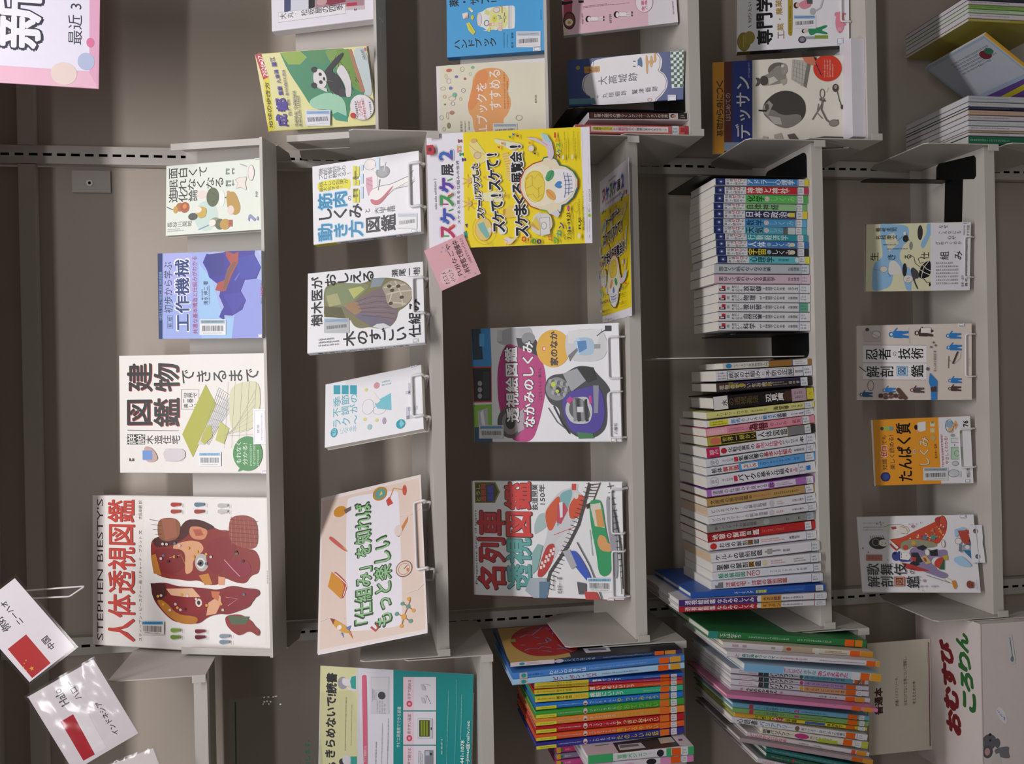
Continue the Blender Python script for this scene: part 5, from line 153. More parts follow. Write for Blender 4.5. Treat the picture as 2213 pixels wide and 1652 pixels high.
{'name':'slim_paperback','label':'slim paperback with light turquoise band and yellow tip, last of the fourth shelf series','group':'matching slim paperbacks in the right group on the fourth shelf','loc':[0.2458,0.0654,-0.1127],'rot':[0.0105,0,1.5708],'w':0.128,'h':0.1868,'t':0.0133,'cover':'dfdfe4','spine_ops':[('R',3,12,130,204,'222f62'),('E',67,122,40,52,'3d4f88'),('E',67,120,16,20,'cdd0de'),('T','知識',96,293,53,137,'55555c',0,'v'),('T','ゼロ',96,440,59,142,'c03a48',0.03,'v'),('T','でも',96,563,53,95,'55555c',0,'v'),('T','楽しく読める!',35,423,49,398,'55555c',0,'v'),('R',0,635,129,1639,'62bcc8'),('T','心理学',68,899,104,493,'1f3a44',0.03,'v'),('T','齊藤勇',67,1339,53,212,'2f5560',0,'v'),('E',67,1613,47,44,'d8dde0'),('R',0,1778,133,1868,'d8d44c')],'sparts':{'spine_label':[[('S',3,1649,130,1773,'3f4f9c','d9dae0')]]}},
{'name':'paperback_book','label':'plain grey-blue spined paperback above the pale pink one on fourth shelf','loc':[0.2311,0.0662,-0.1127],'rot':[0.0075,0,1.5708],'w':0.128,'h':0.1923,'t':0.0181,'cover':'bcc2ca','spine_ops':[('T','面白くて眠れなくなる元素',91,614,91,1038,'3a3d44',0.02,'v'),('T','左巻健男',91,1600,80,237,'3a3d44',0.01,'v')],'sparts':{'spine_label':[[('S',4,1748,178,1893,'6a80b8','c6cdd6')]]}},
{'name':'paperback_book','label':'plain pale pink spined paperback below the grey-blue one on fourth shelf','loc':[0.2113,0.0641,-0.1127],'rot':[0.0093,0,1.5708],'w':0.128,'h':0.1935,'t':0.0174,'cover':'d3bac8','spine_ops':[('T','面白くて眠れなくなる解剖学',87,657,87,1124,'3a3640',0.02,'v'),('T','坂井建雄',87,1596,77,231,'3a3640',0.01,'v')],'sparts':{'spine_label':[[('S',3,1746,171,1890,'7a80b8','d6c3cf')]]}},
{'name':'paperback_book','label':'white paperback with a red arrow mark, uppermost of five, directly below pale pink spine','group':'white science paperbacks with red arrow marks on the fourth shelf','loc':[0.1925,0.0654,-0.1126],'rot':[0.0101,0,1.5708],'w':0.128,'h':0.1856,'t':0.0165,'cover':'dcdbe0','spine_ops':[('R',33,20,83,144,'3a3038'),('R',83,70,136,144,'b8303c'),('R',33,25,56,70,'b8303c'),('R',50,45,73,115,'dcdbe0'),('T','図解',83,197,66,55,'6a6a62',0,'v'),('T','身近に',113,338,55,137,'4a4a50',0,'v'),('T','あふれる',50,375,51,212,'4a4a50',0,'v'),('T','放射線',84,678,102,359,'2f2f36',0.02,'v'),('T','が3時間でわかる本',83,1085,73,511,'3a3a42',0.01,'v'),('T','児玉',83,1502,59,199,'55555c',0,'v')],'sparts':{'spine_label':[[('S',3,1627,162,1813,'5a70b4','d9dae0')]]}},
{'name':'paperback_book','label':'white paperback with a red arrow mark, second below the pale pink spine','group':'white science paperbacks with red arrow marks on the fourth shelf','loc':[0.1748,0.0662,-0.1126],'rot':[0.0111,0,1.5708],'w':0.128,'h':0.1857,'t':0.0165,'cover':'dcdbe0','spine_ops':[('R',33,20,83,145,'3a3038'),('R',83,70,136,145,'b8303c'),('R',33,25,56,70,'b8303c'),('R',50,45,73,115,'dcdbe0'),('T','図解',83,197,66,55,'6a6a62',0,'v'),('T','身近に',113,338,55,137,'4a4a50',0,'v'),('T','あふれる',50,375,51,212,'4a4a50',0,'v'),('T','物理',84,618,103,239,'2f2f36',0.02,'v'),('T','が3時間でわかる本',83,1085,73,511,'3a3a42',0.01,'v'),('T','左巻健男',83,1503,60,199,'55555c',0,'v')],'sparts':{'spine_label':[[('S',3,1627,162,1814,'5a70b4','d9dae0')]]}},
{'name':'paperback_book','label':'white paperback with a red arrow mark and green label at its foot','group':'white science paperbacks with red arrow marks on the fourth shelf','loc':[0.1571,0.0669,-0.1126],'rot':[0.0134,0,1.5708],'w':0.128,'h':0.1857,'t':0.0165,'cover':'dcdbe0','spine_ops':[('R',33,20,83,145,'3a3038'),('R',83,70,136,145,'b8303c'),('R',33,25,56,70,'b8303c'),('R',50,45,73,115,'dcdbe0'),('T','図解',83,197,66,55,'6a6a62',0,'v'),('T','身近に',113,338,55,137,'4a4a50',0,'v'),('T','あふれる',50,375,51,212,'4a4a50',0,'v'),('T','微生物',84,678,103,359,'2f2f36',0.02,'v'),('T','が3時間でわかる本',83,1086,73,511,'3a3a42',0.01,'v'),('T','左巻健男',83,1503,60,199,'55555c',0,'v')],'sparts':{'spine_label':[[('S',3,1628,162,1815,'5a70b4','5faa8c')]]}},
{'name':'paperback_book','label':'white paperback with a red arrow mark, directly below the green labelled one','group':'white science paperbacks with red arrow marks on the fourth shelf','loc':[0.1392,0.0677,-0.1126],'rot':[0.0151,0,1.5708],'w':0.128,'h':0.1858,'t':0.017,'cover':'dcdbe0','spine_ops':[('R',34,20,85,145,'3a3038'),('R',85,70,139,145,'b8303c'),('R',34,25,58,70,'b8303c'),('R',51,45,75,115,'dcdbe0'),('T','図解',85,197,68,55,'6a6a62',0,'v'),('T','身近に',117,338,56,137,'4a4a50',0,'v'),('T','あふれる',52,375,53,212,'4a4a50',0,'v'),('T','自然災害',87,686,105,374,'2f2f36',0.02,'v'),('T','が3時間でわかる本',85,1086,75,511,'3a3a42',0.01,'v'),('T','左巻健男',85,1504,61,200,'55555c',0,'v')],'sparts':{'spine_label':[[('S',3,1629,167,1816,'5a70b4','d9dae0')]]}},
{'name':'paperback_book','label':'white paperback with a red arrow mark, lowest of five beside the empty gap','group':'white science paperbacks with red arrow marks on the fourth shelf','loc':[0.121,0.0685,-0.1126],'rot':[0.0149,0,1.5708],'w':0.128,'h':0.1859,'t':0.017,'cover':'dcdbe0','spine_ops':[('R',34,20,85,145,'3a3038'),('R',85,70,140,145,'b8303c'),('R',34,25,58,70,'b8303c'),('R',51,45,75,115,'dcdbe0'),('T','図解',85,197,68,55,'6a6a62',0,'v'),('T','身近に',117,338,56,137,'4a4a50',0,'v'),('T','あふれる',52,376,53,212,'4a4a50',0,'v'),('T','科学',87,619,105,240,'2f2f36',0.02,'v'),('T','が3時間でわかる本',85,1087,75,512,'3a3a42',0.01,'v'),('T','左巻健男',85,1505,61,200,'55555c',0,'v')],'sparts':{'spine_label':[[('S',3,1629,167,1817,'5a70b4','d9dae0')]]}},
{'name':'paperback_book','label':'narrow cream and tan paperback leaning at the top of the left group on fourth shelf','group':'books in the left group on the fourth shelf','loc':[0.0503,0.0664,-0.1126],'rot':[-0.0322,0,1.5708],'w':0.128,'h':0.1793,'t':0.0112,'cover':'cfc4b4','spine_ops':[('R',0,0,112,912,'d2cdc6'),('E',56,115,45,61,'3a86be'),('T','ニュートリノ天体物理学入門',56,553,67,718,'3a3a40',0.01,'v'),('R',0,921,112,1793,'9a6f34')],'sparts':{'spine_label':[[('S',2,1394,110,1712,'5b6fae','d9dae0')]]}},
{'name':'paperback_book','label':'white paperback with two outlined title frames below the narrow tan book on fourth shelf','group':'books in the left group on the fourth shelf','loc':[0.0373,0.0646,-0.1124],'rot':[-0.0378,0,1.5708],'w':0.13,'h':0.1948,'t':0.0192,'cover':'dcdae0','spine_ops':[('R',19,217,173,1568,'3a3a42'),('R',25,230,167,888,'dcdae0'),('R',25,979,167,1553,'dcdae0'),('R',10,888,182,979,'dcdae0'),('T','病気の仕組み',96,566,115,625,'2f2f36',0.02,'v'),('T','と',96,940,77,49,'3a3a40',0.01,'v'),('T','予防の正解',96,1275,115,538,'2f2f36',0.02,'v'),('T','梶本修身',96,1672,58,154,'44444c',0,'v'),('G',19,45,173,199,3,'v','77777f')],'sparts':{'spine_label':[[('S',4,1754,188,1939,'5b6fae','d9dae0')]]}},
{'name':'hardback_book','label':'dark plum paperback with mottled lettering and violet edge on fourth shelf','group':'books in the left group on the fourth shelf','loc':[0.0162,0.0654,-0.1123],'rot':[-0.0475,0,1.5708],'w':0.13,'h':0.1942,'t':0.0167,'cover':'332a30','spine_ops':[('R',0,0,167,245,'4a3638'),('R',50,245,167,445,'7a7434'),('T','植物のすごい生存戦略',83,590,83,1071,'c8c4b0',0.02,'v'),('E',100,508,33,64,'a8963c'),('E',75,1043,25,73,'8a7a34'),('R',147,336,167,1697,'40387c'),('G',42,1143,125,1424,2,'v','b0a8a0'),('T','田中修',83,1570,50,218,'d8d4cc',0.01,'v')],'sparts':{'spine_label':[[('S',3,1697,163,1842,'6aa0c8','d9dae0')]]}},
{'name':'hardback_book','label':'thick black hardback with white top band and yellow label on fourth shelf','group':'books in the left group on the fourth shelf','loc':[-0.0032,0.0612,-0.1118],'rot':[-0.0754,0,1.5708],'w':0.13,'h':0.2022,'t':0.025,'cover':'1d1819','ct':0.002,'spine_ops':[('R',0,0,250,281,'dcd9d6'),('T','水',119,218,112,109,'4a4438',0.04,'v'),('T','の透視画法',125,598,150,580,'5a4a2c',0.03,'v'),('T','辺見庸',125,1224,150,363,'e4e0de',0.04,'v'),('E',125,1496,100,109,'4a3028'),('R',15,1881,235,2022,'cfc03c'),('T','へ',125,1950,50,54,'5a4a2c',0.01,'v')],'sparts':{'spine_label':[[('S',5,1569,245,1868,'a08a98','b59aa6')]]}},
{'name':'paperback_book','label':'pale yellow paperback below the thick black hardback on fourth shelf','group':'books in the left group on the fourth shelf','loc':[-0.0304,0.0593,-0.1122],'rot':[-0.0789,0,1.5708],'w':0.13,'h':0.2177,'t':0.0125,'cover':'d4cf84','spine_ops':[('T','トリセツ・カラダ',62,511,62,642,'2f2c24',0.02,'v'),('G',31,878,94,1222,1,'v','6a6648'),('T','海堂尊',62,1498,70,317,'2a2822',0.03,'v'),('G',31,1710,94,1946,1,'v','6a6648')],'sparts':{'spine_label':[[('S',2,1967,122,2127,'5b6fae','d9dae0')]]}},
{'name':'paperback_book','label':'white muscle paperback spine with yellow bubble and blue title words on fourth shelf','group':'books in the left group on the fourth shelf','loc':[-0.0441,0.0717,-0.1122],'rot':[-0.0896,0,1.5708],'w':0.148,'h':0.2169,'t':0.0125,'cover':'dddce4','spine_ops':[('R',10,54,115,427,'d8d23c'),('G',19,82,106,408,2,'v','4a4a2c'),('T','筋肉',62,581,75,182,'3a86c4',0.03,'v'),('T','のしくみと',62,903,62,408,'33333a',0.02,'v'),('T','動き方',62,1266,75,281,'3a86c4',0.03,'v'),('T','図鑑',62,1516,75,182,'2f2f36',0.03,'v'),('T','大山卞圭悟',56,1824,37,272,'44444c',0,'v')],'sparts':{'spine_label':[[('S',2,1973,122,2133,'5b6fae','d9dae0')]]}},
{'name':'paperback_book','label':'bright pink paperback spine in the left group on fourth shelf','group':'books in the left group on the fourth shelf','loc':[-0.0576,0.0688,-0.112],'rot':[-0.0944,0,1.5708],'w':0.148,'h':0.2194,'t':0.0151,'cover':'dc8fa2','spine_ops':[('R',15,18,136,417,'e8a8b4'),('G',38,73,113,363,1,'v','f0d0d6'),('G',38,453,113,834,2,'v','9a5a6a'),('T','為替',76,1043,121,381,'5a1f2c',0.05,'v'),('T','のしくみ',76,1455,61,335,'7a3a48',0.02,'v'),('T','田渕',76,1822,61,163,'6a3040',0.01,'v')],'sparts':{'spine_label':[[('S',3,1937,148,2085,'5b6fae','d9dae0')]]}},
{'name':'paperback_book','label':'olive topped anatomy paperback with black and white title blocks on fourth shelf','group':'books in the left group on the fourth shelf','loc':[-0.0739,0.0678,-0.1119],'rot':[-0.0938,0,1.5708],'w':0.148,'h':0.2175,'t':0.0168,'cover':'b3a43c','spine_ops':[('E',84,163,59,109,'d0705c'),('R',20,272,151,979,'26231e'),('T','世界一細かい',92,630,84,662,'c8b83c',0.02,'v'),('R',0,979,168,1613,'dad9de'),('T','人体図鑑',88,1305,109,598,'2a2a2e',0.02,'v'),('R',0,1622,168,1949,'7c7c80'),('R',0,2090,168,2175,'26262a')],'sparts':{'spine_label':[[('S',3,1958,164,2084,'5b6fae','d9dae0')]]}},
{'name':'paperback_book','label':'white business paperback with crimson top block and pink title words on fourth shelf','group':'books in the left group on the fourth shelf','loc':[-0.0924,0.0676,-0.1118],'rot':[-0.1009,0,1.5708],'w':0.148,'h':0.22,'t':0.0181,'cover':'dcdbe2','spine_ops':[('R',0,0,181,263,'c0285a'),('T','図解入門',91,150,109,172,'f0dce4',0.03,'v'),('E',91,345,54,60,'b82c38'),('T','化粧品業界の',95,694,100,535,'2c2c32',0.02,'v'),('T','動向と仕組み',95,1251,100,526,'c43a68',0.02,'v'),('T','がよくわかる',95,1682,81,317,'3a3a42',0,'v'),('T','本',95,1918,118,82,'2c2c32',0.03,'v')],'sparts':{'spine_label':[[('S',4,2019,177,2167,'5b6fae','d9dae0')]]}},
{'name':'paperback_book','label':'white weather paperback with ringed mark and red title words on fourth shelf','group':'books in the left group on the fourth shelf','loc':[-0.1119,0.0684,-0.1119],'rot':[-0.1074,0,1.5708],'w':0.148,'h':0.2212,'t':0.015,'cover':'d6d8e0','spine_ops':[('E',75,168,66,86,'a8a2b0'),('E',75,167,57,73,'d6d8e0'),('T','図解入門',75,169,75,127,'4a4a54',0.02,'v'),('T','よくわかる',82,436,60,218,'55555c',0,'v'),('R',30,559,120,636,'c8384c'),('T','気象災害の',79,899,97,508,'2a2a30',0.03,'v'),('T','基本と仕組み',79,1444,97,563,'b8384c',0.03,'v'),('T','岩槻秀明',75,1879,45,218,'44444c',0,'v')],'sparts':{'spine_label':[[('S',3,2025,147,2179,'5b6fae','d9dae0')]]}},
{'name':'paperback_book','label':'blue footed ship anatomy paperback with PLUS in a rounded box on fourth shelf','group':'books in the left group on the fourth shelf','loc':[-0.1287,0.0701,-0.112],'rot':[-0.1045,0,1.5708],'w':0.148,'h':0.2199,'t':0.0145,'cover':'d8dae2','spine_ops':[('R',0,645,145,2199,'5f9fdc'),('T','船体',72,204,87,209,'2f2f36',0.03,'v'),('T','解剖図',72,486,87,318,'c8403c',0.04,'v'),('R',22,700,123,1027,'e2dede'),('T','PLUS',72,872,58,254,'a83a3c',0.02,'r'),('T','プロフェッショナルズ 中村',76,1476,51,809,'26406c',0.01,'v')],'sparts':{'spine_label':[[('S',3,1981,142,2171,'5b6fae','d9dae0')]]}},
{'name':'paperback_book','label':'thick white motorcycle paperback with black title and blue square on fourth shelf','group':'books in the left group on the fourth shelf','loc':[-0.1461,0.0692,-0.1117],'rot':[-0.1017,0,1.5708],'w':0.148,'h':0.2206,'t':0.021,'cover':'dcdbe3','spine_ops':[('E',105,159,92,86,'b8b2bc'),('E',105,158,80,73,'dcdbe3'),('T','図解入門',105,160,92,127,'4a4a54',0.02,'v'),('T','よくわかる',111,418,63,218,'55555c',0,'v'),('R',52,545,157,617,'c8384c'),('T','バイク',105,812,126,354,'1f1f25',0.03,'v'),('T','の基本と仕組み',108,1334,111,654,'26262c',0.02,'v'),('T','第5版',105,1757,84,154,'b8384c',0.02,'v'),('R',63,2015,147,2101,'2f78c4')],'sparts':{'spine_label':[[('S',4,1861,205,1997,'5b6fae','d9dae0')]]}},
{'name':'paperback_book','label':'purple edged paperback with white title panel on fourth shelf','group':'books in the left group on the fourth shelf','loc':[-0.174,0.0742,-0.1121],'rot':[-0.0902,0,1.5708],'w':0.148,'h':0.2183,'t':0.0143,'cover':'a86fb8','spine_ops':[('R',22,97,129,1796,'d8cfe0'),('T','建築の仕組みが見える',76,662,72,1091,'66606e',0.02,'v'),('E',72,1299,65,72,'b070bc'),('T','05',72,1304,72,77,'3a2a44',0.04,'r'),('G',36,1400,108,1738,2,'v','66606e')],'sparts':{'spine_label':[[('S',3,2009,141,2154,'5b6fae','d9dae0')]]}},
{'name':'paperback_book','label':'tan brown paperback spine in the left group on fourth shelf','group':'books in the left group on the fourth shelf','loc':[-0.1901,0.0756,-0.112],'rot':[-0.093,0,1.5708],'w':0.148,'h':0.2181,'t':0.0154,'cover':'b5935c','spine_ops':[('T','文房具の解剖図鑑',77,445,77,754,'5a4424',0.02,'v'),('R',46,851,108,899,'8a6a3c'),('G',39,938,116,1296,1,'v','c8704c'),('G',39,1354,116,1856,1,'v','7a6038')],'sparts':{'spine_label':[[('S',3,1988,151,2156,'5b6fae','d9dae0')]]}},
{'name':'paperback_book','label':'white manners guide with black title and pale peach top edge, directly below tan spine','group':'books in the left group on the fourth shelf','loc':[-0.2073,0.0712,-0.112],'rot':[-0.0911,0,1.5708],'w':0.148,'h':0.218,'t':0.0163,'cover':'dcdae0','pages':'d9bda0','spine_ops':[('T','ビジネスマナーの解剖図鑑',83,618,68,1109,'44444c',0.015,'v'),('E',81,1284,65,53,'c4c0c8'),('G',41,1375,122,1530,2,'v','d07a70'),('T','北條久美子',81,1819,49,251,'44444c',0,'v')],'sparts':{'spine_label':[[('S',3,1963,159,2156,'5b6fae','d9dae0')]]}},
{'name':'paperback_book','label':'white manners guide with black title, between its twin and the grey spine','group':'books in the left group on the fourth shelf','loc':[-0.2255,0.0682,-0.1121],'rot':[-0.0834,0,1.5708],'w':0.148,'h':0.2188,'t':0.0143,'cover':'dcdae0','pages':'e6e3dd','spine_ops':[('T','ビジネスマナーの解剖図鑑',73,634,60,1106,'44444c',0.015,'v'),('E',71,1275,57,53,'c4c0c8'),('G',36,1366,107,1520,1,'v','d07a70'),('T','北條久美子',71,1809,42,250,'44444c',0,'v')],'sparts':{'spine_label':[[('S',3,2011,140,2145,'5b6fae','d9dae0')]]}},
{'name':'paperback_book','label':'medium grey paperback above the red one in the left group on fourth shelf','group':'books in the left group on the fourth shelf','loc':[-0.243,0.0745,-0.1121],'rot':[-0.0771,0,1.5708],'w':0.148,'h':0.219,'t':0.0154,'cover':'8f8f8d','spine_ops':[('T','新・インテリアの解剖図鑑',77,570,68,839,'2c2c2c',0.02,'v'),('E',77,1197,54,63,'9fa8a2'),('G',39,1597,116,1655,1,'v','4a5a54'),('G',39,1839,116,1887,1,'v','3a3a3a')],'sparts':{'spine_label':[[('S',3,2003,151,2157,'5b6fae','a8b0b8')]]}},
{'name':'paperback_book','label':'solid red paperback with bold white title in the left group on fourth shelf','group':'books in the left group on the fourth shelf','loc':[-0.2605,0.0753,-0.1122],'rot':[-0.0721,0,1.5708],'w':0.148,'h':0.2178,'t':0.016,'cover':'b82a2c','spine_ops':[('R',0,0,160,1065,'9c2028'),('T','地獄の解剖図鑑',80,559,96,936,'efe4de',0.03,'v'),('R',32,776,128,891,'2a1a1a'),('T','図',80,833,64,85,'e8dcd0',0.02,'v'),('G',40,1084,120,1547,1,'v','d87068')],'sparts':{'spine_label':[[('S',3,1962,156,2097,'5b6fae','d9dae0')]]}},
{'name':'paperback_book','label':'white shop anatomy paperback with a red disc at the top, below the red spine','group':'books in the left group on the fourth shelf','loc':[-0.2791,0.0705,-0.1122],'rot':[-0.061,0,1.5708],'w':0.148,'h':0.2176,'t':0.0152,'cover':'dcdae0','spine_ops':[('E',76,96,61,67,'c03434'),('T','お店の解剖図鑑',76,606,91,788,'2a2a30',0.02,'v'),('R',31,779,121,884,'b8802c'),('T','図',76,832,76,87,'2a2a30',0.02,'v'),('G',38,1048,114,1519,2,'v','c86a6a'),('T','高橋哲史',76,1721,61,211,'44444c',0,'v')],'sparts':{'spine_label':[[('S',3,1961,148,2134,'5b6fae','d9dae0')]]}},
{'name':'paperback_book','label':'white celtic paperback with a grey stone cross picture on the fourth shelf','group':'books in the left group on the fourth shelf','loc':[-0.2971,0.0593,-0.1122],'rot':[-0.061,0,1.5708],'w':0.148,'h':0.2179,'t':0.0178,'cover':'dddbe1','pages':'d8bd9c','spine_ops':[('T','ケルトの解剖図鑑',89,549,107,927,'2a2a30',0.02,'v'),('R',75,1070,110,1386,'9a9c9c'),('R',44,1118,139,1214,'8a8c8c'),('E',89,1161,36,53,'a2a4a2'),('T','原聖',80,1500,53,134,'44444c',0.01,'v')],'sparts':{'spine_label':[[('S',4,2007,174,2150,'5b6fae','d9dae0')]]}},
{'name':'paperback_book','label':'white bible paperback with an ochre square in its black title on fourth shelf','group':'books in the left group on the fourth shelf','loc':[-0.319,0.0547,-0.1124],'rot':[-0.0427,0,1.5708],'w':0.148,'h':0.2171,'t':0.0165,'cover':'dcdadf','spine_ops':[('T','聖書の解剖図鑑',83,519,99,866,'2a2a30',0.03,'v'),('R',33,714,133,819,'c8963c'),('T','図',83,766,83,86,'2a2a30',0.03,'v'),('E',83,1033,58,52,'d8d0b0'),('G',41,1161,124,1447,2,'v','c07070'),('G',41,1618,124,1866,2,'v','55555c')],'sparts':{'spine_label':[[('S',3,1942,162,2114,'5b6fae','d9dae0')]]}},
{'name':'paperback_book','label':'white ship paperback with green and maroon title NEO on fourth shelf','group':'books in the left group on the fourth shelf','loc':[-0.3389,0.0555,-0.1125],'rot':[-0.0281,0,1.5708],'w':0.148,'h':0.2174,'t':0.0151,'cover':'d9dbe3','spine_ops':[('T','船体解剖図',75,384,90,533,'3a9474',0.04,'v'),('T','NEO',79,813,98,266,'a8404c',0.01,'r'),('T','フェロックス・中村隆',78,1517,42,742,'3a3a42',0,'v')],'sparts':{'spine_label':[[('S',3,2012,148,2155,'5b6fae','d9dae0')]]}},
{'name':'paperback_book','label':'white western house paperback with faded red title, right above the blue tall book','group':'books in the left group on the fourth shelf','loc':[-0.3566,0.0497,-0.1126],'rot':[-0.0167,0,1.5708],'w':0.148,'h':0.2224,'t':0.0153,'cover':'dadae4','spine_ops':[('R',23,76,129,237,'7c7c80'),('E',114,104,38,38,'dadae4'),('T','洋風住宅・洋館の解剖図鑑',76,891,92,1213,'b8484c',0.03,'v')],'sparts':{'spine_label':[[('S',3,1990,149,2151,'5b6fae','d9dae0')]]}},
{'name':'picture_book','label':'tall royal blue picture book third from the left end of fourth shelf','group':'books in the left group on the fourth shelf','loc':[-0.3758,0.0707,-0.1127],'rot':[0.0005,0,1.5708],'w':0.21,'h':0.2657,'t':0.0111,'cover':'2a5ab0','ct':0.0018,'spine_ops':[('T','ズーミング',57,1028,46,375,'d8e0f0',0.03,'v'),('T','地球図鑑',56,1366,56,206,'d0d04c',0.06,'v'),('G',28,1835,83,2211,1,'v','5a86cc'),('R',0,2248,111,2436,'264c9c')],'sparts':{'spine_label':[[('S',3,2454,108,2605,'c8b84c','d9dae0')]]}},
{'name':'picture_book','label':'tall purple topped picture book, second from left end of fourth shelf','group':'books in the left group on the fourth shelf','loc':[-0.3901,0.0696,-0.1127],'rot':[0.0108,0,1.5708],'w':0.215,'h':0.2903,'t':0.0118,'cover':'d8d6dc','ct':0.0018,'spine_ops':[('R',0,0,118,1521,'4a2f7c'),('T','透視絵図鑑',61,409,79,579,'ece6ea',0.03,'v'),('T','なかみのしくみ',61,1096,79,719,'ece6ea',0.03,'v'),('E',59,1544,35,33,'e0dcd8'),('R',0,1595,118,1991,'d0963c'),('T','大きな建物',59,1805,66,346,'3a2a5c',0.03,'v'),('G',29,2025,88,2417,1,'v','55555c')],'sparts':{'spine_label':[[('S',2,2651,115,2884,'b04a6a','d9dae0')]]}},
{'name':'picture_book','label':'tall red topped picture book at the very left end of fourth shelf','group':'books in the left group on the fourth shelf','loc':[-0.4052,0.0745,-0.1126],'rot':[0.0165,0,1.5708],'w':0.215,'h':0.2889,'t':0.0101,'cover':'d8d6dc','ct':0.0018,'spine_ops':[('R',0,0,101,1525,'b8283a'),('T','透視絵図鑑',52,410,68,581,'ece6ea',0.03,'v'),('T','なかみのしくみ',52,1099,68,721,'ece6ea',0.03,'v'),('E',50,1548,30,33,'e0dcd8'),('R',0,1600,101,1997,'d0963c'),('T','キッチン',50,1811,56,347,'4a2a2a',0.03,'v'),('G',25,2031,76,2424,1,'v','55555c')],'sparts':{'spine_label':[[('S',2,2658,99,2889,'b04a6a','d9dae0')]]}},
{'name':'picture_book','label':'large picture book with red patterned cover showing, first of the left bay row','group':'tall picture books standing on the left bay shelf with orange dots','loc':[-0.4686,0.0454,0.183],'rot':[-0.0065,0,1.5708],'w':0.22,'h':0.3123,'t':0.0072,'cover':'2f3f5c','ct':0.0018,'front':[('P',[2200,95,384,0,0,0,0,823,140,1307,2200,1230],'c9a45c'),('P',[2200,1240,2200,2380,1998,3123,73,3123,0,3104,0,1240,15,1095,1065,1185],'2c2a30'),('Q',[1323,205,1773,346,2200,658,2200,1277,1716,1370,498,1357,300,1161,188,771,277,425,654,272,993,198],'b02a2c'),('L',[1471,422,1611,554,1576,686,2048,956],22,'6a9ac4'),('L',[631,361,729,471,687,631,790,727,657,868],22,'6a9ac4'),('L',[2075,577,1888,724,1928,852],22,'6a9ac4'),('L',[968,667,1015,867,1216,869],22,'6a9ac4'),('L',[1341,914,1123,966,1078,880],22,'6a9ac4'),('L',[843,1021,498,1114,358,1175],22,'6a9ac4'),('L',[574,944,583,1152],22,'6a9ac4'),('L',[524,655,449,825],22,'6a9ac4'),('L',[2150,1139,1777,1142,1510,1066],22,'6a9ac4'),('L',[986,348,932,433],22,'6a9ac4'),('L',[1438,679,1342,778],22,'6a9ac4'),('P',[1386,224,1394,322,1197,299,1202,204],'8a9a4c'),('E',1891,1056,125,49,'a83a7c')],'parts':{'barcode_label':[[('P',[484,1410,454,1891,181,1857,188,1402],'d4d4da'),('P',[432,1490,391,1817,286,1808,308,1487],'66666e')]]},'spine_ops':[('R',0,0,72,785,'d8c8c8'),('E',36,205,25,50,'3a8ab0'),('G',14,292,58,566,2,'v','77707a'),('E',36,868,32,82,'b8b4bc'),('T','とくべつなころも',36,1237,43,557,'b8c4d8',0.02,'v'),('G',25,1662,47,2557,1,'v','b8c0d0'),('R',0,3013,72,3105,'4a2f5c')],'sparts':{'spine_label':[[('R',2,2612,70,2785,'e8641e')],[('R',2,2803,70,3004,'d8923c')]]}},
{'name':'picture_book','label':'blue picture book below the red patterned cover in the left bay row','group':'tall picture books standing on the left bay shelf with orange dots','loc':[-0.4757,0.0331,0.1832],'rot':[-0.033,0,1.5708],'w':0.22,'h':0.3104,'t':0.0105,'cover':'4a86d4','ct':0.0018,'spine_ops':[('R',5,118,100,254,'c8b8b0'),('E',52,191,37,45,'2f9a9a'),('G',26,272,79,536,1,'v','2f4a84'),('T','わたしのなまえは',52,971,63,654,'e2e8f2',0.03,'v'),('G',31,1353,73,2406,1,'v','a8c4ec')],'sparts':{'spine_label':[[('R',3,2632,102,2814,'e8641e')],[('R',3,2832,102,3032,'dca034')]]}},
{'name':'picture_book','label':'pale sky blue picture book with crimson title in the left bay row','group':'tall picture books standing on the left bay shelf with orange dots','loc':[-0.4894,0.034,0.1831],'rot':[-0.023,0,1.5708],'w':0.22,'h':0.311,'t':0.0104,'cover':'a8cdec','ct':0.0018,'spine_ops':[('R',6,123,98,260,'c8b8b0'),('E',51,196,36,45,'2f9a9a'),('T','ピン・ポン・バス',51,1104,63,781,'a83a5c',0.04,'v'),('G',31,1594,73,2266,1,'v','55708c')],'sparts':{'spine_label':[[('R',3,2620,101,2810,'e8641e')],[('R',3,2847,101,3028,'dca034')]]}},
{'name':'picture_book','label':'blue sign language book with yellow top in the left bay row','group':'tall picture books standing on the left bay shelf with orange dots','loc':[-0.5089,0.0264,0.183],'rot':[0.0107,0,1.5708],'w':0.2,'h':0.2721,'t':0.0052,'cover':'2f62b8','ct':0.0018,'spine_ops':[('R',0,0,52,967,'d8c43c'),('G',16,46,36,374,1,'v','4a4420'),('T','親子で学習',26,529,26,274,'5a4a24',0.03,'v'),('T','しゅわぶっく',26,816,31,264,'d8742c',0.03,'v'),('T','電車でいこう',26,1295,36,602,'ece8ec',0.04,'v'),('G',18,1970,34,2280,1,'v','e8dcd8')],'sparts':{'spine_label':[[('R',2,2280,50,2444,'e8641e')],[('S',1,2471,51,2581,'8a8a90','d9dae0')]]}},
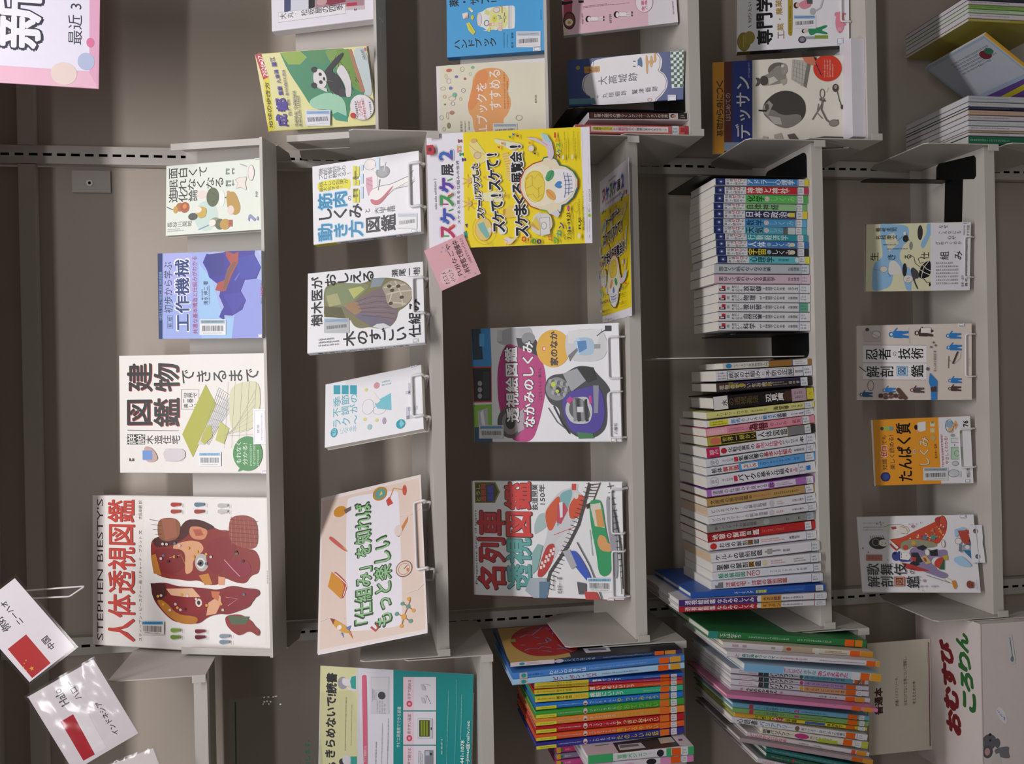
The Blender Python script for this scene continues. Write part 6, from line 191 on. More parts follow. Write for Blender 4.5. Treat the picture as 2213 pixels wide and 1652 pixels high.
{'name':'picture_book','label':'magenta sign language book with yellow top in the left bay row','group':'tall picture books standing on the left bay shelf with orange dots','loc':[-0.5184,0.0364,0.183],'rot':[0.0154,0,1.5708],'w':0.2,'h':0.2708,'t':0.0052,'cover':'c83a74','ct':0.0018,'spine_ops':[('R',0,4,52,976,'d8c43c'),('G',16,50,37,380,1,'v','4a4420'),('T','親子で学習',26,536,26,275,'5a4a24',0.03,'v'),('T','しゅわぶっく',26,825,31,266,'d8742c',0.03,'v'),('G',18,1985,34,2297,1,'v','e8dcd8')],'sparts':{'spine_label':[[('R',2,2297,51,2462,'e8641e')],[('S',1,2490,51,2600,'8a8a90','d9dae0')]]}},
{'name':'picture_book','label':'orange-red sign language book with yellow top in the left bay row','group':'tall picture books standing on the left bay shelf with orange dots','loc':[-0.524,0.0358,0.183],'rot':[0.0092,0,1.5708],'w':0.2,'h':0.2715,'t':0.008,'cover':'dc4f2c','ct':0.0018,'spine_ops':[('R',0,7,80,979,'d8c43c'),('G',24,53,56,383,1,'v','4a4420'),('T','親子で学習',40,539,40,275,'5a4a24',0.03,'v'),('T','しゅわぶっく',40,828,48,266,'d8742c',0.03,'v'),('T','買いものにいこう',40,1410,56,807,'ece8ec',0.04,'v'),('G',28,1988,52,2300,1,'v','e8dcd8')],'sparts':{'spine_label':[[('R',2,2300,78,2465,'e8641e')],[('S',2,2493,79,2603,'8a8a90','d9dae0')]]}},
{'name':'picture_book','label':'sea green sign language book with yellow top in the left bay row','group':'tall picture books standing on the left bay shelf with orange dots','loc':[-0.5329,0.0354,0.183],'rot':[-0.0002,0,1.5708],'w':0.2,'h':0.27,'t':0.0101,'cover':'34b48c','ct':0.0018,'spine_ops':[('R',0,0,101,961,'d8c43c'),('G',30,35,71,365,1,'v','4a4420'),('T','親子で学習',51,521,51,275,'5a4a24',0.03,'v'),('T','しゅわぶっく',51,810,61,266,'d8742c',0.03,'v'),('T','病院にいこう',51,1291,71,605,'ece8ec',0.04,'v'),('G',35,1970,66,2282,1,'v','e8dcd8')],'sparts':{'spine_label':[[('R',3,2282,98,2447,'e8641e')],[('S',2,2474,99,2585,'8a8a90','d9dae0')]]}},
{'name':'picture_book','label':'bright blue story book with small yellow tag in the left bay row','group':'tall picture books standing on the left bay shelf with orange dots','loc':[-0.5444,0.035,0.183],'rot':[-0.0063,0,1.5708],'w':0.2,'h':0.2688,'t':0.0105,'cover':'2a72cc','ct':0.0018,'spine_ops':[('R',5,0,58,367,'d4d03c'),('G',21,83,42,321,1,'v','4a4a20'),('G',42,404,68,816,1,'v','d8d8e0'),('E',52,888,42,39,'d8c8c4'),('E',37,887,16,25,'8a3a3a'),('T','さいちゃんと',55,1202,37,477,'dcdce0',0.02,'v'),('T','やってみよう',52,1844,63,770,'b8b83c',0.04,'v')],'sparts':{'spine_label':[[('R',3,2256,102,2431,'e0702c')],[('S',2,2458,103,2568,'8a8a90','d9dae0')]]}},
{'name':'picture_book','label':'leaf green story book with small yellow tag in the left bay row','group':'tall picture books standing on the left bay shelf with orange dots','loc':[-0.5547,0.0305,0.1831],'rot':[-0.0141,0,1.5708],'w':0.2,'h':0.2699,'t':0.0118,'cover':'3f9a3c','ct':0.0018,'spine_ops':[('R',6,0,65,366,'d4d03c'),('G',24,82,47,320,1,'v','4a4a20'),('G',47,403,77,814,1,'v','d8d8e0'),('E',59,886,47,38,'d8c8c4'),('E',41,885,18,25,'8a3a3a'),('T','いちごうさん',62,1199,41,476,'dcdce0',0.02,'v'),('T','のおてつだい',59,1839,71,769,'8fb83c',0.04,'v')],'sparts':{'spine_label':[[('R',4,2251,115,2425,'e0702c')],[('S',2,2452,116,2562,'8a8a90','d9dae0')]]}},
{'name':'picture_book','label':'light orange story book with small yellow tag in the left bay row','group':'tall picture books standing on the left bay shelf with orange dots','loc':[-0.5676,0.0288,0.1831],'rot':[-0.0115,0,1.5708],'w':0.2,'h':0.2705,'t':0.0118,'cover':'e08a3c','ct':0.0018,'spine_ops':[('R',6,0,65,366,'d4d03c'),('G',24,82,47,320,1,'v','4a4a20'),('G',47,402,77,813,1,'v','d8d8e0'),('E',59,885,47,38,'d8c8c4'),('E',41,884,18,25,'8a3a3a'),('T','ダンスロボの',62,1197,41,475,'dcdce0',0.02,'v'),('T','たんじょう会',59,1837,71,768,'c8b03c',0.04,'v')],'sparts':{'spine_label':[[('R',4,2248,115,2422,'e0702c')],[('S',2,2449,116,2559,'8a8a90','d9dae0')]]}},
{'name':'picture_book','label':'deep red story book with small yellow tag in the left bay row','group':'tall picture books standing on the left bay shelf with orange dots','loc':[-0.582,0.0322,0.1831],'rot':[-0.0106,0,1.5708],'w':0.2,'h':0.2698,'t':0.0122,'cover':'b8202c','ct':0.0018,'spine_ops':[('R',6,0,67,363,'d4d03c'),('G',24,79,49,317,1,'v','4a4a20'),('G',49,399,79,811,1,'v','d8d8e0'),('E',61,883,49,38,'d8c8c4'),('E',43,882,18,25,'8a3a3a'),('T','コックローさんの',64,1196,43,476,'dcdce0',0.02,'v'),('T','すっきりおそうじ',61,1837,73,769,'e0cf8c',0.04,'v')],'sparts':{'spine_label':[[('R',4,2249,118,2423,'e0702c')],[('S',2,2451,120,2561,'8a8a90','d9dae0')]]}},
{'name':'picture_book','label':'orange-vermilion story book with small yellow tag above the navy one','group':'tall picture books standing on the left bay shelf with orange dots','loc':[-0.5953,0.0319,0.1831],'rot':[-0.0154,0,1.5708],'w':0.2,'h':0.2702,'t':0.0106,'cover':'dc5c2c','ct':0.0018,'spine_ops':[('R',5,0,58,363,'d4d03c'),('G',21,79,43,317,1,'v','4a4a20'),('G',43,399,69,811,1,'v','d8d8e0'),('E',53,883,43,38,'d8c8c4'),('E',37,882,16,25,'8a3a3a'),('T','エピリさんの',56,1196,37,476,'dcdce0',0.02,'v'),('T','育てるやさい',53,1837,64,769,'d8b83c',0.04,'v')],'sparts':{'spine_label':[[('R',3,2249,103,2423,'e0702c')],[('S',2,2451,104,2561,'8a8a90','d9dae0')]]}},
{'name':'picture_book','label':'navy story book with small yellow tag, lowest of its set in the left bay','group':'tall picture books standing on the left bay shelf with orange dots','loc':[-0.6073,0.0327,0.1831],'rot':[-0.0237,0,1.5708],'w':0.2,'h':0.2699,'t':0.0115,'cover':'34328c','ct':0.0018,'spine_ops':[('R',6,0,63,357,'d4d03c'),('G',23,73,46,312,1,'v','4a4a20'),('G',46,394,75,807,1,'v','d8d8e0'),('E',58,878,46,38,'d8c8c4'),('E',40,877,17,25,'8a3a3a'),('T','こわたんの',60,1192,40,477,'dcdce0',0.02,'v'),('T','たのしいお話',58,1833,69,770,'c8b84c',0.04,'v')],'sparts':{'spine_label':[[('R',3,2246,112,2420,'e0702c')],[('S',2,2447,113,2557,'8a8a90','d9dae0')]]}},
{'name':'picture_book','label':'green and white boxed set with a black dog picture, protruding from the left bay row','group':'tall picture books standing on the left bay shelf with orange dots','loc':[-0.623,-0.0193,0.183],'rot':[-0.0005,0,1.5708],'w':0.19,'h':0.19,'t':0.0142,'cover':'d8d4dc','ct':0.0018,'front':[('P',[0,0,468,0,455,571,0,550],'d8c6cc'),('P',[0,550,433,565,553,1698,49,1704,0,611],'3a3430'),('P',[330,627,336,1049,101,1066,95,595],'cfcfd6'),('P',[303,647,297,982,208,982,187,631],'77707a'),('L',[374,222,385,478],30,'3f8a4c'),('P',[455,1402,470,1650,241,1644,210,1375],'c4c0b4'),('P',[535,1673,554,1900,69,1900,57,1670],'dcd2da'),('P',[336,1733,342,1810,262,1799,252,1722],'8a4a5c')],'spine_ops':[('R',0,9,142,449,'3fa868'),('T','盲導犬ジェリー',75,835,78,629,'5fb07c',0.02,'v'),('E',73,1293,62,63,'2a2a2e'),('R',0,1401,142,1491,'3fa868'),('R',0,1796,142,1900,'3fa86c')],'sparts':{'spine_label':[[('R',4,1500,138,1661,'e05a1e')],[('S',3,1688,139,1787,'8a8a90','d9dae0')]]}},
{'name':'picture_book','label':'pink footed boxed set with dark picture at the bottom edge of the photo','group':'tall picture books standing on the left bay shelf with orange dots','loc':[-0.6393,-0.0169,0.183],'rot':[0.0041,0,1.5708],'w':0.19,'h':0.1894,'t':0.0115,'cover':'d8d0da','ct':0.0018,'spine_ops':[('R',0,5,115,428,'d8b0c8'),('E',52,734,29,90,'d0b0c8'),('E',61,1130,52,90,'26262c'),('R',0,1291,115,1489,'d890bc'),('R',0,1777,115,1894,'d880b4')],'sparts':{'spine_label':[[('R',3,1480,112,1660,'e05a1e')],[('S',2,1678,113,1777,'8a8a90','d9dae0')]]}},
{'name':'booklet','label':'crimson topped tall booklet, uppermost of three behind the boxed sets','group':'booklets behind the boxed sets','loc':[-0.6732,0.135,0.1831],'rot':[-0.0195,0,1.5708],'w':0.15,'h':0.2081,'t':0.0106,'cover':'c83a74','ct':0.0018,'spine_ops':[('R',0,3,106,83,'d8a03c'),('E',53,108,32,25,'3f7a3c'),('G',32,166,84,283,1,'v','e4d4dc')]},
{'name':'booklet','label':'grey topped tall booklet between crimson and pink ones behind the boxed sets','group':'booklets behind the boxed sets','loc':[-0.6856,0.135,0.1831],'rot':[-0.0218,0,1.5708],'w':0.15,'h':0.2084,'t':0.0098,'cover':'8a80a0','ct':0.0018,'spine_ops':[('R',0,3,98,83,'d8a03c'),('E',49,108,29,25,'3f7a3c'),('G',29,167,78,283,1,'v','e4d4dc')]},
{'name':'booklet','label':'pink topped tall booklet at the photo edge behind the boxed sets','group':'booklets behind the boxed sets','loc':[-0.6977,0.135,0.1831],'rot':[-0.0231,0,1.5708],'w':0.15,'h':0.2087,'t':0.0109,'cover':'cc4f90','ct':0.0018,'spine_ops':[('R',0,3,109,83,'d8a03c'),('E',55,108,33,25,'3f7a3c'),('G',33,167,87,284,1,'v','e4d4dc')]},
{'name':'picture_book','label':'dark green picture book, first of the lower left bay row','group':'picture books standing on the lower left bay shelf','loc':[-0.4798,0.0634,-0.1812],'rot':[0.1236,0,1.5708],'w':0.24,'h':0.3118,'t':0.0131,'cover':'2f7a44','ct':0.0018,'spine_ops':[('R',0,0,131,178,'2f8a80'),('T','てではなそう',65,421,78,406,'dcdcd8',0.03,'v'),('G',33,773,98,1566,1,'v','b8d0b8'),('G',33,1725,98,2418,1,'v','b8d0b8')],'sparts':{'spine_label':[[('R',4,2676,127,2864,'e8641e')],[('R',4,2884,127,3033,'d88a2c')]]}},
{'name':'picture_book','label':'white and beige picture book with short white jacket, second of lower left bay row','group':'picture books standing on the lower left bay shelf','loc':[-0.4956,0.0233,-0.1813],'rot':[0.1317,0,1.5708],'w':0.2,'h':0.2933,'t':0.0101,'cover':'d8cdb8','ct':0.0018,'spine_ops':[('R',0,0,101,1140,'d4ccd0'),('R',0,1156,101,1726,'b8a890'),('E',51,1264,30,49,'b84a2c'),('R',0,1785,101,1864,'d8d4d0'),('G',26,1982,77,2414,2,'v','6a5a4a'),('R',30,173,71,291,'b09a9c'),('R',30,370,71,448,'b09a9c'),('R',30,920,71,999,'a89a94')],'sparts':{'spine_label':[[('R',3,2473,99,2670,'e8641e')],[('R',3,2680,99,2933,'d8942c')]]}},
{'name':'picture_book','label':'long white picture book with teal title, third of lower left bay row','group':'picture books standing on the lower left bay shelf','loc':[-0.506,0.0104,-0.1812],'rot':[0.1305,0,1.5708],'w':0.22,'h':0.2955,'t':0.0098,'cover':'d8d4dc','ct':0.0018,'spine_ops':[('T','と',49,190,59,78,'b05a8c',0.02,'v'),('T','森が海をつくって!',49,632,59,708,'2f8a80',0.04,'v'),('G',25,1005,73,1529,1,'v','b8507c'),('G',35,1762,59,2655,1,'v','55555c'),('R',0,2878,98,2955,'d8a03c')],'sparts':{'spine_label':[[('R',3,2684,96,2868,'e2641e')]]}},
{'name':'picture_book','label':'pale blue picture book with magenta title, fourth of lower left bay row','group':'picture books standing on the lower left bay shelf','loc':[-0.528,0.0065,-0.181],'rot':[0.1452,0,1.5708],'w':0.22,'h':0.2654,'t':0.0137,'cover':'b8cfe0','ct':0.0018,'spine_ops':[('R',0,0,137,747,'7fb4dc'),('T','ポレポレゆうびん',68,927,96,340,'cf4a74',0.05,'v'),('T','きずな',68,1253,82,233,'8a94a0',0.03,'v'),('T','あいうえおうた',68,1705,96,574,'cf4a74',0.05,'v'),('R',0,2070,137,2235,'d8d6d8'),('R',0,2440,137,2654,'e0a034')],'sparts':{'spine_label':[[('R',4,2245,132,2420,'e2641e')]]}},
{'name':'picture_book','label':'white accessible reading volume with black title and blue foot in lower left bay','group':'picture books standing on the lower left bay shelf','loc':[-0.5523,0.0403,-0.1813],'rot':[0.1524,0,1.5708],'w':0.2,'h':0.2731,'t':0.0097,'cover':'d3d0d8','ct':0.0018,'spine_ops':[('G',19,150,83,508,2,'v','c06a7c'),('R',5,538,92,628,'3a3a3e'),('R',5,638,92,738,'2f4f4c'),('T','バリアフリー',50,1037,76,558,'26262a',0.05,'v'),('E',49,1386,39,40,'2f7a6c'),('R',0,1435,97,2412,'6aa4b8'),('T','みんなに伝わる本',49,1854,49,797,'2f3a44',0.02,'v')],'sparts':{'spine_label':[[('R',3,2452,94,2652,'d8641e')],[('S',2,2502,95,2602,'9a8aa0','d9dae0')]]}},
{'name':'picture_book','label':'white accessible reading volume with black title and lilac foot in lower left bay','group':'picture books standing on the lower left bay shelf','loc':[-0.5648,0.0401,-0.1814],'rot':[0.1554,0,1.5708],'w':0.2,'h':0.2736,'t':0.0082,'cover':'d3d0d8','ct':0.0018,'spine_ops':[('G',16,150,69,509,2,'v','c06a7c'),('R',4,538,78,628,'3a3a3e'),('R',4,638,78,738,'2f4f4c'),('T','バリアフリー',42,1037,64,558,'26262a',0.05,'v'),('E',41,1386,33,40,'c04a8c'),('R',0,1436,82,2413,'b090c0'),('T','みんなに伝わる本',41,1855,41,798,'2f3a44',0.02,'v')],'sparts':{'spine_label':[[('R',2,2273,79,2473,'d8641e')],[('S',2,2503,80,2602,'9a8aa0','d9dae0')]]}},
{'name':'picture_book','label':'white accessible reading volume with black title and peach foot in lower left bay','group':'picture books standing on the lower left bay shelf','loc':[-0.5743,0.0398,-0.1812],'rot':[0.1572,0,1.5708],'w':0.2,'h':0.274,'t':0.0097,'cover':'d3d0d8','ct':0.0018,'spine_ops':[('G',19,150,83,509,2,'v','c06a7c'),('R',5,538,92,628,'3a3a3e'),('R',5,638,92,738,'2f4f4c'),('T','バリアフリー',50,1037,76,558,'26262a',0.05,'v'),('E',49,1386,39,40,'d8a42c'),('R',0,1436,97,2413,'cf9a74'),('T','みんなに伝わる本',49,1855,49,798,'2f3a44',0.02,'v')],'sparts':{'spine_label':[[('R',3,2274,94,2473,'d8641e')],[('S',2,2503,95,2603,'9a8aa0','d9dae0')]]}},
{'name':'picture_book','label':'white story book with black brush title beside the three accessible reading volumes','group':'picture books standing on the lower left bay shelf','loc':[-0.586,0.0361,-0.1812],'rot':[0.1635,0,1.5708],'w':0.2,'h':0.2761,'t':0.0085,'cover':'d0ccd4','ct':0.0018,'spine_ops':[('E',43,209,25,30,'c88a9c'),('T','うちのおかあさん',43,598,59,598,'26262c',0.05,'v'),('E',43,986,25,30,'c88a9c'),('E',43,1514,25,40,'c8c4cc'),('T','文字編 ライゆ',43,1912,34,359,'44444c',0.01,'v'),('R',0,2460,85,2649,'d89a34')],'sparts':{'spine_label':[[('R',3,2261,83,2450,'e8641e')]]}},
{'name':'picture_book','label':'thick bright pink picture book in the middle of lower left bay row','group':'picture books standing on the lower left bay shelf','loc':[-0.5956,0.0105,-0.1812],'rot':[0.1665,0,1.5708],'w':0.2,'h':0.295,'t':0.0076,'cover':'d87fa8','ct':0.0018,'spine_ops':[('G',19,471,57,1157,1,'v','e2a0c0'),('R',0,2657,76,2844,'dc8f34')],'sparts':{'spine_label':[[('R',2,2422,73,2608,'e8641e')]]}},
{'name':'picture_book','label':'sky blue picture book right below the thick pink one in lower left bay','group':'picture books standing on the lower left bay shelf','loc':[-0.6199,0.0395,-0.1812],'rot':[0.1726,0,1.5708],'w':0.2,'h':0.2719,'t':0.0091,'cover':'6aa8c4','ct':0.0018,'spine_ops':[('R',9,320,82,400,'b83a4c'),('T','くうこの家を編集てのさしい!',45,810,54,740,'3a4a5c',0.02,'v'),('T','2',45,1254,54,90,'b04a7c',0.05,'v'),('G',23,1339,68,1859,1,'v','3a5a64')],'sparts':{'spine_label':[[('R',3,2279,88,2479,'d8641e')],[('S',2,2509,89,2619,'5b6fae','d9dae0')]]}},
{'name':'picture_book','label':'moss green picture book below the sky blue one in lower left bay','group':'picture books standing on the lower left bay shelf','loc':[-0.6314,0.0426,-0.1812],'rot':[0.1778,0,1.5708],'w':0.2,'h':0.271,'t':0.0094,'cover':'7fa862','ct':0.0018,'spine_ops':[('R',9,321,84,401,'b83a4c'),('T','くうこの家を編集てのさしい!',47,812,56,742,'3a4a5c',0.02,'v'),('T','1',47,1258,56,90,'b04a7c',0.05,'v'),('G',23,1343,70,1864,1,'v','3a5a64')],'sparts':{'spine_label':[[('R',3,2285,91,2485,'d8641e')],[('S',2,2516,92,2626,'5b6fae','d9dae0')]]}},
{'name':'picture_book','label':'yellow sign language primer with red oval lettering in lower left bay','group':'picture books standing on the lower left bay shelf','loc':[-0.6442,0.0489,-0.1813],'rot':[0.1844,0,1.5708],'w':0.2,'h':0.2649,'t':0.0071,'cover':'d4c434','ct':0.0018,'spine_ops':[('R',0,0,71,383,'d89a3c'),('T','はじめての',36,554,50,322,'2f2c1c',0.04,'v'),('E',36,866,28,141,'b83038'),('T','子ども',36,876,43,222,'f0e4da',0.04,'v'),('T','手話',36,1118,50,201,'2f2c1c',0.05,'v'),('R',14,1390,57,1793,'3a62b0'),('T','早わかり',36,1989,43,292,'2f2c1c',0.04,'v')],'sparts':{'spine_label':[[('R',2,2216,69,2397,'d86a1e')],[('S',1,2458,70,2609,'c8708c','d9dae0')]]}},
{'name':'picture_book','label':'thick white reading guide with coloured letter title in lower left bay','group':'picture books standing on the lower left bay shelf','loc':[-0.6573,0.041,-0.1807],'rot':[0.2057,0,1.5708],'w':0.19,'h':0.2724,'t':0.0113,'cover':'d6d4da','ct':0.0018,'spine_ops':[('T','心読書',57,303,79,404,'33333a',0.03,'v'),('T','バリアフリー',57,878,79,666,'5a86b8',0.03,'v'),('E',57,1296,45,45,'7a5a4c'),('T','見つけよう!自分に合った読書の',57,1826,57,888,'33333a',0.02,'v')],'sparts':{'spine_label':[[('R',3,2280,109,2472,'d8601c')],[('S',3,2512,110,2664,'5b6fae','d9dae0')]]}},
{'name':'picture_book','label':'cream reading guide with magenta oval and lime patch in lower left bay','group':'picture books standing on the lower left bay shelf','loc':[-0.6707,0.0292,-0.1807],'rot':[0.2137,0,1.5708],'w':0.17,'h':0.2152,'t':0.0122,'cover':'d4cfc0','ct':0.0018,'spine_ops':[('T','読書バリアフリー',61,331,73,609,'33333a',0.03,'v'),('E',61,803,46,147,'b83a7c'),('T','見つけかたガイド',61,1194,61,447,'44444c',0.02,'v'),('R',2,1123,61,1529,'a8b834'),('R',0,2016,122,2152,'b4bc4c')],'sparts':{'spine_label':[[('R',4,1640,118,1823,'d8601c')],[('S',2,1894,119,2006,'5b6fae','d9dae0')]]}},
{'name':'picture_book','label':'off-white picture book with pink title lettering in lower left bay','group':'picture books standing on the lower left bay shelf','loc':[-0.689,0.042,-0.1808],'rot':[0.2393,0,1.5708],'w':0.2,'h':0.2468,'t':0.0082,'cover':'d4cccf','ct':0.0018,'spine_ops':[('T','どんなかんじかなあ',41,420,57,722,'cf6a80',0.05,'v'),('G',20,1045,61,1228,1,'v','55555c'),('G',20,1329,61,1492,1,'v','55555c'),('R',0,2204,82,2407,'d88f2c')],'sparts':{'spine_label':[[('R',2,2102,79,2183,'d8503c')]]}},
{'name':'picture_book','label':'mauve grey picture book with dim pink title in lower left bay','group':'picture books standing on the lower left bay shelf','loc':[-0.6979,0.0396,-0.181],'rot':[0.2404,0,1.5708],'w':0.22,'h':0.2673,'t':0.0083,'cover':'a8989e','ct':0.0018,'spine_ops':[('T','さかなのなまえ',41,933,58,665,'cf7a90',0.05,'v'),('R',0,2465,83,2673,'cf8f34')],'sparts':{'spine_label':[[('R',2,2233,80,2455,'c8641e')]]}},
{'name':'picture_book','label':'dark teal picture book near bottom edge of photo in lower left bay','group':'picture books standing on the lower left bay shelf','loc':[-0.7164,0.0348,-0.1807],'rot':[0.2713,0,1.5708],'w':0.19,'h':0.2115,'t':0.0098,'cover':'2f6f70','ct':0.0018,'spine_ops':[('G',24,123,73,1622,1,'v','7fa8a4')],'sparts':{'spine_label':[[('R',3,1725,95,1930,'c8641e')]]}},
{'name':'picture_book','label':'bottle green picture book above the last white one in lower left bay','group':'picture books standing on the lower left bay shelf','loc':[-0.729,0.0353,-0.1805],'rot':[0.2795,0,1.5708],'w':0.19,'h':0.2116,'t':0.0105,'cover':'2a5848','ct':0.0018,'spine_ops':[('G',26,99,79,1622,1,'v','7a9a90'),('E',53,546,32,26,'b03a3c')]},
{'name':'picture_book','label':'white picture book with pink lettering, last in lower left bay at photo edge','group':'picture books standing on the lower left bay shelf','loc':[-0.7458,0.0459,-0.1807],'rot':[0.2948,0,1.5708],'w':0.21,'h':0.2307,'t':0.009,'cover':'d2ced4','ct':0.0018,'spine_ops':[('T','ともだちのしるしだよ',45,336,54,475,'c05a74',0.02,'v')]},
{'name':'dvd_case','label':'slim brown case with white lettering and a small portrait, beside black bookend at photo top','group':'spines standing in the right hand bay','loc':[0.5136,0.0621,0.1281],'rot':[-0.0183,0,1.5708],'w':0.135,'h':0.1918,'t':0.0135,'cover':'d0d0d6','pages':'c8c6cc','spine_ops':[('R',16,14,135,1900,'4a2c2a'),('T','往来之間の介護らくレクリエーションの世界',76,819,70,1421,'d8cfc8',0.02,'v'),('R',20,1547,128,1720,'cfc6c4'),('E',78,1620,37,47,'2a2020'),('E',74,1640,27,45,'c8907c'),('R',16,1720,135,1892,'3a2c26'),('G',34,1771,101,1857,2,'v','d8d0c8')]},
{'name':'paperback_book','label':'coral pink paperback with white rounded title panel at the end of right hand bay shelf','group':'spines standing in the right hand bay','loc':[0.4894,0.0697,0.1281],'rot':[-0.0073,0,1.5708],'w':0.15,'h':0.217,'t':0.0162,'cover':'cf6a66','spine_ops':[('R',32,301,133,1778,'e2d8d8'),('R',57,335,117,705,'d8c83c'),('T','消費者トラブル',87,520,52,352,'4a4430',0.02,'v'),('T','から',87,765,45,86,'44404a',0,'v'),('T','認知症',87,911,60,189,'c8507c',0.03,'v'),('T','の人・障害のある人をサポート',87,1383,52,739,'44404a',0.02,'v'),('G',65,26,146,266,2,'v','8a4448'),('R',49,2019,130,2088,'b03a3c'),('R',0,2096,162,2170,'a83a44')],'sparts':{'spine_label':[[('S',3,1847,159,1985,'5b6fae','d9dae0')]]}},
{'name':'magazine','label':'black spined magazine at the very corner of photo on lowest shelf','cat':'magazine','group':'thin magazines standing on the lowest shelf at photo corner','loc':[0.7561,0.105,-0.659],'rot':[0,0,-1.5708],'w':0.21,'h':0.1977,'t':0.009,'side':'R','cover':'2f3038','pages':'dcd9dc','ct':0.0005,'rough':0.35,'spine_ops':[('G',22,40,67,900,1,'v','d8d8dc')]},
{'name':'magazine','label':'pale lilac magazine with grey printing below the black spined one on lowest shelf','cat':'magazine','group':'thin magazines standing on the lowest shelf at photo corner','loc':[0.7481,0.105,-0.659],'rot':[0,0,-1.5708],'w':0.21,'h':0.1979,'t':0.0071,'side':'R','cover':'cfc8d2','pages':'dcd9dc','ct':0.0005,'rough':0.35,'spine_ops':[('G',18,40,53,900,1,'v','55505c')]},
{'name':'magazine','label':'leaf green magazine in the upper stack on lowest shelf','cat':'magazine','group':'thin magazines standing on the lowest shelf at photo corner','loc':[0.7396,0.105,-0.659],'rot':[0,0,-1.5708],'w':0.21,'h':0.1981,'t':0.0073,'side':'R','cover':'8ab05c','pages':'dcd9dc','ct':0.0005,'rough':0.35,'spine_ops':[('G',18,40,55,900,1,'v','4a7a3c')]},
{'name':'magazine','label':'pale green magazine in the upper stack on lowest shelf','cat':'magazine','group':'thin magazines standing on the lowest shelf at photo corner','loc':[0.7316,0.105,-0.659],'rot':[0,0,-1.5708],'w':0.21,'h':0.1983,'t':0.0069,'side':'R','cover':'b8d0b0','pages':'dcd9dc','ct':0.0005,'rough':0.35,'spine_ops':[('G',17,40,52,900,1,'v','6a8a64')]},
{'name':'magazine','label':'white magazine next to the yellow covered one on lowest shelf','cat':'magazine','group':'thin magazines standing on the lowest shelf at photo corner','loc':[0.7206,0.105,-0.659],'rot':[0,0,-1.5708],'w':0.21,'h':0.1985,'t':0.0096,'side':'R','cover':'d8d0d4','pages':'dcd9dc','ct':0.0005,'rough':0.35,'spine_ops':[('G',24,40,72,900,1,'v','8a8288')]},
{'name':'magazine','label':'magazine with olive yellow cover facing out on lowest shelf','cat':'magazine','group':'thin magazines standing on the lowest shelf at photo corner','loc':[0.7138,0.105,-0.659],'rot':[0,0,-1.5708],'w':0.21,'h':0.1988,'t':0.0054,'side':'R','cover':'a89c3c','pages':'dcd9dc','ct':0.0005,'rough':0.35,'spine_ops':[('G',14,40,41,900,1,'v','d8d4d0')]},
{'name':'magazine','label':'magazine with blue rear edge and grey spine, first of lower stack on lowest shelf','cat':'magazine','group':'thin magazines standing on the lowest shelf at photo corner','loc':[0.5548,0.105,-0.659],'rot':[0,0,-1.5708],'w':0.21,'h':0.2023,'t':0.0115,'side':'R','cover':'b9bdc6','pages':'dcd9dc','ct':0.0005,'rough':0.35,'spine_ops':[('G',29,40,86,900,1,'v','8a9098')]},
{'name':'magazine','label':'light grey magazine, second of lower stack on lowest shelf','cat':'magazine','group':'thin magazines standing on the lowest shelf at photo corner','loc':[0.5451,0.105,-0.659],'rot':[0,0,-1.5708],'w':0.21,'h':0.2026,'t':0.0083,'side':'R','cover':'c2c4c8','pages':'dcd9dc','ct':0.0005,'rough':0.35,'spine_ops':[('G',21,40,63,900,1,'v','9a9ca0')]},
{'name':'magazine','label':'thin navy magazine in the lower stack on lowest shelf','cat':'magazine','group':'thin magazines standing on the lowest shelf at photo corner','loc':[0.539,0.105,-0.659],'rot':[0,0,-1.5708],'w':0.21,'h':0.2028,'t':0.0048,'side':'R','cover':'26264c','pages':'dcd9dc','ct':0.0005,'rough':0.35,'spine_ops':[('G',12,40,36,900,1,'v','8a8aac')]},
{'name':'magazine','label':'beige magazine with pink specks in the lower stack on lowest shelf','cat':'magazine','group':'thin magazines standing on the lowest shelf at photo corner','loc':[0.5287,0.105,-0.659],'rot':[0,0,-1.5708],'w':0.21,'h':0.203,'t':0.0092,'side':'R','cover':'bfa890','pages':'dcd9dc','ct':0.0005,'rough':0.35,'spine_ops':[('G',23,40,69,900,1,'v','c8607c')]},
{'name':'magazine','label':'white magazine with small grey print in the lower stack on lowest shelf','cat':'magazine','group':'thin magazines standing on the lowest shelf at photo corner','loc':[0.5181,0.105,-0.659],'rot':[0,0,-1.5708],'w':0.21,'h':0.2032,'t':0.0092,'side':'R','cover':'c4bfc4','pages':'dcd9dc','ct':0.0005,'rough':0.35,'spine_ops':[('G',23,40,69,900,1,'v','66666c')]},
{'name':'magazine','label':'bluish white magazine in the lower stack on lowest shelf','cat':'magazine','group':'thin magazines standing on the lowest shelf at photo corner','loc':[0.5074,0.105,-0.659],'rot':[0,0,-1.5708],'w':0.21,'h':0.2035,'t':0.0092,'side':'R','cover':'c6cad0','pages':'dcd9dc','ct':0.0005,'rough':0.35,'spine_ops':[('G',23,40,69,900,1,'v','aab0b8')]},
{'name':'magazine','label':'white magazine with row of dark characters in the lower stack on lowest shelf','cat':'magazine','group':'thin magazines standing on the lowest shelf at photo corner','loc':[0.498,0.105,-0.659],'rot':[0,0,-1.5708],'w':0.21,'h':0.2037,'t':0.0081,'side':'R','cover':'d6d4d8','pages':'dcd9dc','ct':0.0005,'rough':0.35,'spine_ops':[('G',20,40,61,900,1,'v','3a3a40')]},
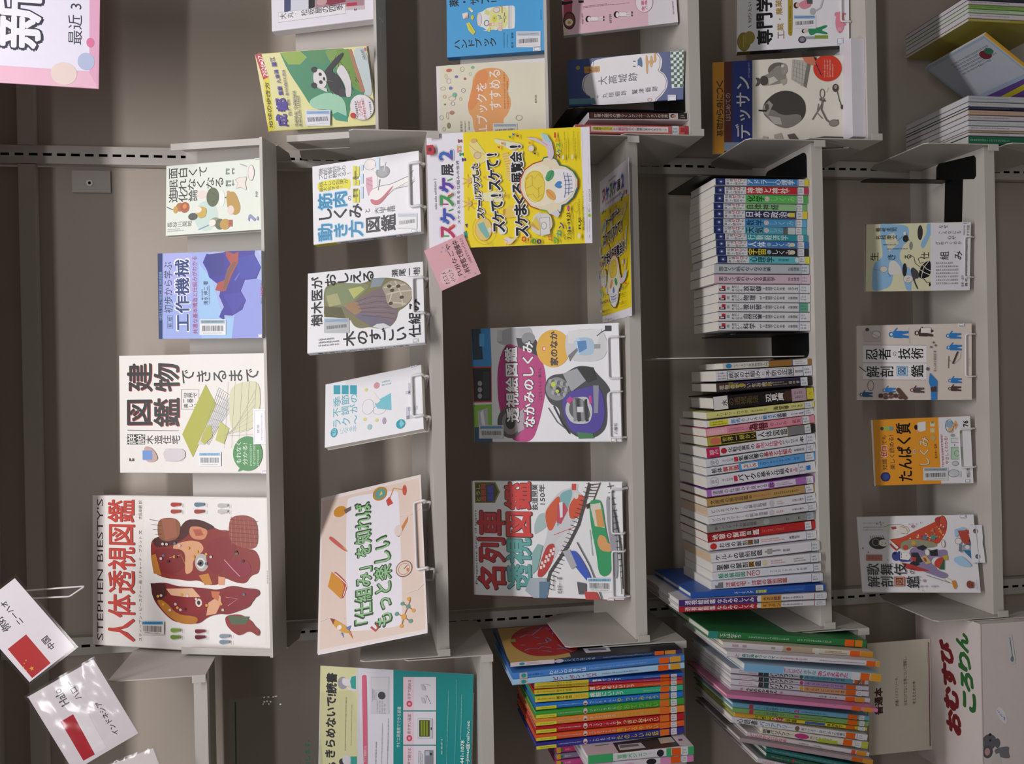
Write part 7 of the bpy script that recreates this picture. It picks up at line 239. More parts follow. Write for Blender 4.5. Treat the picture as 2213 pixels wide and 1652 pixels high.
{'name':'magazine','label':'very thin tan magazine in the lower stack on lowest shelf','cat':'magazine','group':'thin magazines standing on the lowest shelf at photo corner','loc':[0.4935,0.105,-0.659],'rot':[0,0,-1.5708],'w':0.21,'h':0.2039,'t':0.0035,'side':'R','cover':'b4a08c','pages':'dcd9dc','ct':0.0005,'rough':0.35,'spine_ops':[('G',9,40,27,900,1,'v','66666c')]},
{'name':'magazine','label':'thin white magazine above the deep green one on lowest shelf','cat':'magazine','group':'thin magazines standing on the lowest shelf at photo corner','loc':[0.4873,0.105,-0.659],'rot':[0,0,-1.5708],'w':0.21,'h':0.204,'t':0.0052,'side':'R','cover':'d0ced2','pages':'dcd9dc','ct':0.0005,'rough':0.35,'spine_ops':[('G',13,40,39,900,1,'v','8a8a90')]},
{'name':'magazine','label':'deep green magazine at the bottom of lower stack on lowest shelf','cat':'magazine','group':'thin magazines standing on the lowest shelf at photo corner','loc':[0.4705,0.105,-0.659],'rot':[0,0,-1.5708],'w':0.21,'h':0.2042,'t':0.0152,'side':'R','cover':'1f6a4c','pages':'dcd9dc','ct':0.0005,'rough':0.35,'spine_ops':[('G',38,40,114,900,1,'v','8fb8a4')]}]
SHEETS = [
{'name':'laminated_sign','label':'large laminated sign with green bubble lettering on peach card, leaning on second shelf','cat':'sign','loc':[-0.2775,-0.0074,0.6333],'rot':[-0.4426,0.0098,0.5775],'w':0.3077,'h':0.2156,'t':0.0008,'cover':'e9e6ee','film':0.005,'front':[('P',[3064,51,3053,2116,78,2112,75,38],'e8dcd8'),('P',[2984,84,2986,2082,124,2073,139,80],'e2cdc2'),('Q',[2864,584,2942,670,2853,1598,2757,1671,333,1665,255,1558,342,671,442,584],'e9e5ee'),('T','「仕組み」を知れば',1594,929,2328,343,'2e4a2c',0.085),('T','「仕組み」を知れば',1594,929,2285,312,'8fc48a',0.02),('T','もっと楽しい',1151,1304,1675,344,'2e4a2c',0.085),('T','もっと楽しい',1151,1304,1633,315,'8fc48a',0.02),('E',2687,455,111,133,'c98a2c'),('P',[2701,533,2742,689,2664,689,2615,573],'6e5f5a'),('E',2857,1283,142,150,'b8862e'),('E',2855,1291,103,110,'5f9a92'),('P',[2816,1271,2915,1311,2838,1337],'e9c65a'),('L',[2654,1459,2901,1561,2814,1787],22,'d08a3c'),('P',[2687,1402,2747,1473,2595,1545,2563,1438],'c8463c'),('E',2807,1783,108,43,'c8533e'),('Q',[2217,231,2224,285,1917,575,1832,625,1893,518,2157,247],'c86058'),('P',[1973,487,1917,575,1832,625],'d9a06a'),('P',[1929,1590,2184,1765,2269,1835,2171,1820,1898,1644],'d08240'),('E',2030,1630,110,76,'e0d3cc'),('P',[1523,294,1232,578,971,486,1253,222],'d48f2a'),('Q',[1504,332,1503,389,1220,634,977,542,977,494,1214,578],'b8463c'),('L',[1471,370,1216,604,1014,534],16,'eee6e0'),('E',1276,1721,143,152,'e4cfc2'),('O',1276,1721,143,152,16,'7c5240'),('O',1272,1722,104,106,8,'a0603c'),('L',[1273,1719,1328,1789],14,'4a3a32'),('P',[1280,1770,1271,1813,1212,1810,1221,1768],'d4762c'),('L',[412,1686,577,1772,685,1819],18,'a8623a'),('L',[485,1565,412,1686,271,1646],18,'a8623a'),('L',[412,1686,306,1804],18,'a8623a'),('L',[647,1676,577,1772,492,1864],18,'a8623a'),('E',412,1686,46,50,'e0a23c'),('E',256,1638,33,35,'e0a23c'),('E',484,1871,33,35,'e0a23c'),('E',708,1791,33,36,'e0a23c'),('E',486,1558,36,39,'5f9a8c'),('E',311,1811,36,39,'5f9a8c'),('E',577,1772,37,39,'5f9a8c'),('E',648,1669,33,36,'5f9a8c'),('L',[350,1065,267,1153,308,1200,379,1172],34,'b5403c'),('Q',[651,287,616,379,436,617,359,671,323,599,400,454,522,344],'d9a034'),('P',[659,279,616,379,528,343],'8f3a34'),('E',457,463,42,46,'e9e5ee'),('P',[426,581,455,689,362,653],'6a7fae'),('P',[360,491,250,545,353,527],'5f83bd'),('P',[333,635,200,725,359,671],'d98a34'),('L',[639,84,672,268,597,562],8,'f0e8e4'),('L',[817,1753,841,1967,921,2076],8,'f0e8e4'),('L',[2303,1657,2288,1881,2356,2069],8,'f0e8e4')]},
{'name':'exhibition_poster','label':'yellow skull exhibition poster with bold black lettering, hanging from second shelf lip','cat':'poster','loc':[0.3593,-0.0844,0.338],'rot':[-0.2436,-0.0041,0],'w':0.2035,'h':0.2877,'t':0.0006,'cover':'e9e6f0','front':[('P',[0,629,2035,656,2035,2722,0,2777],'efd81c'),('P',[0,2877,0,2747,2035,2720,2035,2877],'e9e6f0'),('P',[0,629,2035,656,2035,1031,0,1020],'efd81c'),('T','ス',300,342,227,263,'d8c4d0',0.12),('T','ス',300,341,213,238,'b8305c',0.07),('L',[368,358,399,448],26,'e0702c'),('L',[223,247,219,360],24,'3f9a4c'),('T','ケ',570,340,269,261,'d8c4d0',0.12),('T','ケ',570,339,256,237,'3a56b4',0.07),('L',[660,357,690,446],26,'3f9a4c'),('L',[472,246,467,357],24,'2f7ac0'),('T','ス',860,339,222,260,'d8c4d0',0.12),('T','ス',860,338,209,235,'3f9a4c',0.07),('L',[927,355,956,444],26,'d0503c'),('L',[786,245,781,357],24,'b8307c'),('T','ケ',1117,337,248,259,'d8c4d0',0.12),('T','ケ',1117,336,235,234,'5a3aa8',0.07),('L',[1198,353,1226,442],26,'3f9a4c'),('L',[1030,244,1024,354],24,'2f6ab8'),('T','展',1386,358,200,204,'2e2e34',0.03),('T','2',1644,335,166,249,'d8c4d0',0.1),('T','2',1644,335,153,232,'2f6ab8',0.05),('L',[1691,371,1584,450],24,'8a3aa0'),('T','suke suke exhibition 2',971,129,544,45,'6a6a78',0),('T','スケると見える仕組みの世界',987,540,1123,55,'4a4a54',0),('Q',[1602,618,1568,652,1590,691,1517,694,1547,660,1512,621],'4a2f7c'),('Q',[1698,576,1664,610,1686,649,1613,652,1643,618,1608,579],'3f9a4c'),('Q',[1761,533,1728,567,1750,607,1677,610,1706,576,1672,536],'e09a9c'),('Q',[1825,534,1792,568,1814,607,1741,611,1771,577,1736,537],'e0b06c'),('Q',[1932,557,1899,591,1920,630,1848,634,1877,600,1843,560],'8a4a4c'),('P',[277,613,301,669,167,694,187,645],'3f9a8c'),('P',[413,643,426,692,347,680],'3a3a8c'),('Q',[1835,741,1910,838,1858,902,1669,1029,1585,1093,1498,1028,1453,899,1644,793],'e8dc8c'),('E',1619,900,59,64,'d8c8a0'),('O',1619,900,59,64,12,'c8a05c'),('L',[1813,752,1709,858,1626,1029],10,'d8a850'),('E',1878,838,42,54,'d8b46c'),('Q',[1904,1200,1863,1326,1804,1661,1742,1683,1656,1537,1758,1368,1820,1221],'e4e0c4'),('L',[1904,1200,1864,1368,1794,1661],10,'c8b87c'),('Q',[1631,1305,1654,1453,1338,1580,1121,1454,1205,1369,1441,1411],'e6cf6c'),('L',[1610,1326,1644,1453],8,'d89a3c'),('L',[1568,1339,1597,1465],8,'d89a3c'),('L',[1525,1352,1551,1478],8,'d89a3c'),('L',[1483,1364,1504,1491],8,'d89a3c'),('L',[1441,1377,1458,1504],8,'d89a3c'),('L',[1398,1390,1411,1517],8,'d89a3c'),('L',[1356,1403,1365,1529],8,'d89a3c'),('L',[1313,1415,1318,1542],8,'d89a3c'),('L',[1271,1428,1271,1555],8,'d89a3c'),('L',[1228,1441,1224,1568],8,'d89a3c'),('P',[930,851,984,1198,945,1369,768,1305,804,1024],'e9e4b4'),('L',[1005,1198,978,1369],7,'b8a87c'),('L',[966,1198,947,1369],7,'b8a87c'),('L',[927,1197,917,1369],7,'b8a87c'),('L',[888,1197,886,1369],7,'b8a87c'),('L',[848,1197,856,1369],7,'b8a87c'),('Q',[483,1326,661,1369,729,1455,671,1669,564,1733,517,1670],'e8c85c'),('E',605,1348,55,22,'d08a3c'),('E',313,972,202,148,'e2c87c'),('O',313,972,202,148,10,'d8a04c'),('P',[399,868,448,978,183,1086,147,1020,289,911],'7fb8b4'),('E',295,1081,45,27,'d8dce0'),('E',288,1310,84,81,'e8e4d8'),('P',[260,1305,285,1381,206,1359],'8a90a8'),('O',314,983,269,214,5,'e0c050'),('E',1178,734,48,48,'e6c878'),('L',[1178,734,1182,864],8,'dca858'),('L',[1178,734,1087,814],8,'dca858'),('L',[1178,734,1061,703],8,'dca858'),('L',[1178,734,1124,615],8,'dca858'),('L',[1178,734,1229,617],8,'dca858'),('L',[1178,734,1295,708],8,'dca858'),('L',[1178,734,1273,818],8,'dca858'),('E',772,729,49,48,'e6c878'),('L',[772,729,776,861],8,'dca858'),('L',[772,729,680,810],8,'dca858'),('L',[772,729,653,698],8,'dca858'),('L',[772,729,716,609],8,'dca858'),('L',[772,729,823,612],8,'dca858'),('L',[772,729,890,703],8,'dca858'),('L',[772,729,869,814],8,'dca858'),('E',1181,832,250,43,'ece4c0'),('T','ス',557,934,126,136,'e9e6ea',0.11),('T','ケ',666,923,125,135,'e9e6ea',0.11),('T','ー',775,912,125,135,'e9e6ea',0.11),('T','ル',883,901,124,135,'e9e6ea',0.11),('T','ア',992,891,124,135,'e9e6ea',0.11),('T','ッ',1099,880,123,135,'e9e6ea',0.11),('T','プ',1207,869,123,134,'e9e6ea',0.11),('T','し',1313,859,122,134,'e9e6ea',0.11),('T','た',1420,848,122,134,'e9e6ea',0.11),('T','ス',557,934,103,114,'17171a',0.045),('T','ケ',666,923,103,114,'17171a',0.045),('T','ー',775,912,103,113,'17171a',0.045),('T','ル',883,901,102,113,'17171a',0.045),('T','ア',992,891,102,113,'17171a',0.045),('T','ッ',1099,880,101,113,'17171a',0.045),('T','プ',1207,869,101,113,'17171a',0.045),('T','し',1313,859,101,112,'17171a',0.045),('T','た',1420,848,100,112,'17171a',0.045),('T','ス',340,1254,198,217,'e9e6ea',0.11),('T','ケ',525,1239,196,217,'e9e6ea',0.11),('T','て',710,1225,195,216,'e9e6ea',0.11),('T','!',893,1210,194,215,'e9e6ea',0.11),('T','ス',1075,1196,193,215,'e9e6ea',0.11),('T','ケ',1255,1181,191,214,'e9e6ea',0.11),('T','て',1435,1167,190,213,'e9e6ea',0.11),('T','!',1613,1153,189,213,'e9e6ea',0.11),('T','ス',340,1254,176,196,'17171a',0.045),('T','ケ',525,1239,174,195,'17171a',0.045),('T','て',710,1225,173,194,'17171a',0.045),('T','!',893,1210,172,194,'17171a',0.045),('T','ス',1075,1196,171,193,'17171a',0.045),('T','ケ',1255,1181,170,193,'17171a',0.045),('T','て',1435,1167,169,192,'17171a',0.045),('T','!',1613,1153,167,191,'17171a',0.045),('T','ス',247,1657,202,230,'e9e6ea',0.11),('T','ケ',438,1646,201,229,'e9e6ea',0.11),('T','ま',627,1635,199,228,'e9e6ea',0.11),('T','く',814,1624,198,228,'e9e6ea',0.11),('T','る',1001,1613,196,227,'e9e6ea',0.11),('T','展',1186,1602,195,226,'e9e6ea',0.11),('T','覧',1370,1591,194,225,'e9e6ea',0.11),('T','会',1552,1580,192,225,'e9e6ea',0.11),('T','!',1734,1570,191,224,'e9e6ea',0.11),('T','ス',247,1657,180,208,'17171a',0.045),('T','ケ',438,1646,179,208,'17171a',0.045),('T','ま',627,1635,177,207,'17171a',0.045),('T','く',814,1624,176,206,'17171a',0.045),('T','る',1001,1613,175,206,'17171a',0.045),('T','展',1186,1602,174,205,'17171a',0.045),('T','覧',1370,1591,172,204,'17171a',0.045),('T','会',1552,1580,171,204,'17171a',0.045),('T','!',1734,1570,170,203,'17171a',0.045),('Q',[1147,1645,1320,1728,1419,1873,1464,2038,1517,2069,1530,2161,1480,2285,1376,2339,1347,2452,1255,2576,1109,2651,982,2644,808,2567,697,2445,673,2363,564,2344,516,2241,523,2136,587,2093,616,1966,676,1817,846,1689,996,1635],'e9ddc0'),('L',[1147,1645,1320,1728,1419,1873,1464,2038,1517,2069,1530,2161,1480,2285,1376,2339,1347,2452,1255,2576,1109,2651,982,2644,808,2567,697,2445,673,2363,564,2344,516,2241,523,2136,587,2093,616,1966,676,1817,846,1689,996,1635,1147,1645],20,'b8452c'),('L',[1464,2038,1517,2069,1530,2161,1480,2285,1376,2339,1347,2452,1255,2576,1109,2651],22,'2f7a5c'),('L',[982,2644,808,2567,697,2445,673,2363,564,2344,516,2241],22,'2f6a8c'),('L',[523,2136,587,2093,616,1966],22,'7fae3c'),('Q',[1127,1687,1300,1770,1388,1936,1392,2101,1309,2185,1184,2270,1101,2334,930,2337,799,2256,687,2133,659,1965,741,1817,890,1710],'eee6cc'),('Q',[1213,1728,1302,1853,1284,1999,1179,2063,836,2068,747,1985,764,1859,869,1752,1041,1709],'ead34c'),('L',[1150,1750,1216,1833,1153,1897,1240,1958,1157,2043],10,'d0a43c'),('L',[999,1751,1045,1856,961,1941,1028,2024],10,'d0a43c'),('L',[870,1763,894,1857,810,1922,878,2026],10,'d0a43c'),('L',[1216,1854,1045,1856],10,'d0a43c'),('L',[1005,1961,833,1963],10,'d0a43c'),('O',1019,1900,274,170,8,'d0a43c'),('Q',[1309,2185,1312,2330,1294,2473,1213,2577,1087,2621,959,2604,829,2525,717,2383,711,2216,885,2276,1141,2271],'ece9ea'),('Q',[1158,2084,1265,2124,1298,2186,1278,2238,1226,2249,1140,2209,1095,2137,1116,2095],'4fa06c'),('L',[1106,2127,1285,2227],8,'2f6a4c'),('Q',[955,2087,967,2150,905,2234,799,2267,759,2226,795,2142,880,2093],'e2a85c'),('L',[945,2104,777,2257],8,'c07a3c'),('Q',[1023,2232,1100,2303,1091,2365,1048,2372,1033,2345,1006,2373,969,2357,972,2295],'4a8ac8'),('Q',[1250,2392,1252,2454,1190,2527,1064,2561,936,2543,838,2484,804,2412,975,2429,1103,2420],'dfe0ee'),('L',[1177,2410,1170,2548],10,'5a5a84'),('L',[1103,2412,1103,2549],10,'5a5a84'),('L',[1028,2413,1036,2551],10,'5a5a84'),('L',[954,2415,969,2553],10,'5a5a84'),('L',[879,2417,902,2554],10,'5a5a84'),('L',[1240,2403,1103,2432,954,2436,804,2412],10,'5a5a84'),('L',[1231,2475,1031,2496,849,2483],10,'5a5a84'),('Q',[1890,1785,1871,1951,1789,2075,1954,2011,1914,2134,1771,2219,1563,2253,1457,2193,1540,2130,1686,2138,1808,1951,1858,1796],'d8c8dc'),('P',[1954,2011,1914,2134,1771,2219,1790,2116],'a8d4d8'),('L',[1890,1785,1860,1951,1728,2137],10,'c8a05c'),('E',1687,1849,58,52,'e6dccc'),('O',1687,1849,58,52,7,'b8a05c'),('Q',[524,1861,550,1967,535,2156,340,2202,227,2140,153,1950,258,1800],'dcd9ce'),('P',[346,1799,414,1852,331,1969,242,1949],'d8a45c'),('P',[400,1837,468,1889,332,1999,243,1975],'e6d03c'),('P',[455,1875,522,1927,333,2029,244,2000],'d8c47c'),('P',[509,1912,576,1964,334,2058,245,2026],'cfd4d8'),('P',[463,1968,480,2136,184,2151,143,1982],'e2e0dc'),('L',[463,1972,469,2141,172,2145,165,1976,463,1972],6,'8a8478'),('O',328,2040,61,45,8,'8a8478'),('P',[535,2156,453,2284,519,2324,605,2281],'d8d4e0'),('Q',[173,1370,110,1478,171,1586,20,1457,38,1370,104,1326],'e6d8cc'),('L',[125,1305,84,1392,5,1370],10,'d89a7c'),('L',[88,976,49,1108,5,1064],10,'d8c06c'),('O',108,1683,36,30,22,'d0443c'),('O',89,1769,36,30,22,'e8b43c'),('O',64,1855,36,30,22,'3f9a4c'),('O',53,1947,31,30,22,'3a2f8c'),('T','パ',106,2142,106,85,'e06a4c',0.06),('T','ッ',66,2248,106,84,'5fae4c',0.06),('T','カ',179,2299,106,84,'3a9a9c',0.06),('T','ン',319,2345,105,84,'5a4a8c',0.06),('T','ス',1533,2321,84,65,'5a2f6c',0.06),('T','ケ',1627,2334,83,65,'2f8a9c',0.06),('T','ス',1720,2326,83,65,'5fae4c',0.06),('T','ケ',1813,2304,83,65,'e0903c',0.06),('T','ー',1900,2273,83,65,'d0443c',0.06),('P',[1761,1263,1742,1288,1758,1309,1711,1301,1719,1267],'d0503c'),('P',[1825,1326,1807,1351,1822,1372,1775,1364,1783,1330],'e08a3c'),('P',[1932,1462,1913,1488,1928,1508,1882,1500,1890,1467],'3f9a4c'),('P',[1974,1525,1956,1550,1970,1571,1924,1563,1932,1529],'3a5ab8'),('P',[1944,1598,1925,1623,1940,1644,1894,1636,1902,1602],'8a2f4c'),('P',[1811,1807,1792,1832,1807,1852,1761,1844,1769,1811],'e08a3c'),('P',[1624,1891,1605,1917,1620,1937,1574,1929,1582,1896],'4a3a6c'),('P',[1243,994,1224,1020,1240,1042,1192,1033,1200,998],'e0a03c'),('P',[906,1358,887,1384,903,1406,854,1397,862,1363],'d8903c'),('T','7.18',154,2478,154,63,'17171a',0.03),('E',269,2486,27,21,'3a5ab8'),('T','→9.23',424,2472,224,62,'17171a',0.03),('E',612,2476,54,23,'b84a8c'),('T','2025',112,2402,99,36,'2a2a2e',0.01),('G',79,2542,571,2556,1,'h','55501c'),('T','FUJI',340,2671,202,54,'17171a',0.05),('G',466,2647,769,2681,1,'h','4a4418'),('E',123,2648,49,23,'e6e0d0'),('T','愛知県地下鉄 白川公園イベントホール',562,2735,679,29,'2a2818',0),('O',622,2607,81,46,5,'8a7c1c'),('E',1503,2403,42,16,'e6e0d0'),('E',1506,2566,42,16,'e6e0d0'),('G',1461,2425,1949,2479,2,'h','5a5218'),('G',1484,2494,1837,2512,1,'h','5a5218'),('G',1485,2587,1951,2640,2,'h','5a5218'),('G',1466,2677,1952,2690,1,'h','5a5218'),('T','CHUNICHI',817,2849,213,33,'33333a',0.03),('G',1019,2837,1491,2845,1,'h','66666c'),('T','東映ムービー',608,2835,161,33,'33333a',0.02),('E',474,2837,32,26,'9ac43c'),('G',190,2820,409,2844,1,'h','66666c'),('G',81,2813,137,2842,1,'h','66666c')],'parts':{'red_tape':[[('P',[1825,0,1827,122,1741,147,1650,129,1656,0],'b82434'),('E',1745,65,38,33,'5c1420')]]}},
{'name':'exhibition_flyer','label':'yellow skull exhibition flyer lying flat on third shelf below the hanging poster','cat':'flyer','loc':[0.134,0.0698,0.2532],'rot':[-1.5708,0,-1.5708],'w':0.2035,'h':0.2877,'t':0.0006,'cover':'e9e6f0','print_of':'exhibition_poster'},
{'name':'sticky_note','label':'pink square note with handwriting, stuck askew on lip of second shelf','cat':'note','loc':[0.2455,-0.036,0.5437],'rot':[-0.1063,-0.4012,0],'w':0.0766,'h':0.0754,'t':0.0003,'cover':'e8b4bc','front':[('E',169,226,153,166,'eec6ca'),('T','オススメ',169,151,230,90,'2a2226',0.02),('T','イベント',169,271,230,90,'2a2226',0.02),('T','FUJIなごや',414,422,597,106,'2a2226',0.01),('T','科学館で開催中',414,558,597,106,'2a2226',0.02),('T','(10月までやってるよ!)',475,679,460,60,'5a4a50',0),('E',628,271,16,20,'b8a8b8'),('E',689,317,16,20,'b8a8b8'),('E',613,354,16,20,'b8a8b8'),('E',61,467,16,20,'b8a8b8'),('E',92,573,16,20,'b8a8b8'),('E',46,664,16,20,'b8a8b8')]},
{'name':'reading_leaflet','label':'yellow and teal accessible reading leaflet with pink bar, standing in left bay','cat':'leaflet','loc':[-0.6237,0.041,0.5532],'rot':[-0.2401,0.0428,-0.0528],'w':0.2097,'h':0.2874,'t':0.0012,'cover':'e2dfea','front':[('P',[0,32,1603,0,2097,0,2097,710,0,756],'e2dfae'),('Q',[2097,690,2097,701,1640,711,1672,637,1740,563,1884,533,1948,686],'e2dfea'),('E',1058,737,584,14,'e2dfea'),('P',[0,2874,0,1430,2097,1380,2097,2874],'1f8f8f'),('T','きらめないで!読書',1168,219,1598,194,'3a3a3c',0.05),('T','あ',176,266,202,150,'3a3a3c',0.05),('E',1796,430,118,96,'a8a4b0'),('Q',[1896,423,1884,524,1852,597,1761,599,1736,490,1786,416],'e9e2e8'),('P',[1832,570,1924,595,1947,677,1693,682,1706,600],'3fa8a0'),('P',[1737,508,1665,674,1638,674,1684,528],'e9e2e8'),('E',299,457,64,64,'4a444c'),('E',336,539,96,82,'e2dde6'),('P',[410,610,418,729,235,733,227,614],'3fa8a0'),('G',521,489,1538,522,1,'h','66665c'),('G',620,606,1398,625,1,'h','66665c'),('G',543,397,1548,400,1,'h','b8b488'),('Q',[1963,794,1976,858,1941,882,0,947,0,867,1899,792],'dc6a86'),('T','サピエ図書館とは',474,884,311,47,'f0dfe6',0.02),('P',[1946,958,1966,1302,1268,1318,1246,974],'d4d2da'),('P',[1928,977,1946,1284,1729,1289,1711,982],'dcdae0'),('E',1604,1174,73,72,'4a4a50'),('G',1512,1004,1699,1082,3,'h','8a8a92'),('G',1262,1074,1509,1258,4,'h','a8a8b0'),('G',1484,987,1731,1014,1,'h','66666c'),('G',290,1296,1186,1324,1,'h','55555c'),('G',283,1187,1088,1210,1,'h','66666c'),('G',275,1073,735,1109,1,'h','55555c'),('T','サピエ図書館でできる読書',1029,1508,773,72,'e4f0ee',0.02),('P',[1978,1569,2014,2182,1389,2199,1351,1584],'e2dfe8'),('P',[1978,1569,1989,1770,1364,1786,1351,1584],'e8ccd8'),('T','点字で読める',1746,1689,376,59,'33333a',0.02),('E',1481,1696,59,54,'d04a6c'),('E',1480,1696,27,25,'e8a8b8'),('P',[1329,1584,1367,2199,743,2216,703,1600],'e2dfe8'),('P',[1329,1584,1342,1786,716,1802,703,1600],'e8ccd8'),('T','見やすい画面',1098,1705,376,60,'33333a',0.02),('E',833,1712,59,54,'d04a6c'),('E',832,1712,27,25,'e8a8b8'),('P',[685,1600,724,2216,97,2232,56,1615],'e2dfe8'),('P',[685,1600,698,1802,69,1818,56,1615],'e8ccd8'),('T','音声で聞ける',453,1721,377,60,'33333a',0.02),('E',187,1728,59,54,'d04a6c'),('E',186,1728,27,25,'e8a8b8'),('L',[1856,1899,1870,1989,1849,2088],6,'8a8a92'),('P',[1838,1900,1867,1926,1790,2000,1744,1992,1757,1911],'dcd8de'),('P',[1640,1914,1663,1994,1610,2017,1499,1989,1531,1916],'dcd8de'),('L',[1857,1908,1750,1941],5,'9a96a0'),('L',[1622,1914,1511,1948],5,'9a96a0'),('L',[1852,1930,1751,1959],5,'9a96a0'),('L',[1618,1936,1512,1965],5,'9a96a0'),('L',[1848,1952,1752,1977],5,'9a96a0'),('L',[1613,1958,1514,1983],5,'9a96a0'),('L',[1844,1973,1753,1995],5,'9a96a0'),('L',[1609,1979,1515,2001],5,'9a96a0'),('L',[1664,2012,1506,2097],6,'8a8a92'),('P',[1219,1858,1237,2140,856,2150,838,1867],'c4c4ca'),('P',[1206,1871,1220,2095,868,2104,854,1879],'e2e2e6'),('P',[1189,1889,1201,2087,889,2095,877,1897],'4a4a2c'),('P',[1178,1916,1180,1952,895,1960,893,1924],'8a9a2c'),('P',[1181,1967,1183,2003,898,2010,896,1974],'8a9a2c'),('P',[1184,2017,1186,2053,902,2060,899,2024],'8a9a2c'),('E',1043,2118,29,14,'55555c'),('P',[629,2002,639,2164,367,2171,356,2009],'8a8c94'),('P',[612,2021,616,2093,535,2095,530,2023],'b8c4d4'),('E',564,2126,27,23,'3a3f4c'),('G',366,1883,609,1976,3,'h','77777f'),('G',575,2301,860,2347,1,'h','d8ecea'),('G',365,2414,1779,2430,1,'h','d8ecea'),('G',375,2567,1986,2577,1,'h','d8ecea'),('T','6441-1078',611,2710,489,66,'e8f2f0',0.03),('T','e-jimu@naiiv.net',804,2812,859,77,'e8f2f0',0.03),('G',871,2661,1722,2682,1,'h','cfe6e4')]},
{'name':'paper_sheet','label':'plain white paper sheet with small coloured squares peeping out below the yellow and teal leaflet','cat':'leaflet','loc':[-0.6617,0.053,0.5517],'rot':[-0.2401,0.0428,-0.0528],'w':0.2097,'h':0.2874,'t':0.0012,'cover':'e4dfe4','front':[('R',1137,2744,1207,2804,'c83a3c'),('R',1077,2804,1147,2864,'d8c43c'),('R',1017,2744,1087,2804,'8a3a3c'),('R',957,2804,1027,2864,'4a9a5c'),('R',897,2744,967,2804,'d87a2c'),('R',837,2804,907,2864,'c84a3c')]},
{'name':'clear_poster_sheet','label':'clear plastic sheet with a green line, hanging behind the left bay leaflet','cat':'poster','loc':[-0.6645,0.09,0.56],'rot':[0,0,0],'w':0.231,'h':0.432,'t':0.0006,'cover':'dddddd','film':0.0005,'body':False,'front':[('P',[0,90,2250,109,2251,133,0,114],'1f5a4c'),('T','のします。',1197,1386,512,89,'2a6a5c',0.03),('G',1011,1234,1092,1264,1,'h','2a6a5c')],'parts':{'adhesive_tape':[[('P',[2218,726,2227,747,2199,766,2198,731],'e6e6e6'),('P',[2180,598,2189,629,2170,618,2160,603],'e6e6e6'),('P',[2310,589,2310,611,2306,590],'e6e6e6'),('P',[2310,657,2310,671,2309,670,2304,658],'e6e6e6'),('P',[2221,616,2231,632,2211,658,2201,621],'e6e6e6'),('P',[2179,702,2189,722,2151,725,2159,707],'e6e6e6'),('P',[2300,778,2307,821,2284,793,2280,783],'e6e6e6'),('P',[2310,823,2310,825,2310,864,2299,860,2290,828],'e6e6e6'),('P',[2156,901,2166,924,2145,939,2136,906],'e6e6e6'),('P',[2310,686,2310,716,2291,735,2292,691],'e6e6e6'),('P',[2309,618,2310,623,2310,651,2280,632,2289,623],'e6e6e6'),('P',[2233,668,2243,691,2203,692,2213,673],'e6e6e6')]]}},  # white flecks paint the glare on the crinkled tape
{'name':'flag_card','label':'laminated card with a red starred flag and greeting, upper one at photo left edge','cat':'flag card','group':'flag greeting cards','loc':[-0.3351,-0.06,1.2476],'rot':[0,-0.6473,0],'w':0.1534,'h':0.0945,'t':0.0006,'cover':'e3dbe2','film':0.004,'front':[('P',[677,476,72,468,66,110,672,123],'b3141a'),('P',[151,212,175,195,167,168,192,185,217,171,209,198,232,217,202,216,191,242,181,215],'e0a02c'),('P',[333,222,343,216,340,204,350,211,360,206,357,216,366,224,354,224,350,234,346,223],'e0a02c'),('P',[315,171,323,165,321,155,330,162,339,156,336,166,344,173,333,173,330,182,326,172],'e0a02c'),('P',[275,128,284,123,281,113,290,119,299,114,296,123,305,130,294,130,290,139,286,130],'e0a02c'),('P',[206,120,214,114,211,104,220,110,230,105,227,115,235,121,224,121,220,131,217,121],'e0a02c'),('T','中国',350,646,220,120,'26262a',0.02),('T','ニーハオ',1086,530,460,90,'33333a',0.02),('T','你好',1034,315,260,140,'33333a',0.02)]},
{'name':'flag_card','label':'shiny laminated card with red and white flag and Halo greeting, below the starred one','cat':'flag card','group':'flag greeting cards','loc':[-0.4819,-0.05,1.1445],'rot':[0,-0.4868,0],'w':0.151,'h':0.1223,'t':0.0006,'cover':'e0d8de','film':0.004,'wrinkle':5,'front':[('P',[855,485,284,465,102,449,107,250,852,263],'b01428'),('P',[855,485,855,686,104,653,102,449],'e9e4e8'),('T','インドネシア',514,891,620,90,'33333a',0.02),('T','Halo',1194,463,290,130,'3a3a40',0.03),('T','ハロー',1188,685,340,90,'3a3a40',0.02)]},
{'name':'flag_card','label':'pale laminated card cut off at photo corner, lowest of the flag cards','cat':'flag card','group':'flag greeting cards','loc':[-0.5945,-0.06,1.0776],'rot':[0,-0.3105,0],'w':0.0628,'h':0.0944,'t':0.0006,'cover':'e6dcde','film':0.004,'wrinkle':8,'front':[]},
{'name':'new_books_sign','label':'pink bordered new books sign with pastel discs at photo top left corner','cat':'sign','loc':[0.7043,-0.045,1.1496],'rot':[0,0.0343,0],'w':0.3805,'h':0.2481,'t':0.003,'cover':'e0a8c4','front':[('P',[2615,0,3692,0,3805,1039,3805,2279,274,2390,281,34],'e6e2f2'),('P',[281,34,269,2372,0,2477,0,59,0,3],'e8b8cc'),('P',[3805,2294,3805,2481,0,2481,0,2475,251,2335],'e0a8c4'),('T','新',1050,1257,935,667,'2a2a3c',0.085),('T','新',1064,1243,935,666,'2c2c40',0.075),('T','新',1064,1243,935,666,'ecebf6',0.034),('T','最近 3',1037,2107,671,217,'3a3a44',0),('T','ヶ月',1767,2097,597,217,'3a3a44',0),('E',747,2344,80,61,'dc78a0'),('E',433,2283,143,132,'b4bedc'),('E',212,1945,185,201,'e6d2cc')]},
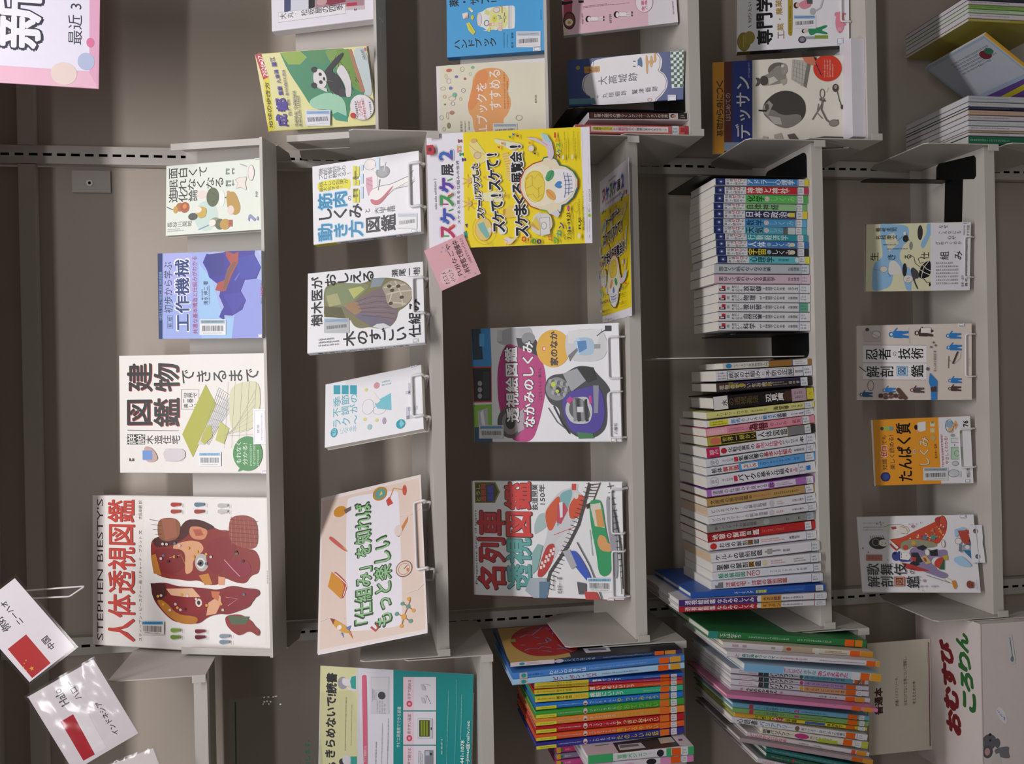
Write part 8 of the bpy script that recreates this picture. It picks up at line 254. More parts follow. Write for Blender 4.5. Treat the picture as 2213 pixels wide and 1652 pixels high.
{'name':'notice_card','label':'cream notice card with dark red lettering and purple rule, standing on the white box','cat':'notice card','loc':[-0.6547,0.1096,-0.4219],'rot':[-0.0104,-0.009,-0.0255],'w':0.2344,'h':0.1423,'t':0.002,'cover':'e4dccb','front':[('P',[2274,1372,2272,1394,69,1395,71,1374],'7a2f50'),('G',1845,1332,2284,1364,1,'h','8a6a74'),('T','普通本',1118,235,555,177,'4a1f24',0.05),('T','読書バリアフリーや、',1293,645,625,73,'4a2024',0.02),('T','日本だけでなく世界について理解し、',1497,840,1026,80,'4a2024',0.02),('T','考えるための本',1234,1035,486,78,'4a2024',0.02)]}]
BOX = {'x0':-0.8,'x1':-0.4685,'y0':-0.045,'y1':0.16,'z0':-0.5445,'z1':-0.423}
BOX_TOP = [('T','お',1127,1211,399,408,'7a1820',0.09),('T','む',1575,1150,400,408,'7a1820',0.09),('T','す',2026,1088,401,407,'7a1820',0.09),('T','び',2480,1026,402,407,'7a1820',0.09),('T','こ',1713,1712,332,342,'2f6a34',0.08),('T','ろ',2086,1651,333,342,'2f6a34',0.08),('T','り',2462,1591,334,343,'2f6a34',0.08),('T','ん',2840,1530,335,343,'2f6a34',0.08)]
BOX_FRONT = [('E',1038,158,152,154,'66666c'),('E',853,119,125,110,'5a5a60'),('E',854,111,72,58,'c89a9c'),('E',1001,331,94,60,'66666c'),('E',1180,176,27,30,'2a2a2c'),('Q',[878,249,919,389,920,590,814,567,685,604,697,464,765,306],'77777e'),('P',[772,226,813,367,575,421,525,181],'d4ccc8'),('E',1068,174,22,20,'26262a'),('Q',[1679,327,1700,408,1592,515,1391,561,1351,499,1477,382,1590,321],'e6e4ee'),('E',1442,484,9,10,'8a8aa8'),('E',1557,432,9,10,'8a8aa8'),('E',1633,346,9,10,'8a8aa8'),('E',1520,428,9,10,'8a8aa8'),('E',1541,411,9,10,'8a8aa8'),('E',1561,393,9,10,'8a8aa8'),('E',1490,474,9,10,'8a8aa8'),('E',1511,440,9,10,'8a8aa8'),('E',1599,380,9,10,'8a8aa8'),('E',1485,488,9,10,'8a8aa8'),('E',1451,486,9,10,'8a8aa8'),('E',1470,494,9,10,'8a8aa8'),('E',1601,362,9,10,'8a8aa8'),('E',1470,487,9,10,'8a8aa8'),('P',[3078,580,3071,684,2511,757,2510,647],'d4d6da'),('L',[3033,639,2569,698],16,'5a6a78'),('E',2605,682,56,37,'7a8890')]

for b in SHEETS:
    if 'print_of' in b: b['front'] = next(q for q in SHEETS if q['name'] == b['print_of'])['front']
# ------------------------------------------------------------------ lettering: every string is set once, then laid on its sheet
def strings(ops, acc):
    for o in ops:
        if o[0] == 'T': acc.add((o[1], o[8] if len(o) > 8 else 'h'))
ACC = set(); strings(BOX_TOP, ACC); strings(BOX_FRONT, ACC)
for b in BOOKS+SHEETS:
    for key in ('front', 'spine_ops'): strings(b.get(key, []), ACC)
    for key in ('parts', 'sparts'):
        for n, lists in b.get(key, {}).items():
            for l in lists: strings(l, ACC)
GLYPH = {}
_tmp = []
for key in sorted(ACC, key=str):
    txt, d = key
    cu = bpy.data.curves.new('lettering', 'FONT'); cu.resolution_u = 2; cu.fill_mode = 'FRONT'
    if d == 'v':
        txt = '\n'.join(txt.replace('ー', '｜')); cu.align_x = 'CENTER'; cu.space_line = 1.0
    cu.body = txt; o = bpy.data.objects.new('lettering', cu); COL.objects.link(o); _tmp.append((key, o))
bpy.context.view_layer.update()
dg = bpy.context.evaluated_depsgraph_get()
for key, o in _tmp:
    me = bpy.data.meshes.new_from_object(o.evaluated_get(dg))
    vs = [(v.co.x, v.co.y) for v in me.vertices]; fs = [tuple(p.vertices) for p in me.polygons]
    # the spacing characters have no outline; the box is that of the ink
    if vs:
        x0 = min(v[0] for v in vs); x1 = max(v[0] for v in vs); y0 = min(v[1] for v in vs); y1 = max(v[1] for v in vs)
        GLYPH[key] = (vs, fs, x0, x1, y0, y1)
    bpy.data.meshes.remove(me)
for key, o in _tmp:
    cu = o.data; bpy.data.objects.remove(o); bpy.data.curves.remove(cu)

def expand(ops):
    """the library's own stickers: K barcode label, C corner label, S call number label on a spine"""
    for o in ops:
        t = o[0]      # stored in tenths of a millimetre: back to millimetres, points in pairs
        if t == 'T': o = (t, o[1], *[q/10 for q in o[2:6]], o[6], o[7], o[8] if len(o) > 8 else 'h')
        elif t == 'R': x0, y0, x1, y1 = [q/10 for q in o[1:5]]; o = ('P', [(x0, y0), (x1, y0), (x1, y1), (x0, y1)], o[5])
        elif t in 'PLKQ':
            p = o[1]; pts = [(p[i]/10, p[i+1]/10) for i in range(0, len(p), 2)]; o = (t, pts, o[2]/10, o[3]) if t == 'L' else (t, pts, *o[2:])
        elif t == 'O':
            cx, cy, rx, ry, w = [q/10 for q in o[1:6]]; o = ('L', [(cx+rx*math.cos(q*math.pi/12), cy+ry*math.sin(q*math.pi/12)) for q in range(25)], w, o[6])
        else: o = (t, *[q/10 for q in o[1:5]], *o[5:])
        if o[0] == 'K':
            tl, tr, br, bl = [Vector(p) for p in o[1]]
            q = lambda a, b: tuple(tl+(tr-tl)*a+(bl-tl)*b)   # a towards the label's strip, b along it
            R = lambda a0, a1, b0, b1: [q(a0, b0), q(a1, b0), q(a1, b1), q(a0, b1)]
            yield ('P', R(0, 1, 0, 1), o[3]); yield ('P', R(.73, .95, .04, .96), o[2])
            p0, p1 = q(.24, .1), q(.6, .9); yield ('B', p0[0], p0[1], p1[0], p1[1], '3a3a42')
            p0, p1 = q(.07, .14), q(.17, .86); yield ('G', p0[0], p0[1], p1[0], p1[1], 1, 'v', '66666c')
            p0, p1 = q(.76, .1), q(.92, .9); yield ('G', p0[0], p0[1], p1[0], p1[1], 1, 'v', '4a5f78')
        elif o[0] == 'C':
            _, a, b, c, d, col = o; w, h = c-a, d-b
            yield ('P', [(a, b), (c, b), (c, d), (a, d)], 'e9e9ee'); x0, x1, y0, y1 = a+.12*w, c-.15*w, b+.15*h, d-.15*h
            yield ('L', [(x0, y0), (x1, y0), (x1, y1), (x0, y1), (x0, y0)], .8, col)
        elif o[0] == 'S':
            _, a, b, c, d, col, bg = o
            yield ('P', [(a, b), (c, b), (c, d), (a, d)], bg); yield ('P', [(a, b), (c, b), (c, b+(d-b)*.06), (a, b+(d-b)*.06)], col)
            w = c-a; yield ('G', a+.15*w, b+(d-b)*.2, c-.15*w, b+(d-b)*.85, 2, 'v', '70727c')
        else: yield o
def lay(mb, ops, place, rough=.42, lift=0):
    """lay print ops on a sheet; place(u, v, layer) -> local point, u,v in mm"""
    k = lift
    for o in expand(ops):
        k += 1; t = o[0]
        if t == 'Q':   # drawn shapes: corners softened
            pts = o[1]
            for _ in range(2):
                n = len(pts); pts = [q for i in range(n) for q in ((pts[i][0]*.78+pts[(i+1) % n][0]*.22, pts[i][1]*.78+pts[(i+1) % n][1]*.22), (pts[i][0]*.22+pts[(i+1) % n][0]*.78, pts[i][1]*.22+pts[(i+1) % n][1]*.78))]
            mb.add([place(u, v, k) for u, v in pts], [tuple(range(len(pts)))], paint(o[2], rough))
        elif t == 'P': pts = o[1]; mb.add([place(u, v, k) for u, v in pts], [tuple(range(len(pts)))], paint(o[2], rough))
        elif t == 'E':
            _, cx, cy, rx, ry, c = o; n = 28 if max(rx, ry) > 4 else 16
            mb.add([place(cx+rx*math.cos(2*math.pi*i/n), cy+ry*math.sin(2*math.pi*i/n), k) for i in range(n)], [tuple(range(n))], paint(c, rough))
        elif t == 'L':
            _, pts, w, c = o; w = max(w, .25); vs = []; n = len(pts)
            if n < 2: continue
            for i in range(n):
                a = pts[max(i-1, 0)]; b = pts[min(i+1, n-1)]; dx, dy = b[0]-a[0], b[1]-a[1]; l = math.hypot(dx, dy) or 1; nx, ny = -dy/l*w/2, dx/l*w/2
                vs += [(pts[i][0]+nx, pts[i][1]+ny), (pts[i][0]-nx, pts[i][1]-ny)]
            mb.add([place(u, v, k) for u, v in vs], [(2*i, 2*i+1, 2*i+3, 2*i+2) for i in range(n-1)], paint(c, rough))
        elif t == 'G':
            # lines too small to read: rows of short dashes
            _, u0, v0, u1, v1, n, d, c = o; rng = random.Random(int(u0*7+v0*13+n)); m = paint(c, rough)
            L, T = (u1-u0, v1-v0) if d == 'h' else (v1-v0, u1-u0); p = T/n; th = p*.5; ch = max(th*.95, .5)
            for i in range(n):
                x = 0; end = L*(1 if i < n-1 or n == 1 else .75)
                while x < end:
                    wd = ch*rng.uniform(.6, .95); a, b = x, min(x+wd, L); q = i*p+p*.25
                    # a tiny character shows as a couple of strokes
                    for (s0, s1, r0, r1) in ((0, 1, 0, .28), (.0, .3, 0, 1), (.2, 1, .66, .95)) if rng.random() < .6 else ((0, 1, .1, .35), (.35, .6, 0, 1)):
                        if d == 'h': rr = (u0+a+(b-a)*s0, v0+q+th*r0, u0+a+(b-a)*s1, v0+q+th*r1)
                        else: rr = (u0+q+th*r0, v0+a+(b-a)*s0, u0+q+th*r1, v0+a+(b-a)*s1)
                        mb.add([place(rr[0], rr[1], k), place(rr[2], rr[1], k), place(rr[2], rr[3], k), place(rr[0], rr[3], k)], [(0, 1, 2, 3)], m)
                    x += ch*1.12
        elif t == 'B':
            _, u0, v0, u1, v1, c = o; u0, u1 = sorted((u0, u1)); v0, v1 = sorted((v0, v1)); rng = random.Random(int(u0*31+v0*17)); m = paint(c, rough); x = v0
            while x < v1:
                w = rng.choice((.35, .35, .7, 1.0)); e = min(x+w, v1); mb.add([place(u0, x, k), place(u1, x, k), place(u1, e, k), place(u0, e, k)], [(0, 1, 2, 3)], m); x += w+rng.choice((.35, .5, .8))
        elif t == 'T':
            g = GLYPH.get((o[1], o[8]))
            if not g: continue
            _, _, cx, cy, w, h, c, bold, d = o[:9]; vs, fs, x0, x1, y0, y1 = g
            gw, gh = max(x1-x0, 1e-4), max(y1-y0, 1e-4)
            if d == 'r': sx, sy = h/gw, w/gh
            else: sx, sy = w/gw, h/gh
            sx, sy = min(sx, sy*2.2), min(sy, sx*2.2)
            if o[1] in '・!': sx = sy = h/.9 if o[1] == '・' else h/.8
            mx, my = (x0+x1)/2, (y0+y1)/2
            # heavier strokes: the letter struck several times, each a little aside
            q = bold*min(sx, sy)*.8; big = .85*min(sx, sy)
            if q < .12 or big < 2.2: hits = [(0, 0)]
            elif q < .5: hits = [(-q*.7, -q*.7), (q*.7, q*.7), (-q*.7, q*.7), (q*.7, -q*.7)]
            else: hits = [(q*math.cos(j*math.pi/4), q*math.sin(j*math.pi/4)) for j in range(8)]+[(q*.5, 0), (-q*.5, 0), (0, q*.5), (0, -q*.5)]
            for j, (du, dv) in enumerate(hits):
                kk = k-.07*j
                if d == 'r': out = [place(cx+du+(y-my)*sy, cy+dv+(x-mx)*sx, kk) for x, y in vs]
                else: out = [place(cx+du+(x-mx)*sx, cy+dv-(y-my)*sy, kk) for x, y in vs]
                mb.add(out, fs, paint(c, rough))
LAY = .00003
def sheet_place(w, h, y=0.0):
    return lambda u, v, k: (-w/2+u/1000, y-.00005-LAY*k, h-v/1000)

# ------------------------------------------------------------------ books
def make_book(b):
    b = {**BOOK, **b}; b['spine'] = b.get('spine', b['cover']); b['back'] = b.get('back', b['cover'])
    w, h, t, ct, sd = b['w'], b['h'], b['t'], b['ct'], (-1 if b['side'] == 'L' else 1)
    root = thing(b['name'], b['label'], b['cat'], b['loc'], b['rot'], b.get('group'))
    rough = b['rough']; mb = MB()
    cm, sm, bm = paint(b['cover'], rough), paint(b['spine'], rough), paint(b['back'], rough)
    # cover: a bent sheet round the page block, rounded at the spine
    r = min(t*.3, .0022); path = [(-sd*w/2, 0, cm)]
    n = 4
    for i in range(n+1): a = math.pi/2*i/n; path.append((sd*(w/2-r+r*math.sin(a)), r-r*math.cos(a), cm if i < n//2 else sm))
    for i in range(n+1): a = math.pi/2*i/n; path.append((sd*(w/2-r+r*math.cos(a)), t-r+r*math.sin(a), sm if i < n//2 else bm))
    path.append((-sd*w/2, t, bm)); ri = max(r-ct, .0001)
    inner = [(-sd*w/2, ct)]
    for i in range(n+1): a = math.pi/2*i/n; inner.append((sd*(w/2-r+ri*math.sin(a)), r-ri*math.cos(a)))
    for i in range(n+1): a = math.pi/2*i/n; inner.append((sd*(w/2-r+ri*math.cos(a)), t-r+ri*math.sin(a)))
    inner.append((-sd*w/2, t-ct)); N = len(path)
    for i in range(N-1):
        (ax, ay, m), (bx, by, _) = path[i], path[i+1]; (cx, cy), (dx, dy) = inner[i], inner[i+1]
        q = [(ax, ay, 0), (bx, by, 0), (bx, by, h), (ax, ay, h), (cx, cy, 0), (dx, dy, 0), (dx, dy, h), (cx, cy, h)]
        mb.add(q, [(0, 1, 2, 3), (5, 4, 7, 6), (3, 2, 6, 7), (1, 0, 4, 5)], m)
    for i in (0, N-1):
        (ax, ay, m), (cx, cy) = path[i], inner[i]; mb.add([(ax, ay, 0), (cx, cy, 0), (cx, cy, h), (ax, ay, h)], [(0, 1, 2, 3)], m)
    front = sheet_place(w, h)
    if sd < 0: spine = lambda u, v, k: (-w/2-.00005-LAY*k, t-u/1000, h-v/1000)
    else: spine = lambda u, v, k: (w/2+.00005+LAY*k, u/1000, h-v/1000)
    lay(mb, b.get('front', []), front, rough); lay(mb, b.get('spine_ops', []), spine, rough)
    mb.build('cover', root)
    pb = MB(); e = .0035 if ct > .0012 else .0006
    x0, x1 = sorted((-sd*(w/2-e), sd*(w/2-ct-.0004))); pb.box(x0, x1, ct*1.02, t-ct*1.02, e, h-e, page_mat(b['pages'])); pb.build('page_block', root)
    top = len(b.get('front', [])); st = len(b.get('spine_ops', []))
    for pl, src, lift in ((front, 'parts', top), (spine, 'sparts', st)):
        for name, lists in b.get(src, {}).items():
            for l in lists: m2 = MB(); lay(m2, l, pl, .3, lift); m2.build(name, root)
    return root
def make_sheet(b):
    b = {**SHEET, **b}
    """poster, note, card, leaflet: a thin slab; film: a clear pouch round it"""
    w, h, t = b['w'], b['h'], b['t']; f = b.get('film', 0); mb = MB()
    parts = b.get('parts', {})
    multi = f or parts
    root = thing(b['name'], b['label'], b['cat'], b['loc'], b['rot'], b.get('group')) if multi else None
    if b.get('body', True): mb.box(-w/2+f, w/2-f, 0, t, f, h-f, paint(b['cover'], b['rough']))
    lay(mb, b['front'], sheet_place(w, h), b['rough'])
    o = mb.build('printed_sheet' if multi else b['name'], root)
    if not multi: o.location = b['loc']; o.rotation_euler = b['rot']; tag(o, b['label'], b['cat'], b.get('group'))
    if f:
        fm = MB(); fm.box(-w/2, w/2, -.0001-LAY*(len(b['front'])+3), t+.0004, 0, h, GLARE if b.get('wrinkle') else CLEAR)
        if b.get('wrinkle'):
            fm = MB(); rng = random.Random(b['wrinkle']); nx, nz = 14, 18; vs = []
            for j in range(nz+1):
                for i in range(nx+1): vs.append((-w/2+w*i/nx, -.0018-rng.uniform(0, .0018)*(1 if 0 < i < nx and 0 < j < nz else .2), h*j/nz))
            fm.add(vs, [(j*(nx+1)+i, j*(nx+1)+i+1, (j+1)*(nx+1)+i+1, (j+1)*(nx+1)+i) for j in range(nz) for i in range(nx)], GLARE)
            po = fm.build('clear_pouch', root, True)
        else: fm.build('clear_pouch', root)
    for name, lists in parts.items():
        for l in lists: m2 = MB(); lay(m2, l, sheet_place(w, h), .3, len(b['front'])); m2.build(name, root)
    return root or o

# ------------------------------------------------------------------ setting
mb = MB(); mb.box(-4, 4, -6, 1.2, -.97, -.95, paint('#8d8880', .6, .3, .12, 3)); o = mb.build('floor'); o['kind'] = 'structure'
mb = MB(); mb.box(-4, 4, -6, 1.2, 2.45, 2.47, paint('#d8d6d2', .8)); o = mb.build('ceiling'); o['kind'] = 'structure'
mb = MB(); mb.box(-4, 4, 1.2, 1.22, -.95, 2.45, paint('#c9c4bc', .8)); o = mb.build('wall_back'); o['kind'] = 'structure'

# ------------------------------------------------------------------ shelving
P2 = .468; YB = .193
frame = thing('library_shelving', 'beige enamelled steel shelving frame with slotted uprights behind all the books', 'shelving')
for s in (-3, -1, 1, 3):
    X = s*P2; mb = MB(); y0, y1 = .213, .245; a, sl = .017, .0026
    z = -.95
    mb.box(X-a, X-sl, y0, y0+.002, -.95, 1.42, STEEL); mb.box(X+sl, X+a, y0, y0+.002, -.95, 1.42, STEEL)
    mb.box(X-a, X-a+.002, y0+.002, y1, -.95, 1.42, STEEL); mb.box(X+a-.002, X+a, y0+.002, y1, -.95, 1.42, STEEL)
    mb.box(X-a+.002, X+a-.002, y1-.004, y1, -.95, 1.42, HOLE)
    zz = -.95; off = 1.0946
    zs = [-.95+((off+.95) % .025)-.025+.025*i for i in range(110)]
    for q in zs:   # metal bridges between the slots
        lo, hi = max(q+.008, -.95), min(q+.017, 1.42)
        if hi > lo: mb.box(X-sl, X+sl, y0, y0+.002, lo, hi, STEEL)
    mb.build('upright', frame)
for s in (-2, 0, 2):
    X = s*P2; mb = MB(); mb.box(X-P2+.019, X+P2-.019, .235, .238, -.9, 1.424, PANEL); mb.build('back_panel', frame)
    mb = MB(); mb.box(X-P2+.018, X+P2-.018, .214, .234, 1.343, 1.372, STEEL); mb.build('cross_rail', frame)
    # unseen canopy and fascia, put above the frame to shade the upper back panels
    mb = MB(); mb.box(X-P2+.001, X+P2-.001, -.018, .245, 1.425, 1.44, STEEL); mb.build('unseen_canopy_board', frame)
    mb = MB(); mb.box(X-P2+.001, X+P2-.001, -.021, -.018, 1.378, 1.44, STEEL); mb.build('unseen_canopy_fascia', frame)
mb = MB(); mb.box(.400, .442, .2285, .2345, 1.212, 1.281, STEEL); br = mb.build('screw_plate', frame)
mb = MB(); mb.tube([(.418, .2284, 1.249), (.418, .2262, 1.249)], .0062, paint('#cfcdca', .25), 14); mb.tube([(.418, .2262, 1.249), (.418, .2258, 1.249)], .0030, HOLE, 6); mb.build('screw', br)

def bracket(mb, x, z, sgn):
    pts = [(-.025, -.022), (-.025, .128), (-.018, .135), (.15, .135), (.19, .12), (.2105, .06), (.2105, -.022)]
    mb.add([(x-.0009, y, z+q) for y, q in pts]+[(x+.0009, y, z+q) for y, q in pts], [tuple(range(6, -1, -1)), tuple(range(7, 14))]+[(i, (i+1) % 7, 7+(i+1) % 7, 7+i) for i in range(7)], STEEL)
    mb.box(min(x, x-sgn*.012), max(x, x-sgn*.012), -.0255, -.0240, z-.022, z+.0, STEEL)
def flat_shelf(Xc, z, label, group='flat steel shelves'):
    root = thing('steel_shelf', label, 'shelf', (Xc, 0, z), group=group); mb = MB()
    HW = .463 if Xc == 0 else .4692
    a = HW-.0015
    mb.box(-a, a, -.012, YB, -.0015, 0, STEEL); mb.box(-a, a, -.012, -.0105, -.022, -.0015, STEEL); mb.box(-a, a, -.0105, .008, -.022, -.0205, STEEL)
    mb.box(-a, a, YB-.0015, YB, 0, .027, STEEL); mb.build('shelf_board', root)
    for s in (-1, 1): m2 = MB(); bracket(m2, s*HW, 0, s); m2.build('end_bracket', root)
    return root
def tray_shelf(Xc, E, label):
    """slanted display shelf: leaning board, ledge square to it, folded side flanges"""
    root = thing('display_shelf', label, 'shelf', (Xc, 0, 0), group='slanted display shelves'); HW = .463 if Xc == 0 else .4692
    tl = math.radians(18); n = Vector((0, -math.cos(tl), math.sin(tl))); u = Vector((0, math.sin(tl), math.cos(tl))); e0 = Vector((0, .03, E)); B = e0-n*.06
    M = Matrix.Translation(B) @ Matrix(((1, 0, 0, 0), (0, -n.y, u.y, 0), (0, -n.z, u.z, 0), (0, 0, 0, 1)))   # local: x, y = away from viewer, z = up the board
    a = HW-.002
    def bx(mb, *q):
        t = MB(); t.box(*q, STEEL); mb.add([M @ Vector(v) for v in t.v], t.f, STEEL)
    mb = MB(); bx(mb, -a, a, 0, .0015, -.0015, .176); mb.build('display_board', root)
    mb = MB(); bx(mb, -a, a, -.06, 0, -.0015, 0); bx(mb, -a, a, -.06, -.0585, 0, .004); mb.build('ledge', root)
    for s in (-1, 1):
        mb = MB(); x0, x1 = sorted((s*a, s*(a-.0015))); bx(mb, x0, x1, -.052, -.0001, .0001, .176); x0, x1 = sorted((s*a, s*(a-.012))); bx(mb, x0, x1, -.0535, -.052, .004, .176); mb.build('side_flange', root)
    for s in (-1, 1):
        mb = MB(); x = s*(HW-.0005); z = B.z
        pts = [(B.y+.003, z-.004), (B.y+.055, z+.165), (.2105, z+.165), (.2105, z-.02), (.15, z-.02)]
        mb.add([(x-.0008, y, q) for y, q in pts]+[(x+.0008, y, q) for y, q in pts], [(4, 3, 2, 1, 0), (5, 6, 7, 8, 9)]+[(i, (i+1) % 5, 5+(i+1) % 5, 5+i) for i in range(5)], STEEL); mb.build('end_bracket', root)
    return root
tray_shelf(0, .9065, 'slanted grey display shelf carrying four books in the centre bay')
flat_shelf(0, .618, 'flat shelf with pink note and yellow poster taped to its lip')
flat_shelf(0, .252, 'flat shelf carrying the vacuum cleaner and train picture books')
flat_shelf(0, -.114, 'flat shelf carrying the two long rows of spines')
flat_shelf(0, -.479, 'flat shelf carrying ninja, orange and kabuki covers')
flat_shelf(-2*P2, 1.033, 'empty flat shelf behind the flag cards')
flat_shelf(-2*P2, .542, 'flat shelf carrying the yellow and teal leaflets')
flat_shelf(-2*P2, .182, 'flat shelf under the tall books with bright blue and red spines')
flat_shelf(-2*P2, -.183, 'flat shelf under the slanting row of pale picture books')
flat_shelf(-2*P2, -.545, 'flat shelf under the white box with brush lettering')
tray_shelf(2*P2, .702, 'slanted display shelf carrying the panda guidebook')
tray_shelf(2*P2, .388, 'slanted display shelf carrying blue jar book and orange cloud book')
flat_shelf(2*P2, .127, 'flat shelf carrying pink cookery book and navy box')
flat_shelf(2*P2, -.232, 'flat shelf carrying the pencil drawing manual')
flat_shelf(2*P2, -.66, 'flat shelf under the magazines in the photo corner')

# ------------------------------------------------------------------ the books and sheets
for b in BOOKS: make_book(b)
for b in SHEETS: make_sheet(b)
# ------------------------------------------------------------------ stands, bookends, boxes, cards
BY = {b['label']: b for b in BOOKS+SHEETS}
def mat_of(b): return Matrix.Translation(b['loc']) @ Euler(b['rot']).to_matrix().to_4x4()
def find(s): return next(b for b in BOOKS+SHEETS if s in b['label'])
def wire_stand(key, label, z, loops, r=.0019, zf=.018, col=WIRE):
    """white wire easel: a bar across the foot of the cover, wire under it, feet on the shelf and a prop behind"""
    b = find(key); M = mat_of(b); t = b['t']; root = thing('book_stand', label, 'book stand', M @ Vector((0, 0, 0)), group='white wire book stands'); Mi = Matrix.Translation(-(M @ Vector((0, 0, 0))))
    def on(p): return Mi @ (M @ Vector(p))
    def foot(p): q = M @ Vector(p); q.z = z+r; return Mi @ q
    for xa, xb in loops:
        mb = MB(); f = -.0045
        path = [on((xa, t+.0035, .09)), on((xa, t+.0035, -r-.0005)), on((xa, f, -r-.0005)), on((xa, f, zf)), on((xb, f, zf)), on((xb, f, -r-.0005)), on((xb, t+.0035, -r-.0005)), on((xb, t+.0035, .09))]
        mb.tube(rounded(path, .005), r, col); mb.build('holding_loop', root, True)
    xa, xb = loops[0][0], loops[-1][1]; mb = MB()
    p0 = on((xa, t+.0035, .09)); p1 = on((xb, t+.0035, .09)); up = on(((xa+xb)/2, t+.0035, .115))
    fa = foot((xa-.004, t+.05, 0)); fb = foot((xb+.004, t+.05, 0)); ga = foot((xa, .004, 0)); gb = foot((xb, .004, 0))
    mb.tube(rounded([p0, fa, ga, on((xa, .004, -r-.0005))], .006), r, col); mb.tube(rounded([p1, fb, gb, on((xb, .004, -r-.0005))], .006), r, col); mb.tube([p0, p1], r, col)
    mb.build('prop', root, True)
wire_stand('muscle guide', 'white wire stand holding the muscle guide on second shelf', .618, [(-.028, .052)], .0024)
wire_stand('gnarled trunk', 'white wire stand holding the tree book on second shelf', .618, [(-.022, .045)], .0022)
wire_stand('turquoise dress', 'white wire stand holding the small turquoise titled book', .618, [(-.040, .042)], .0024)
wire_stand('large laminated', 'white wire stand holding the green lettered laminated sign', .618, [(-.035, .095)], .0024)
wire_stand('vacuum cleaner', 'white double looped wire stand under the vacuum cleaner book', .252, [(-.103, -.017), (.008, .085)], .0017, .02)
wire_stand('red express', 'white double looped wire stand under the train book', .252, [(-.104, -.018), (.015, .098)], .0019, .02)
wire_stand('ink figures', 'white wire stand under the pale yellow ink figure book', -.479, [(-.042, .038)], .0014, .012)
wire_stand('ninja figures', 'white wire stand under the ninja book', -.479, [(-.03, .055)], .0016, .012)
wire_stand('blue hexagon', 'white wire stand under the orange protein book', -.479, [(-.035, .042)], .0018, .024)
wire_stand('pink pig', 'white wire stand under the pink pig book at photo top', -.232, [(-.030, .055)], .0018, .016)
# plastic stand with two holes under the stage dancers
b = find('stage dancers'); M = mat_of(b); o0 = M @ Vector((0, 0, 0)); root = thing('book_stand', 'white plastic stand with two round holes under the kabuki book', 'book stand', o0)
Mi = Matrix.Translation(-o0); mb = MB(); pl = paint('#dcdade', .3); xa, xb = -.018, .056
def holed(mb, place, x0, x1, z0, z1, holes, rr, m):
    """plate with round holes, as quads strips round each hole"""
    xs = [x0]+[(holes[i]+holes[i+1])/2 for i in range(len(holes)-1)]+[x1]
    for i, hx in enumerate(holes):
        a, c = xs[i], xs[i+1]; n = 16; zc = (z0+z1)/2; ring = []; out = []
        for k in range(n):
            q = 2*math.pi*k/n; dx, dz = math.cos(q), math.sin(q); ring.append((hx+rr*dx, zc+rr*dz))
            s = min(((c-hx) if dx > 0 else (hx-a))/max(abs(dx), 1e-6), ((z1-zc))/max(abs(dz), 1e-6)); out.append((hx+dx*s, zc+dz*s))
        vs = [place(*p) for p in ring+out]; mb.add(vs, [(k, (k+1) % n, n+(k+1) % n, n+k) for k in range(n)], m)
        for cx, cz in ((a, z0), (a, z1), (c, z0), (c, z1)):
            near = sorted(range(n), key=lambda k: (out[k][0]-cx)**2+(out[k][1]-cz)**2)[:2]
            mb.add([place(cx, cz), place(*out[near[0]]), place(*out[near[1]])], [(0, 1, 2)], m)
lipz = lambda x, z: Mi @ (M @ Vector((x, -.006+z*.0, -.012+z)))
holed(mb, lipz, xa, xb, 0, .024, [xa+.012, xb-.012], .0048, pl)
for q in ((xa, xb),):
    v = [Mi @ (M @ Vector(p)) for p in ((q[0], -.006, -.0005), (q[1], -.006, -.0005), (q[1], .055, -.0005), (q[0], .055, -.0005), (q[0], -.006, -.002), (q[1], -.006, -.002), (q[1], .055, -.002), (q[0], .055, -.002))]
    mb.add(v, [(0, 1, 2, 3), (7, 6, 5, 4), (0, 4, 5, 1), (1, 5, 6, 2), (2, 6, 7, 3), (3, 7, 4, 0)], pl)
mb.build('lip_plate', root)
mb = MB(); v = []
for x in (xa, xb):
    for yy in (0.0, .055):
        p = M @ Vector((x, yy, -.002)); g = p.copy(); g.z = -.4788; v.append((Mi @ p, Mi @ g))
for i, j in ((0, 1), (2, 3), (0, 2), (1, 3)): mb.add([v[i][0], v[j][0], v[j][1], v[i][1]], [(0, 1, 2, 3)], pl)
bk = [Mi @ (M @ Vector(p)) for p in ((xa, b['t']+.003, 0), (xb, b['t']+.003, 0), (xb, b['t']+.003, .12), (xa, b['t']+.003, .12))]; mb.add(bk, [(0, 1, 2, 3)], pl); mb.build('support_frame', root)

# bookends: bent black sheet steel
def plate(mb, outline, axis, at, th, m=BLACK):
    """flat sheet: outline in the two other axes, thickness th"""
    n = len(outline); vs = []
    for s in (0, th):
        for a, b2 in outline: vs.append((at+s, a, b2) if axis == 'x' else (a, b2, at+s))
    mb.add(vs, [tuple(range(n-1, -1, -1)), tuple(range(n, 2*n))]+[(i, (i+1) % n, n+(i+1) % n, n+i) for i in range(n)], m)
def rrect(a0, a1, b0, b1, r, corners=(1, 1, 1, 1)):
    out = []
    for (cx, cy, q0, on), (px, py) in zip(((a0+r, b0+r, math.pi, corners[0]), (a1-r, b0+r, 1.5*math.pi, corners[1]), (a1-r, b1-r, 0, corners[2]), (a0+r, b1-r, .5*math.pi, corners[3])), ((a0, b0), (a1, b0), (a1, b1), (a0, b1))):
        if on: out += [(cx+r*math.cos(q0+math.pi/2*k/5), cy+r*math.sin(q0+math.pi/2*k/5)) for k in range(6)]
        else: out.append((px, py))
    return out
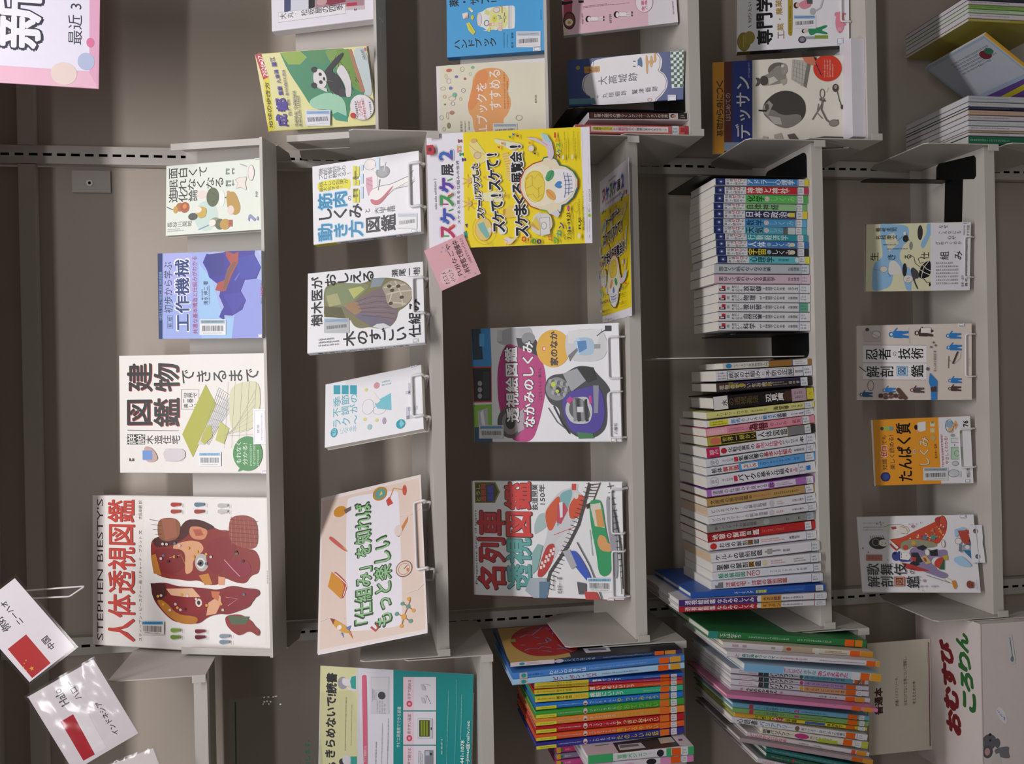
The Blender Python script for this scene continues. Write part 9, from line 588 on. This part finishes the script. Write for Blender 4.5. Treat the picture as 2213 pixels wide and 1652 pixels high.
def bookend(label, x, z, y0, y1, h, base, side):
    root = thing('bookend', label, 'bookend', (x, 0, z), group='black metal bookends')
    mb = MB(); plate(mb, rrect(y0, y1, 0, h, .015, (0, 0, 1, 1)), 'x', -.0006, .0012); mb.build('upright_plate', root)
    mb = MB(); x0, x1 = (0, base) if side > 0 else (-base, 0); plate(mb, rrect(x0, x1, y0+.0, y1-.0, .014, (0, 1, 1, 0) if side > 0 else (1, 0, 0, 1)), 'z', .0002, .0012); mb.build('base_plate', root)
bookend('black metal bookend at right end of the slim paperback row', .4005, -.114, .006, .185, .222, .05, 1)
bookend('black metal bookend between the white arrow books and the tan book', .1002, -.114, .012, .172, .16, .0475, -1)
bookend('black metal bookend beside the slim brown case in right hand bay', .522, .127, .01, .19, .228, .11, 1)
root = thing('bookend', 'black metal bookend with tongue shaped base on bottom shelf', 'bookend', (.418, 0, -.479), group='black metal bookends')
mb = MB(); o = [(.028, .012), (.034, .017), (.044, .128), (.038, .136), (.012, .138), (.006, .132), (.004, .108), (-.12, .116), (-.12, .060), (-.006, .052), (-.013, .018), (-.008, .012)]; plate(mb, o, 'z', .0002, .0012); mb.build('base_plate', root)
mb = MB(); plate(mb, rrect(.085, .12, 0, .19, .008, (0, 0, 1, 1)), 'x', -.0006, .0012); mb.build('upright_plate', root)
# white divider among the spines
mb = MB(); plate(mb, rrect(.03, .17, 0, .30, .006, (0, 0, 1, 1)), 'x', -.0008, .0016, paint('#dedad6', .3)); o = mb.build('divider_board'); o.location = (.0563, 0, -.1138); tag(o, 'tall thin white divider board standing edge on beside the narrow tan book', 'divider')
# white display riser under the drawing manual
mb = MB(); m = paint('#dedbe4', .5); mb.box(0, .19, 0, .042, 0, .0275, m); mb.box(0, .19, .0425, .12, 0, .012, m); mb.box(0, .19, .118, .12, .012, .11, m); o = mb.build('display_riser'); o.location = (.4775, .006-.012, -.2315); tag(o, 'white folded card riser in front of the pencil drawing manual', 'display stand')
# white box with brush lettering
B = BOX; root = thing('lettered_box', 'white box with red and green brush lettering and a painted mouse, at photo corner', 'box', ((B['x0']+B['x1'])/2, (B['y0']+B['y1'])/2, B['z0']))
w, d, h = B['x1']-B['x0'], B['y1']-B['y0'], B['z1']-B['z0']; mb = MB(); m = paint('#ded2d0', .6); mb.box(-w/2, w/2, -d/2, d/2, 0, h-.002, m)
lay(mb, BOX_FRONT, lambda u, v, k: (-w/2+u/1000, -d/2-.0001-LAY*k, h-v/1000), .6); mb.build('box_body', root)
mb = MB(); mb.box(-w/2-.001, w/2+.001, -d/2-.001, d/2+.001, h-.002, h, m)
lay(mb, BOX_TOP, lambda u, v, k: (-w/2+u/1000, d/2-v/1000, h+.0001+LAY*k), .6); mb.build('box_lid', root)
# wire hook and the cord the flag cards hang on
mb = MB(); mb.tube(rounded([(-.334, .1, 1.372), (-.331, .1, 1.236), (-.348, .1, 1.262), (-.347, .1, 1.372)], .004), .0016, WIRE); o = mb.build('wire_hook', None, True); tag(o, 'white wire hook sticking out beside the starred flag card', 'hook')
mb = MB(); mb.tube([(-.46, -.052, 1.20), (-.462, -.05, 1.232), (-.469, -.048, 1.262), (-.476, -.046, 1.285)], .0007, WIRE, 6); o = mb.build('hanging_cord'); tag(o, 'thin white cord tying the two flag cards together', 'cord')
# leaning magazine in the corner
b = dict(name='magazine', label='magazine with pale blue and purple cover leaning between the two stacks on lowest shelf', cat='magazine', group='thin magazines standing on the lowest shelf at photo corner', loc=(.572, .095, -.6575), rot=(0, math.radians(35), math.radians(-90)), w=.19, h=.2, t=.009, side='R', cover='#a8bcd0', spine='#d8a43c', back='#d8d4dc', pages='#dcd4d8', ct=.0005, rough=.35,
    front=[('R', 60, 60, 1840, 1200, 'c4c8d4'), ('G', 600, 200, 1750, 600, 5, 'h', '6a6a78'), ('E', 1500, 400, 140, 120, '7a2f3c'), ('E', 1640, 360, 100, 90, '3f7a5c'), ('R', 0, 1300, 1900, 1750, '6a4a94'), ('P', [0, 1500, 1900, 1400, 1900, 1520, 0, 1620], 'd0c02c')])
b['rot'] = tuple((Matrix.Rotation(math.radians(35), 3, 'Y') @ Matrix.Rotation(math.radians(-90), 3, 'Z')).to_euler())
make_book(b)

sign = next(o for o in S.objects if o.name.startswith('new_books_sign'))
mb = MB(); M = Matrix.Translation(sign.location) @ sign.rotation_euler.to_matrix().to_4x4()
for s in (-1, 1):
    p = Vector((s*.18, .0015, .297)); q = M.inverted() @ Vector(((M @ p).x, (M @ p).y, 2.45)); mb = MB(); mb.tube([p, q], .0008, WIRE, 6)
    if sign.type == 'EMPTY': mb.build('hanging_wire', sign)
    else: mb.build('hanging_wire', sign)

print('objects', len(S.objects))
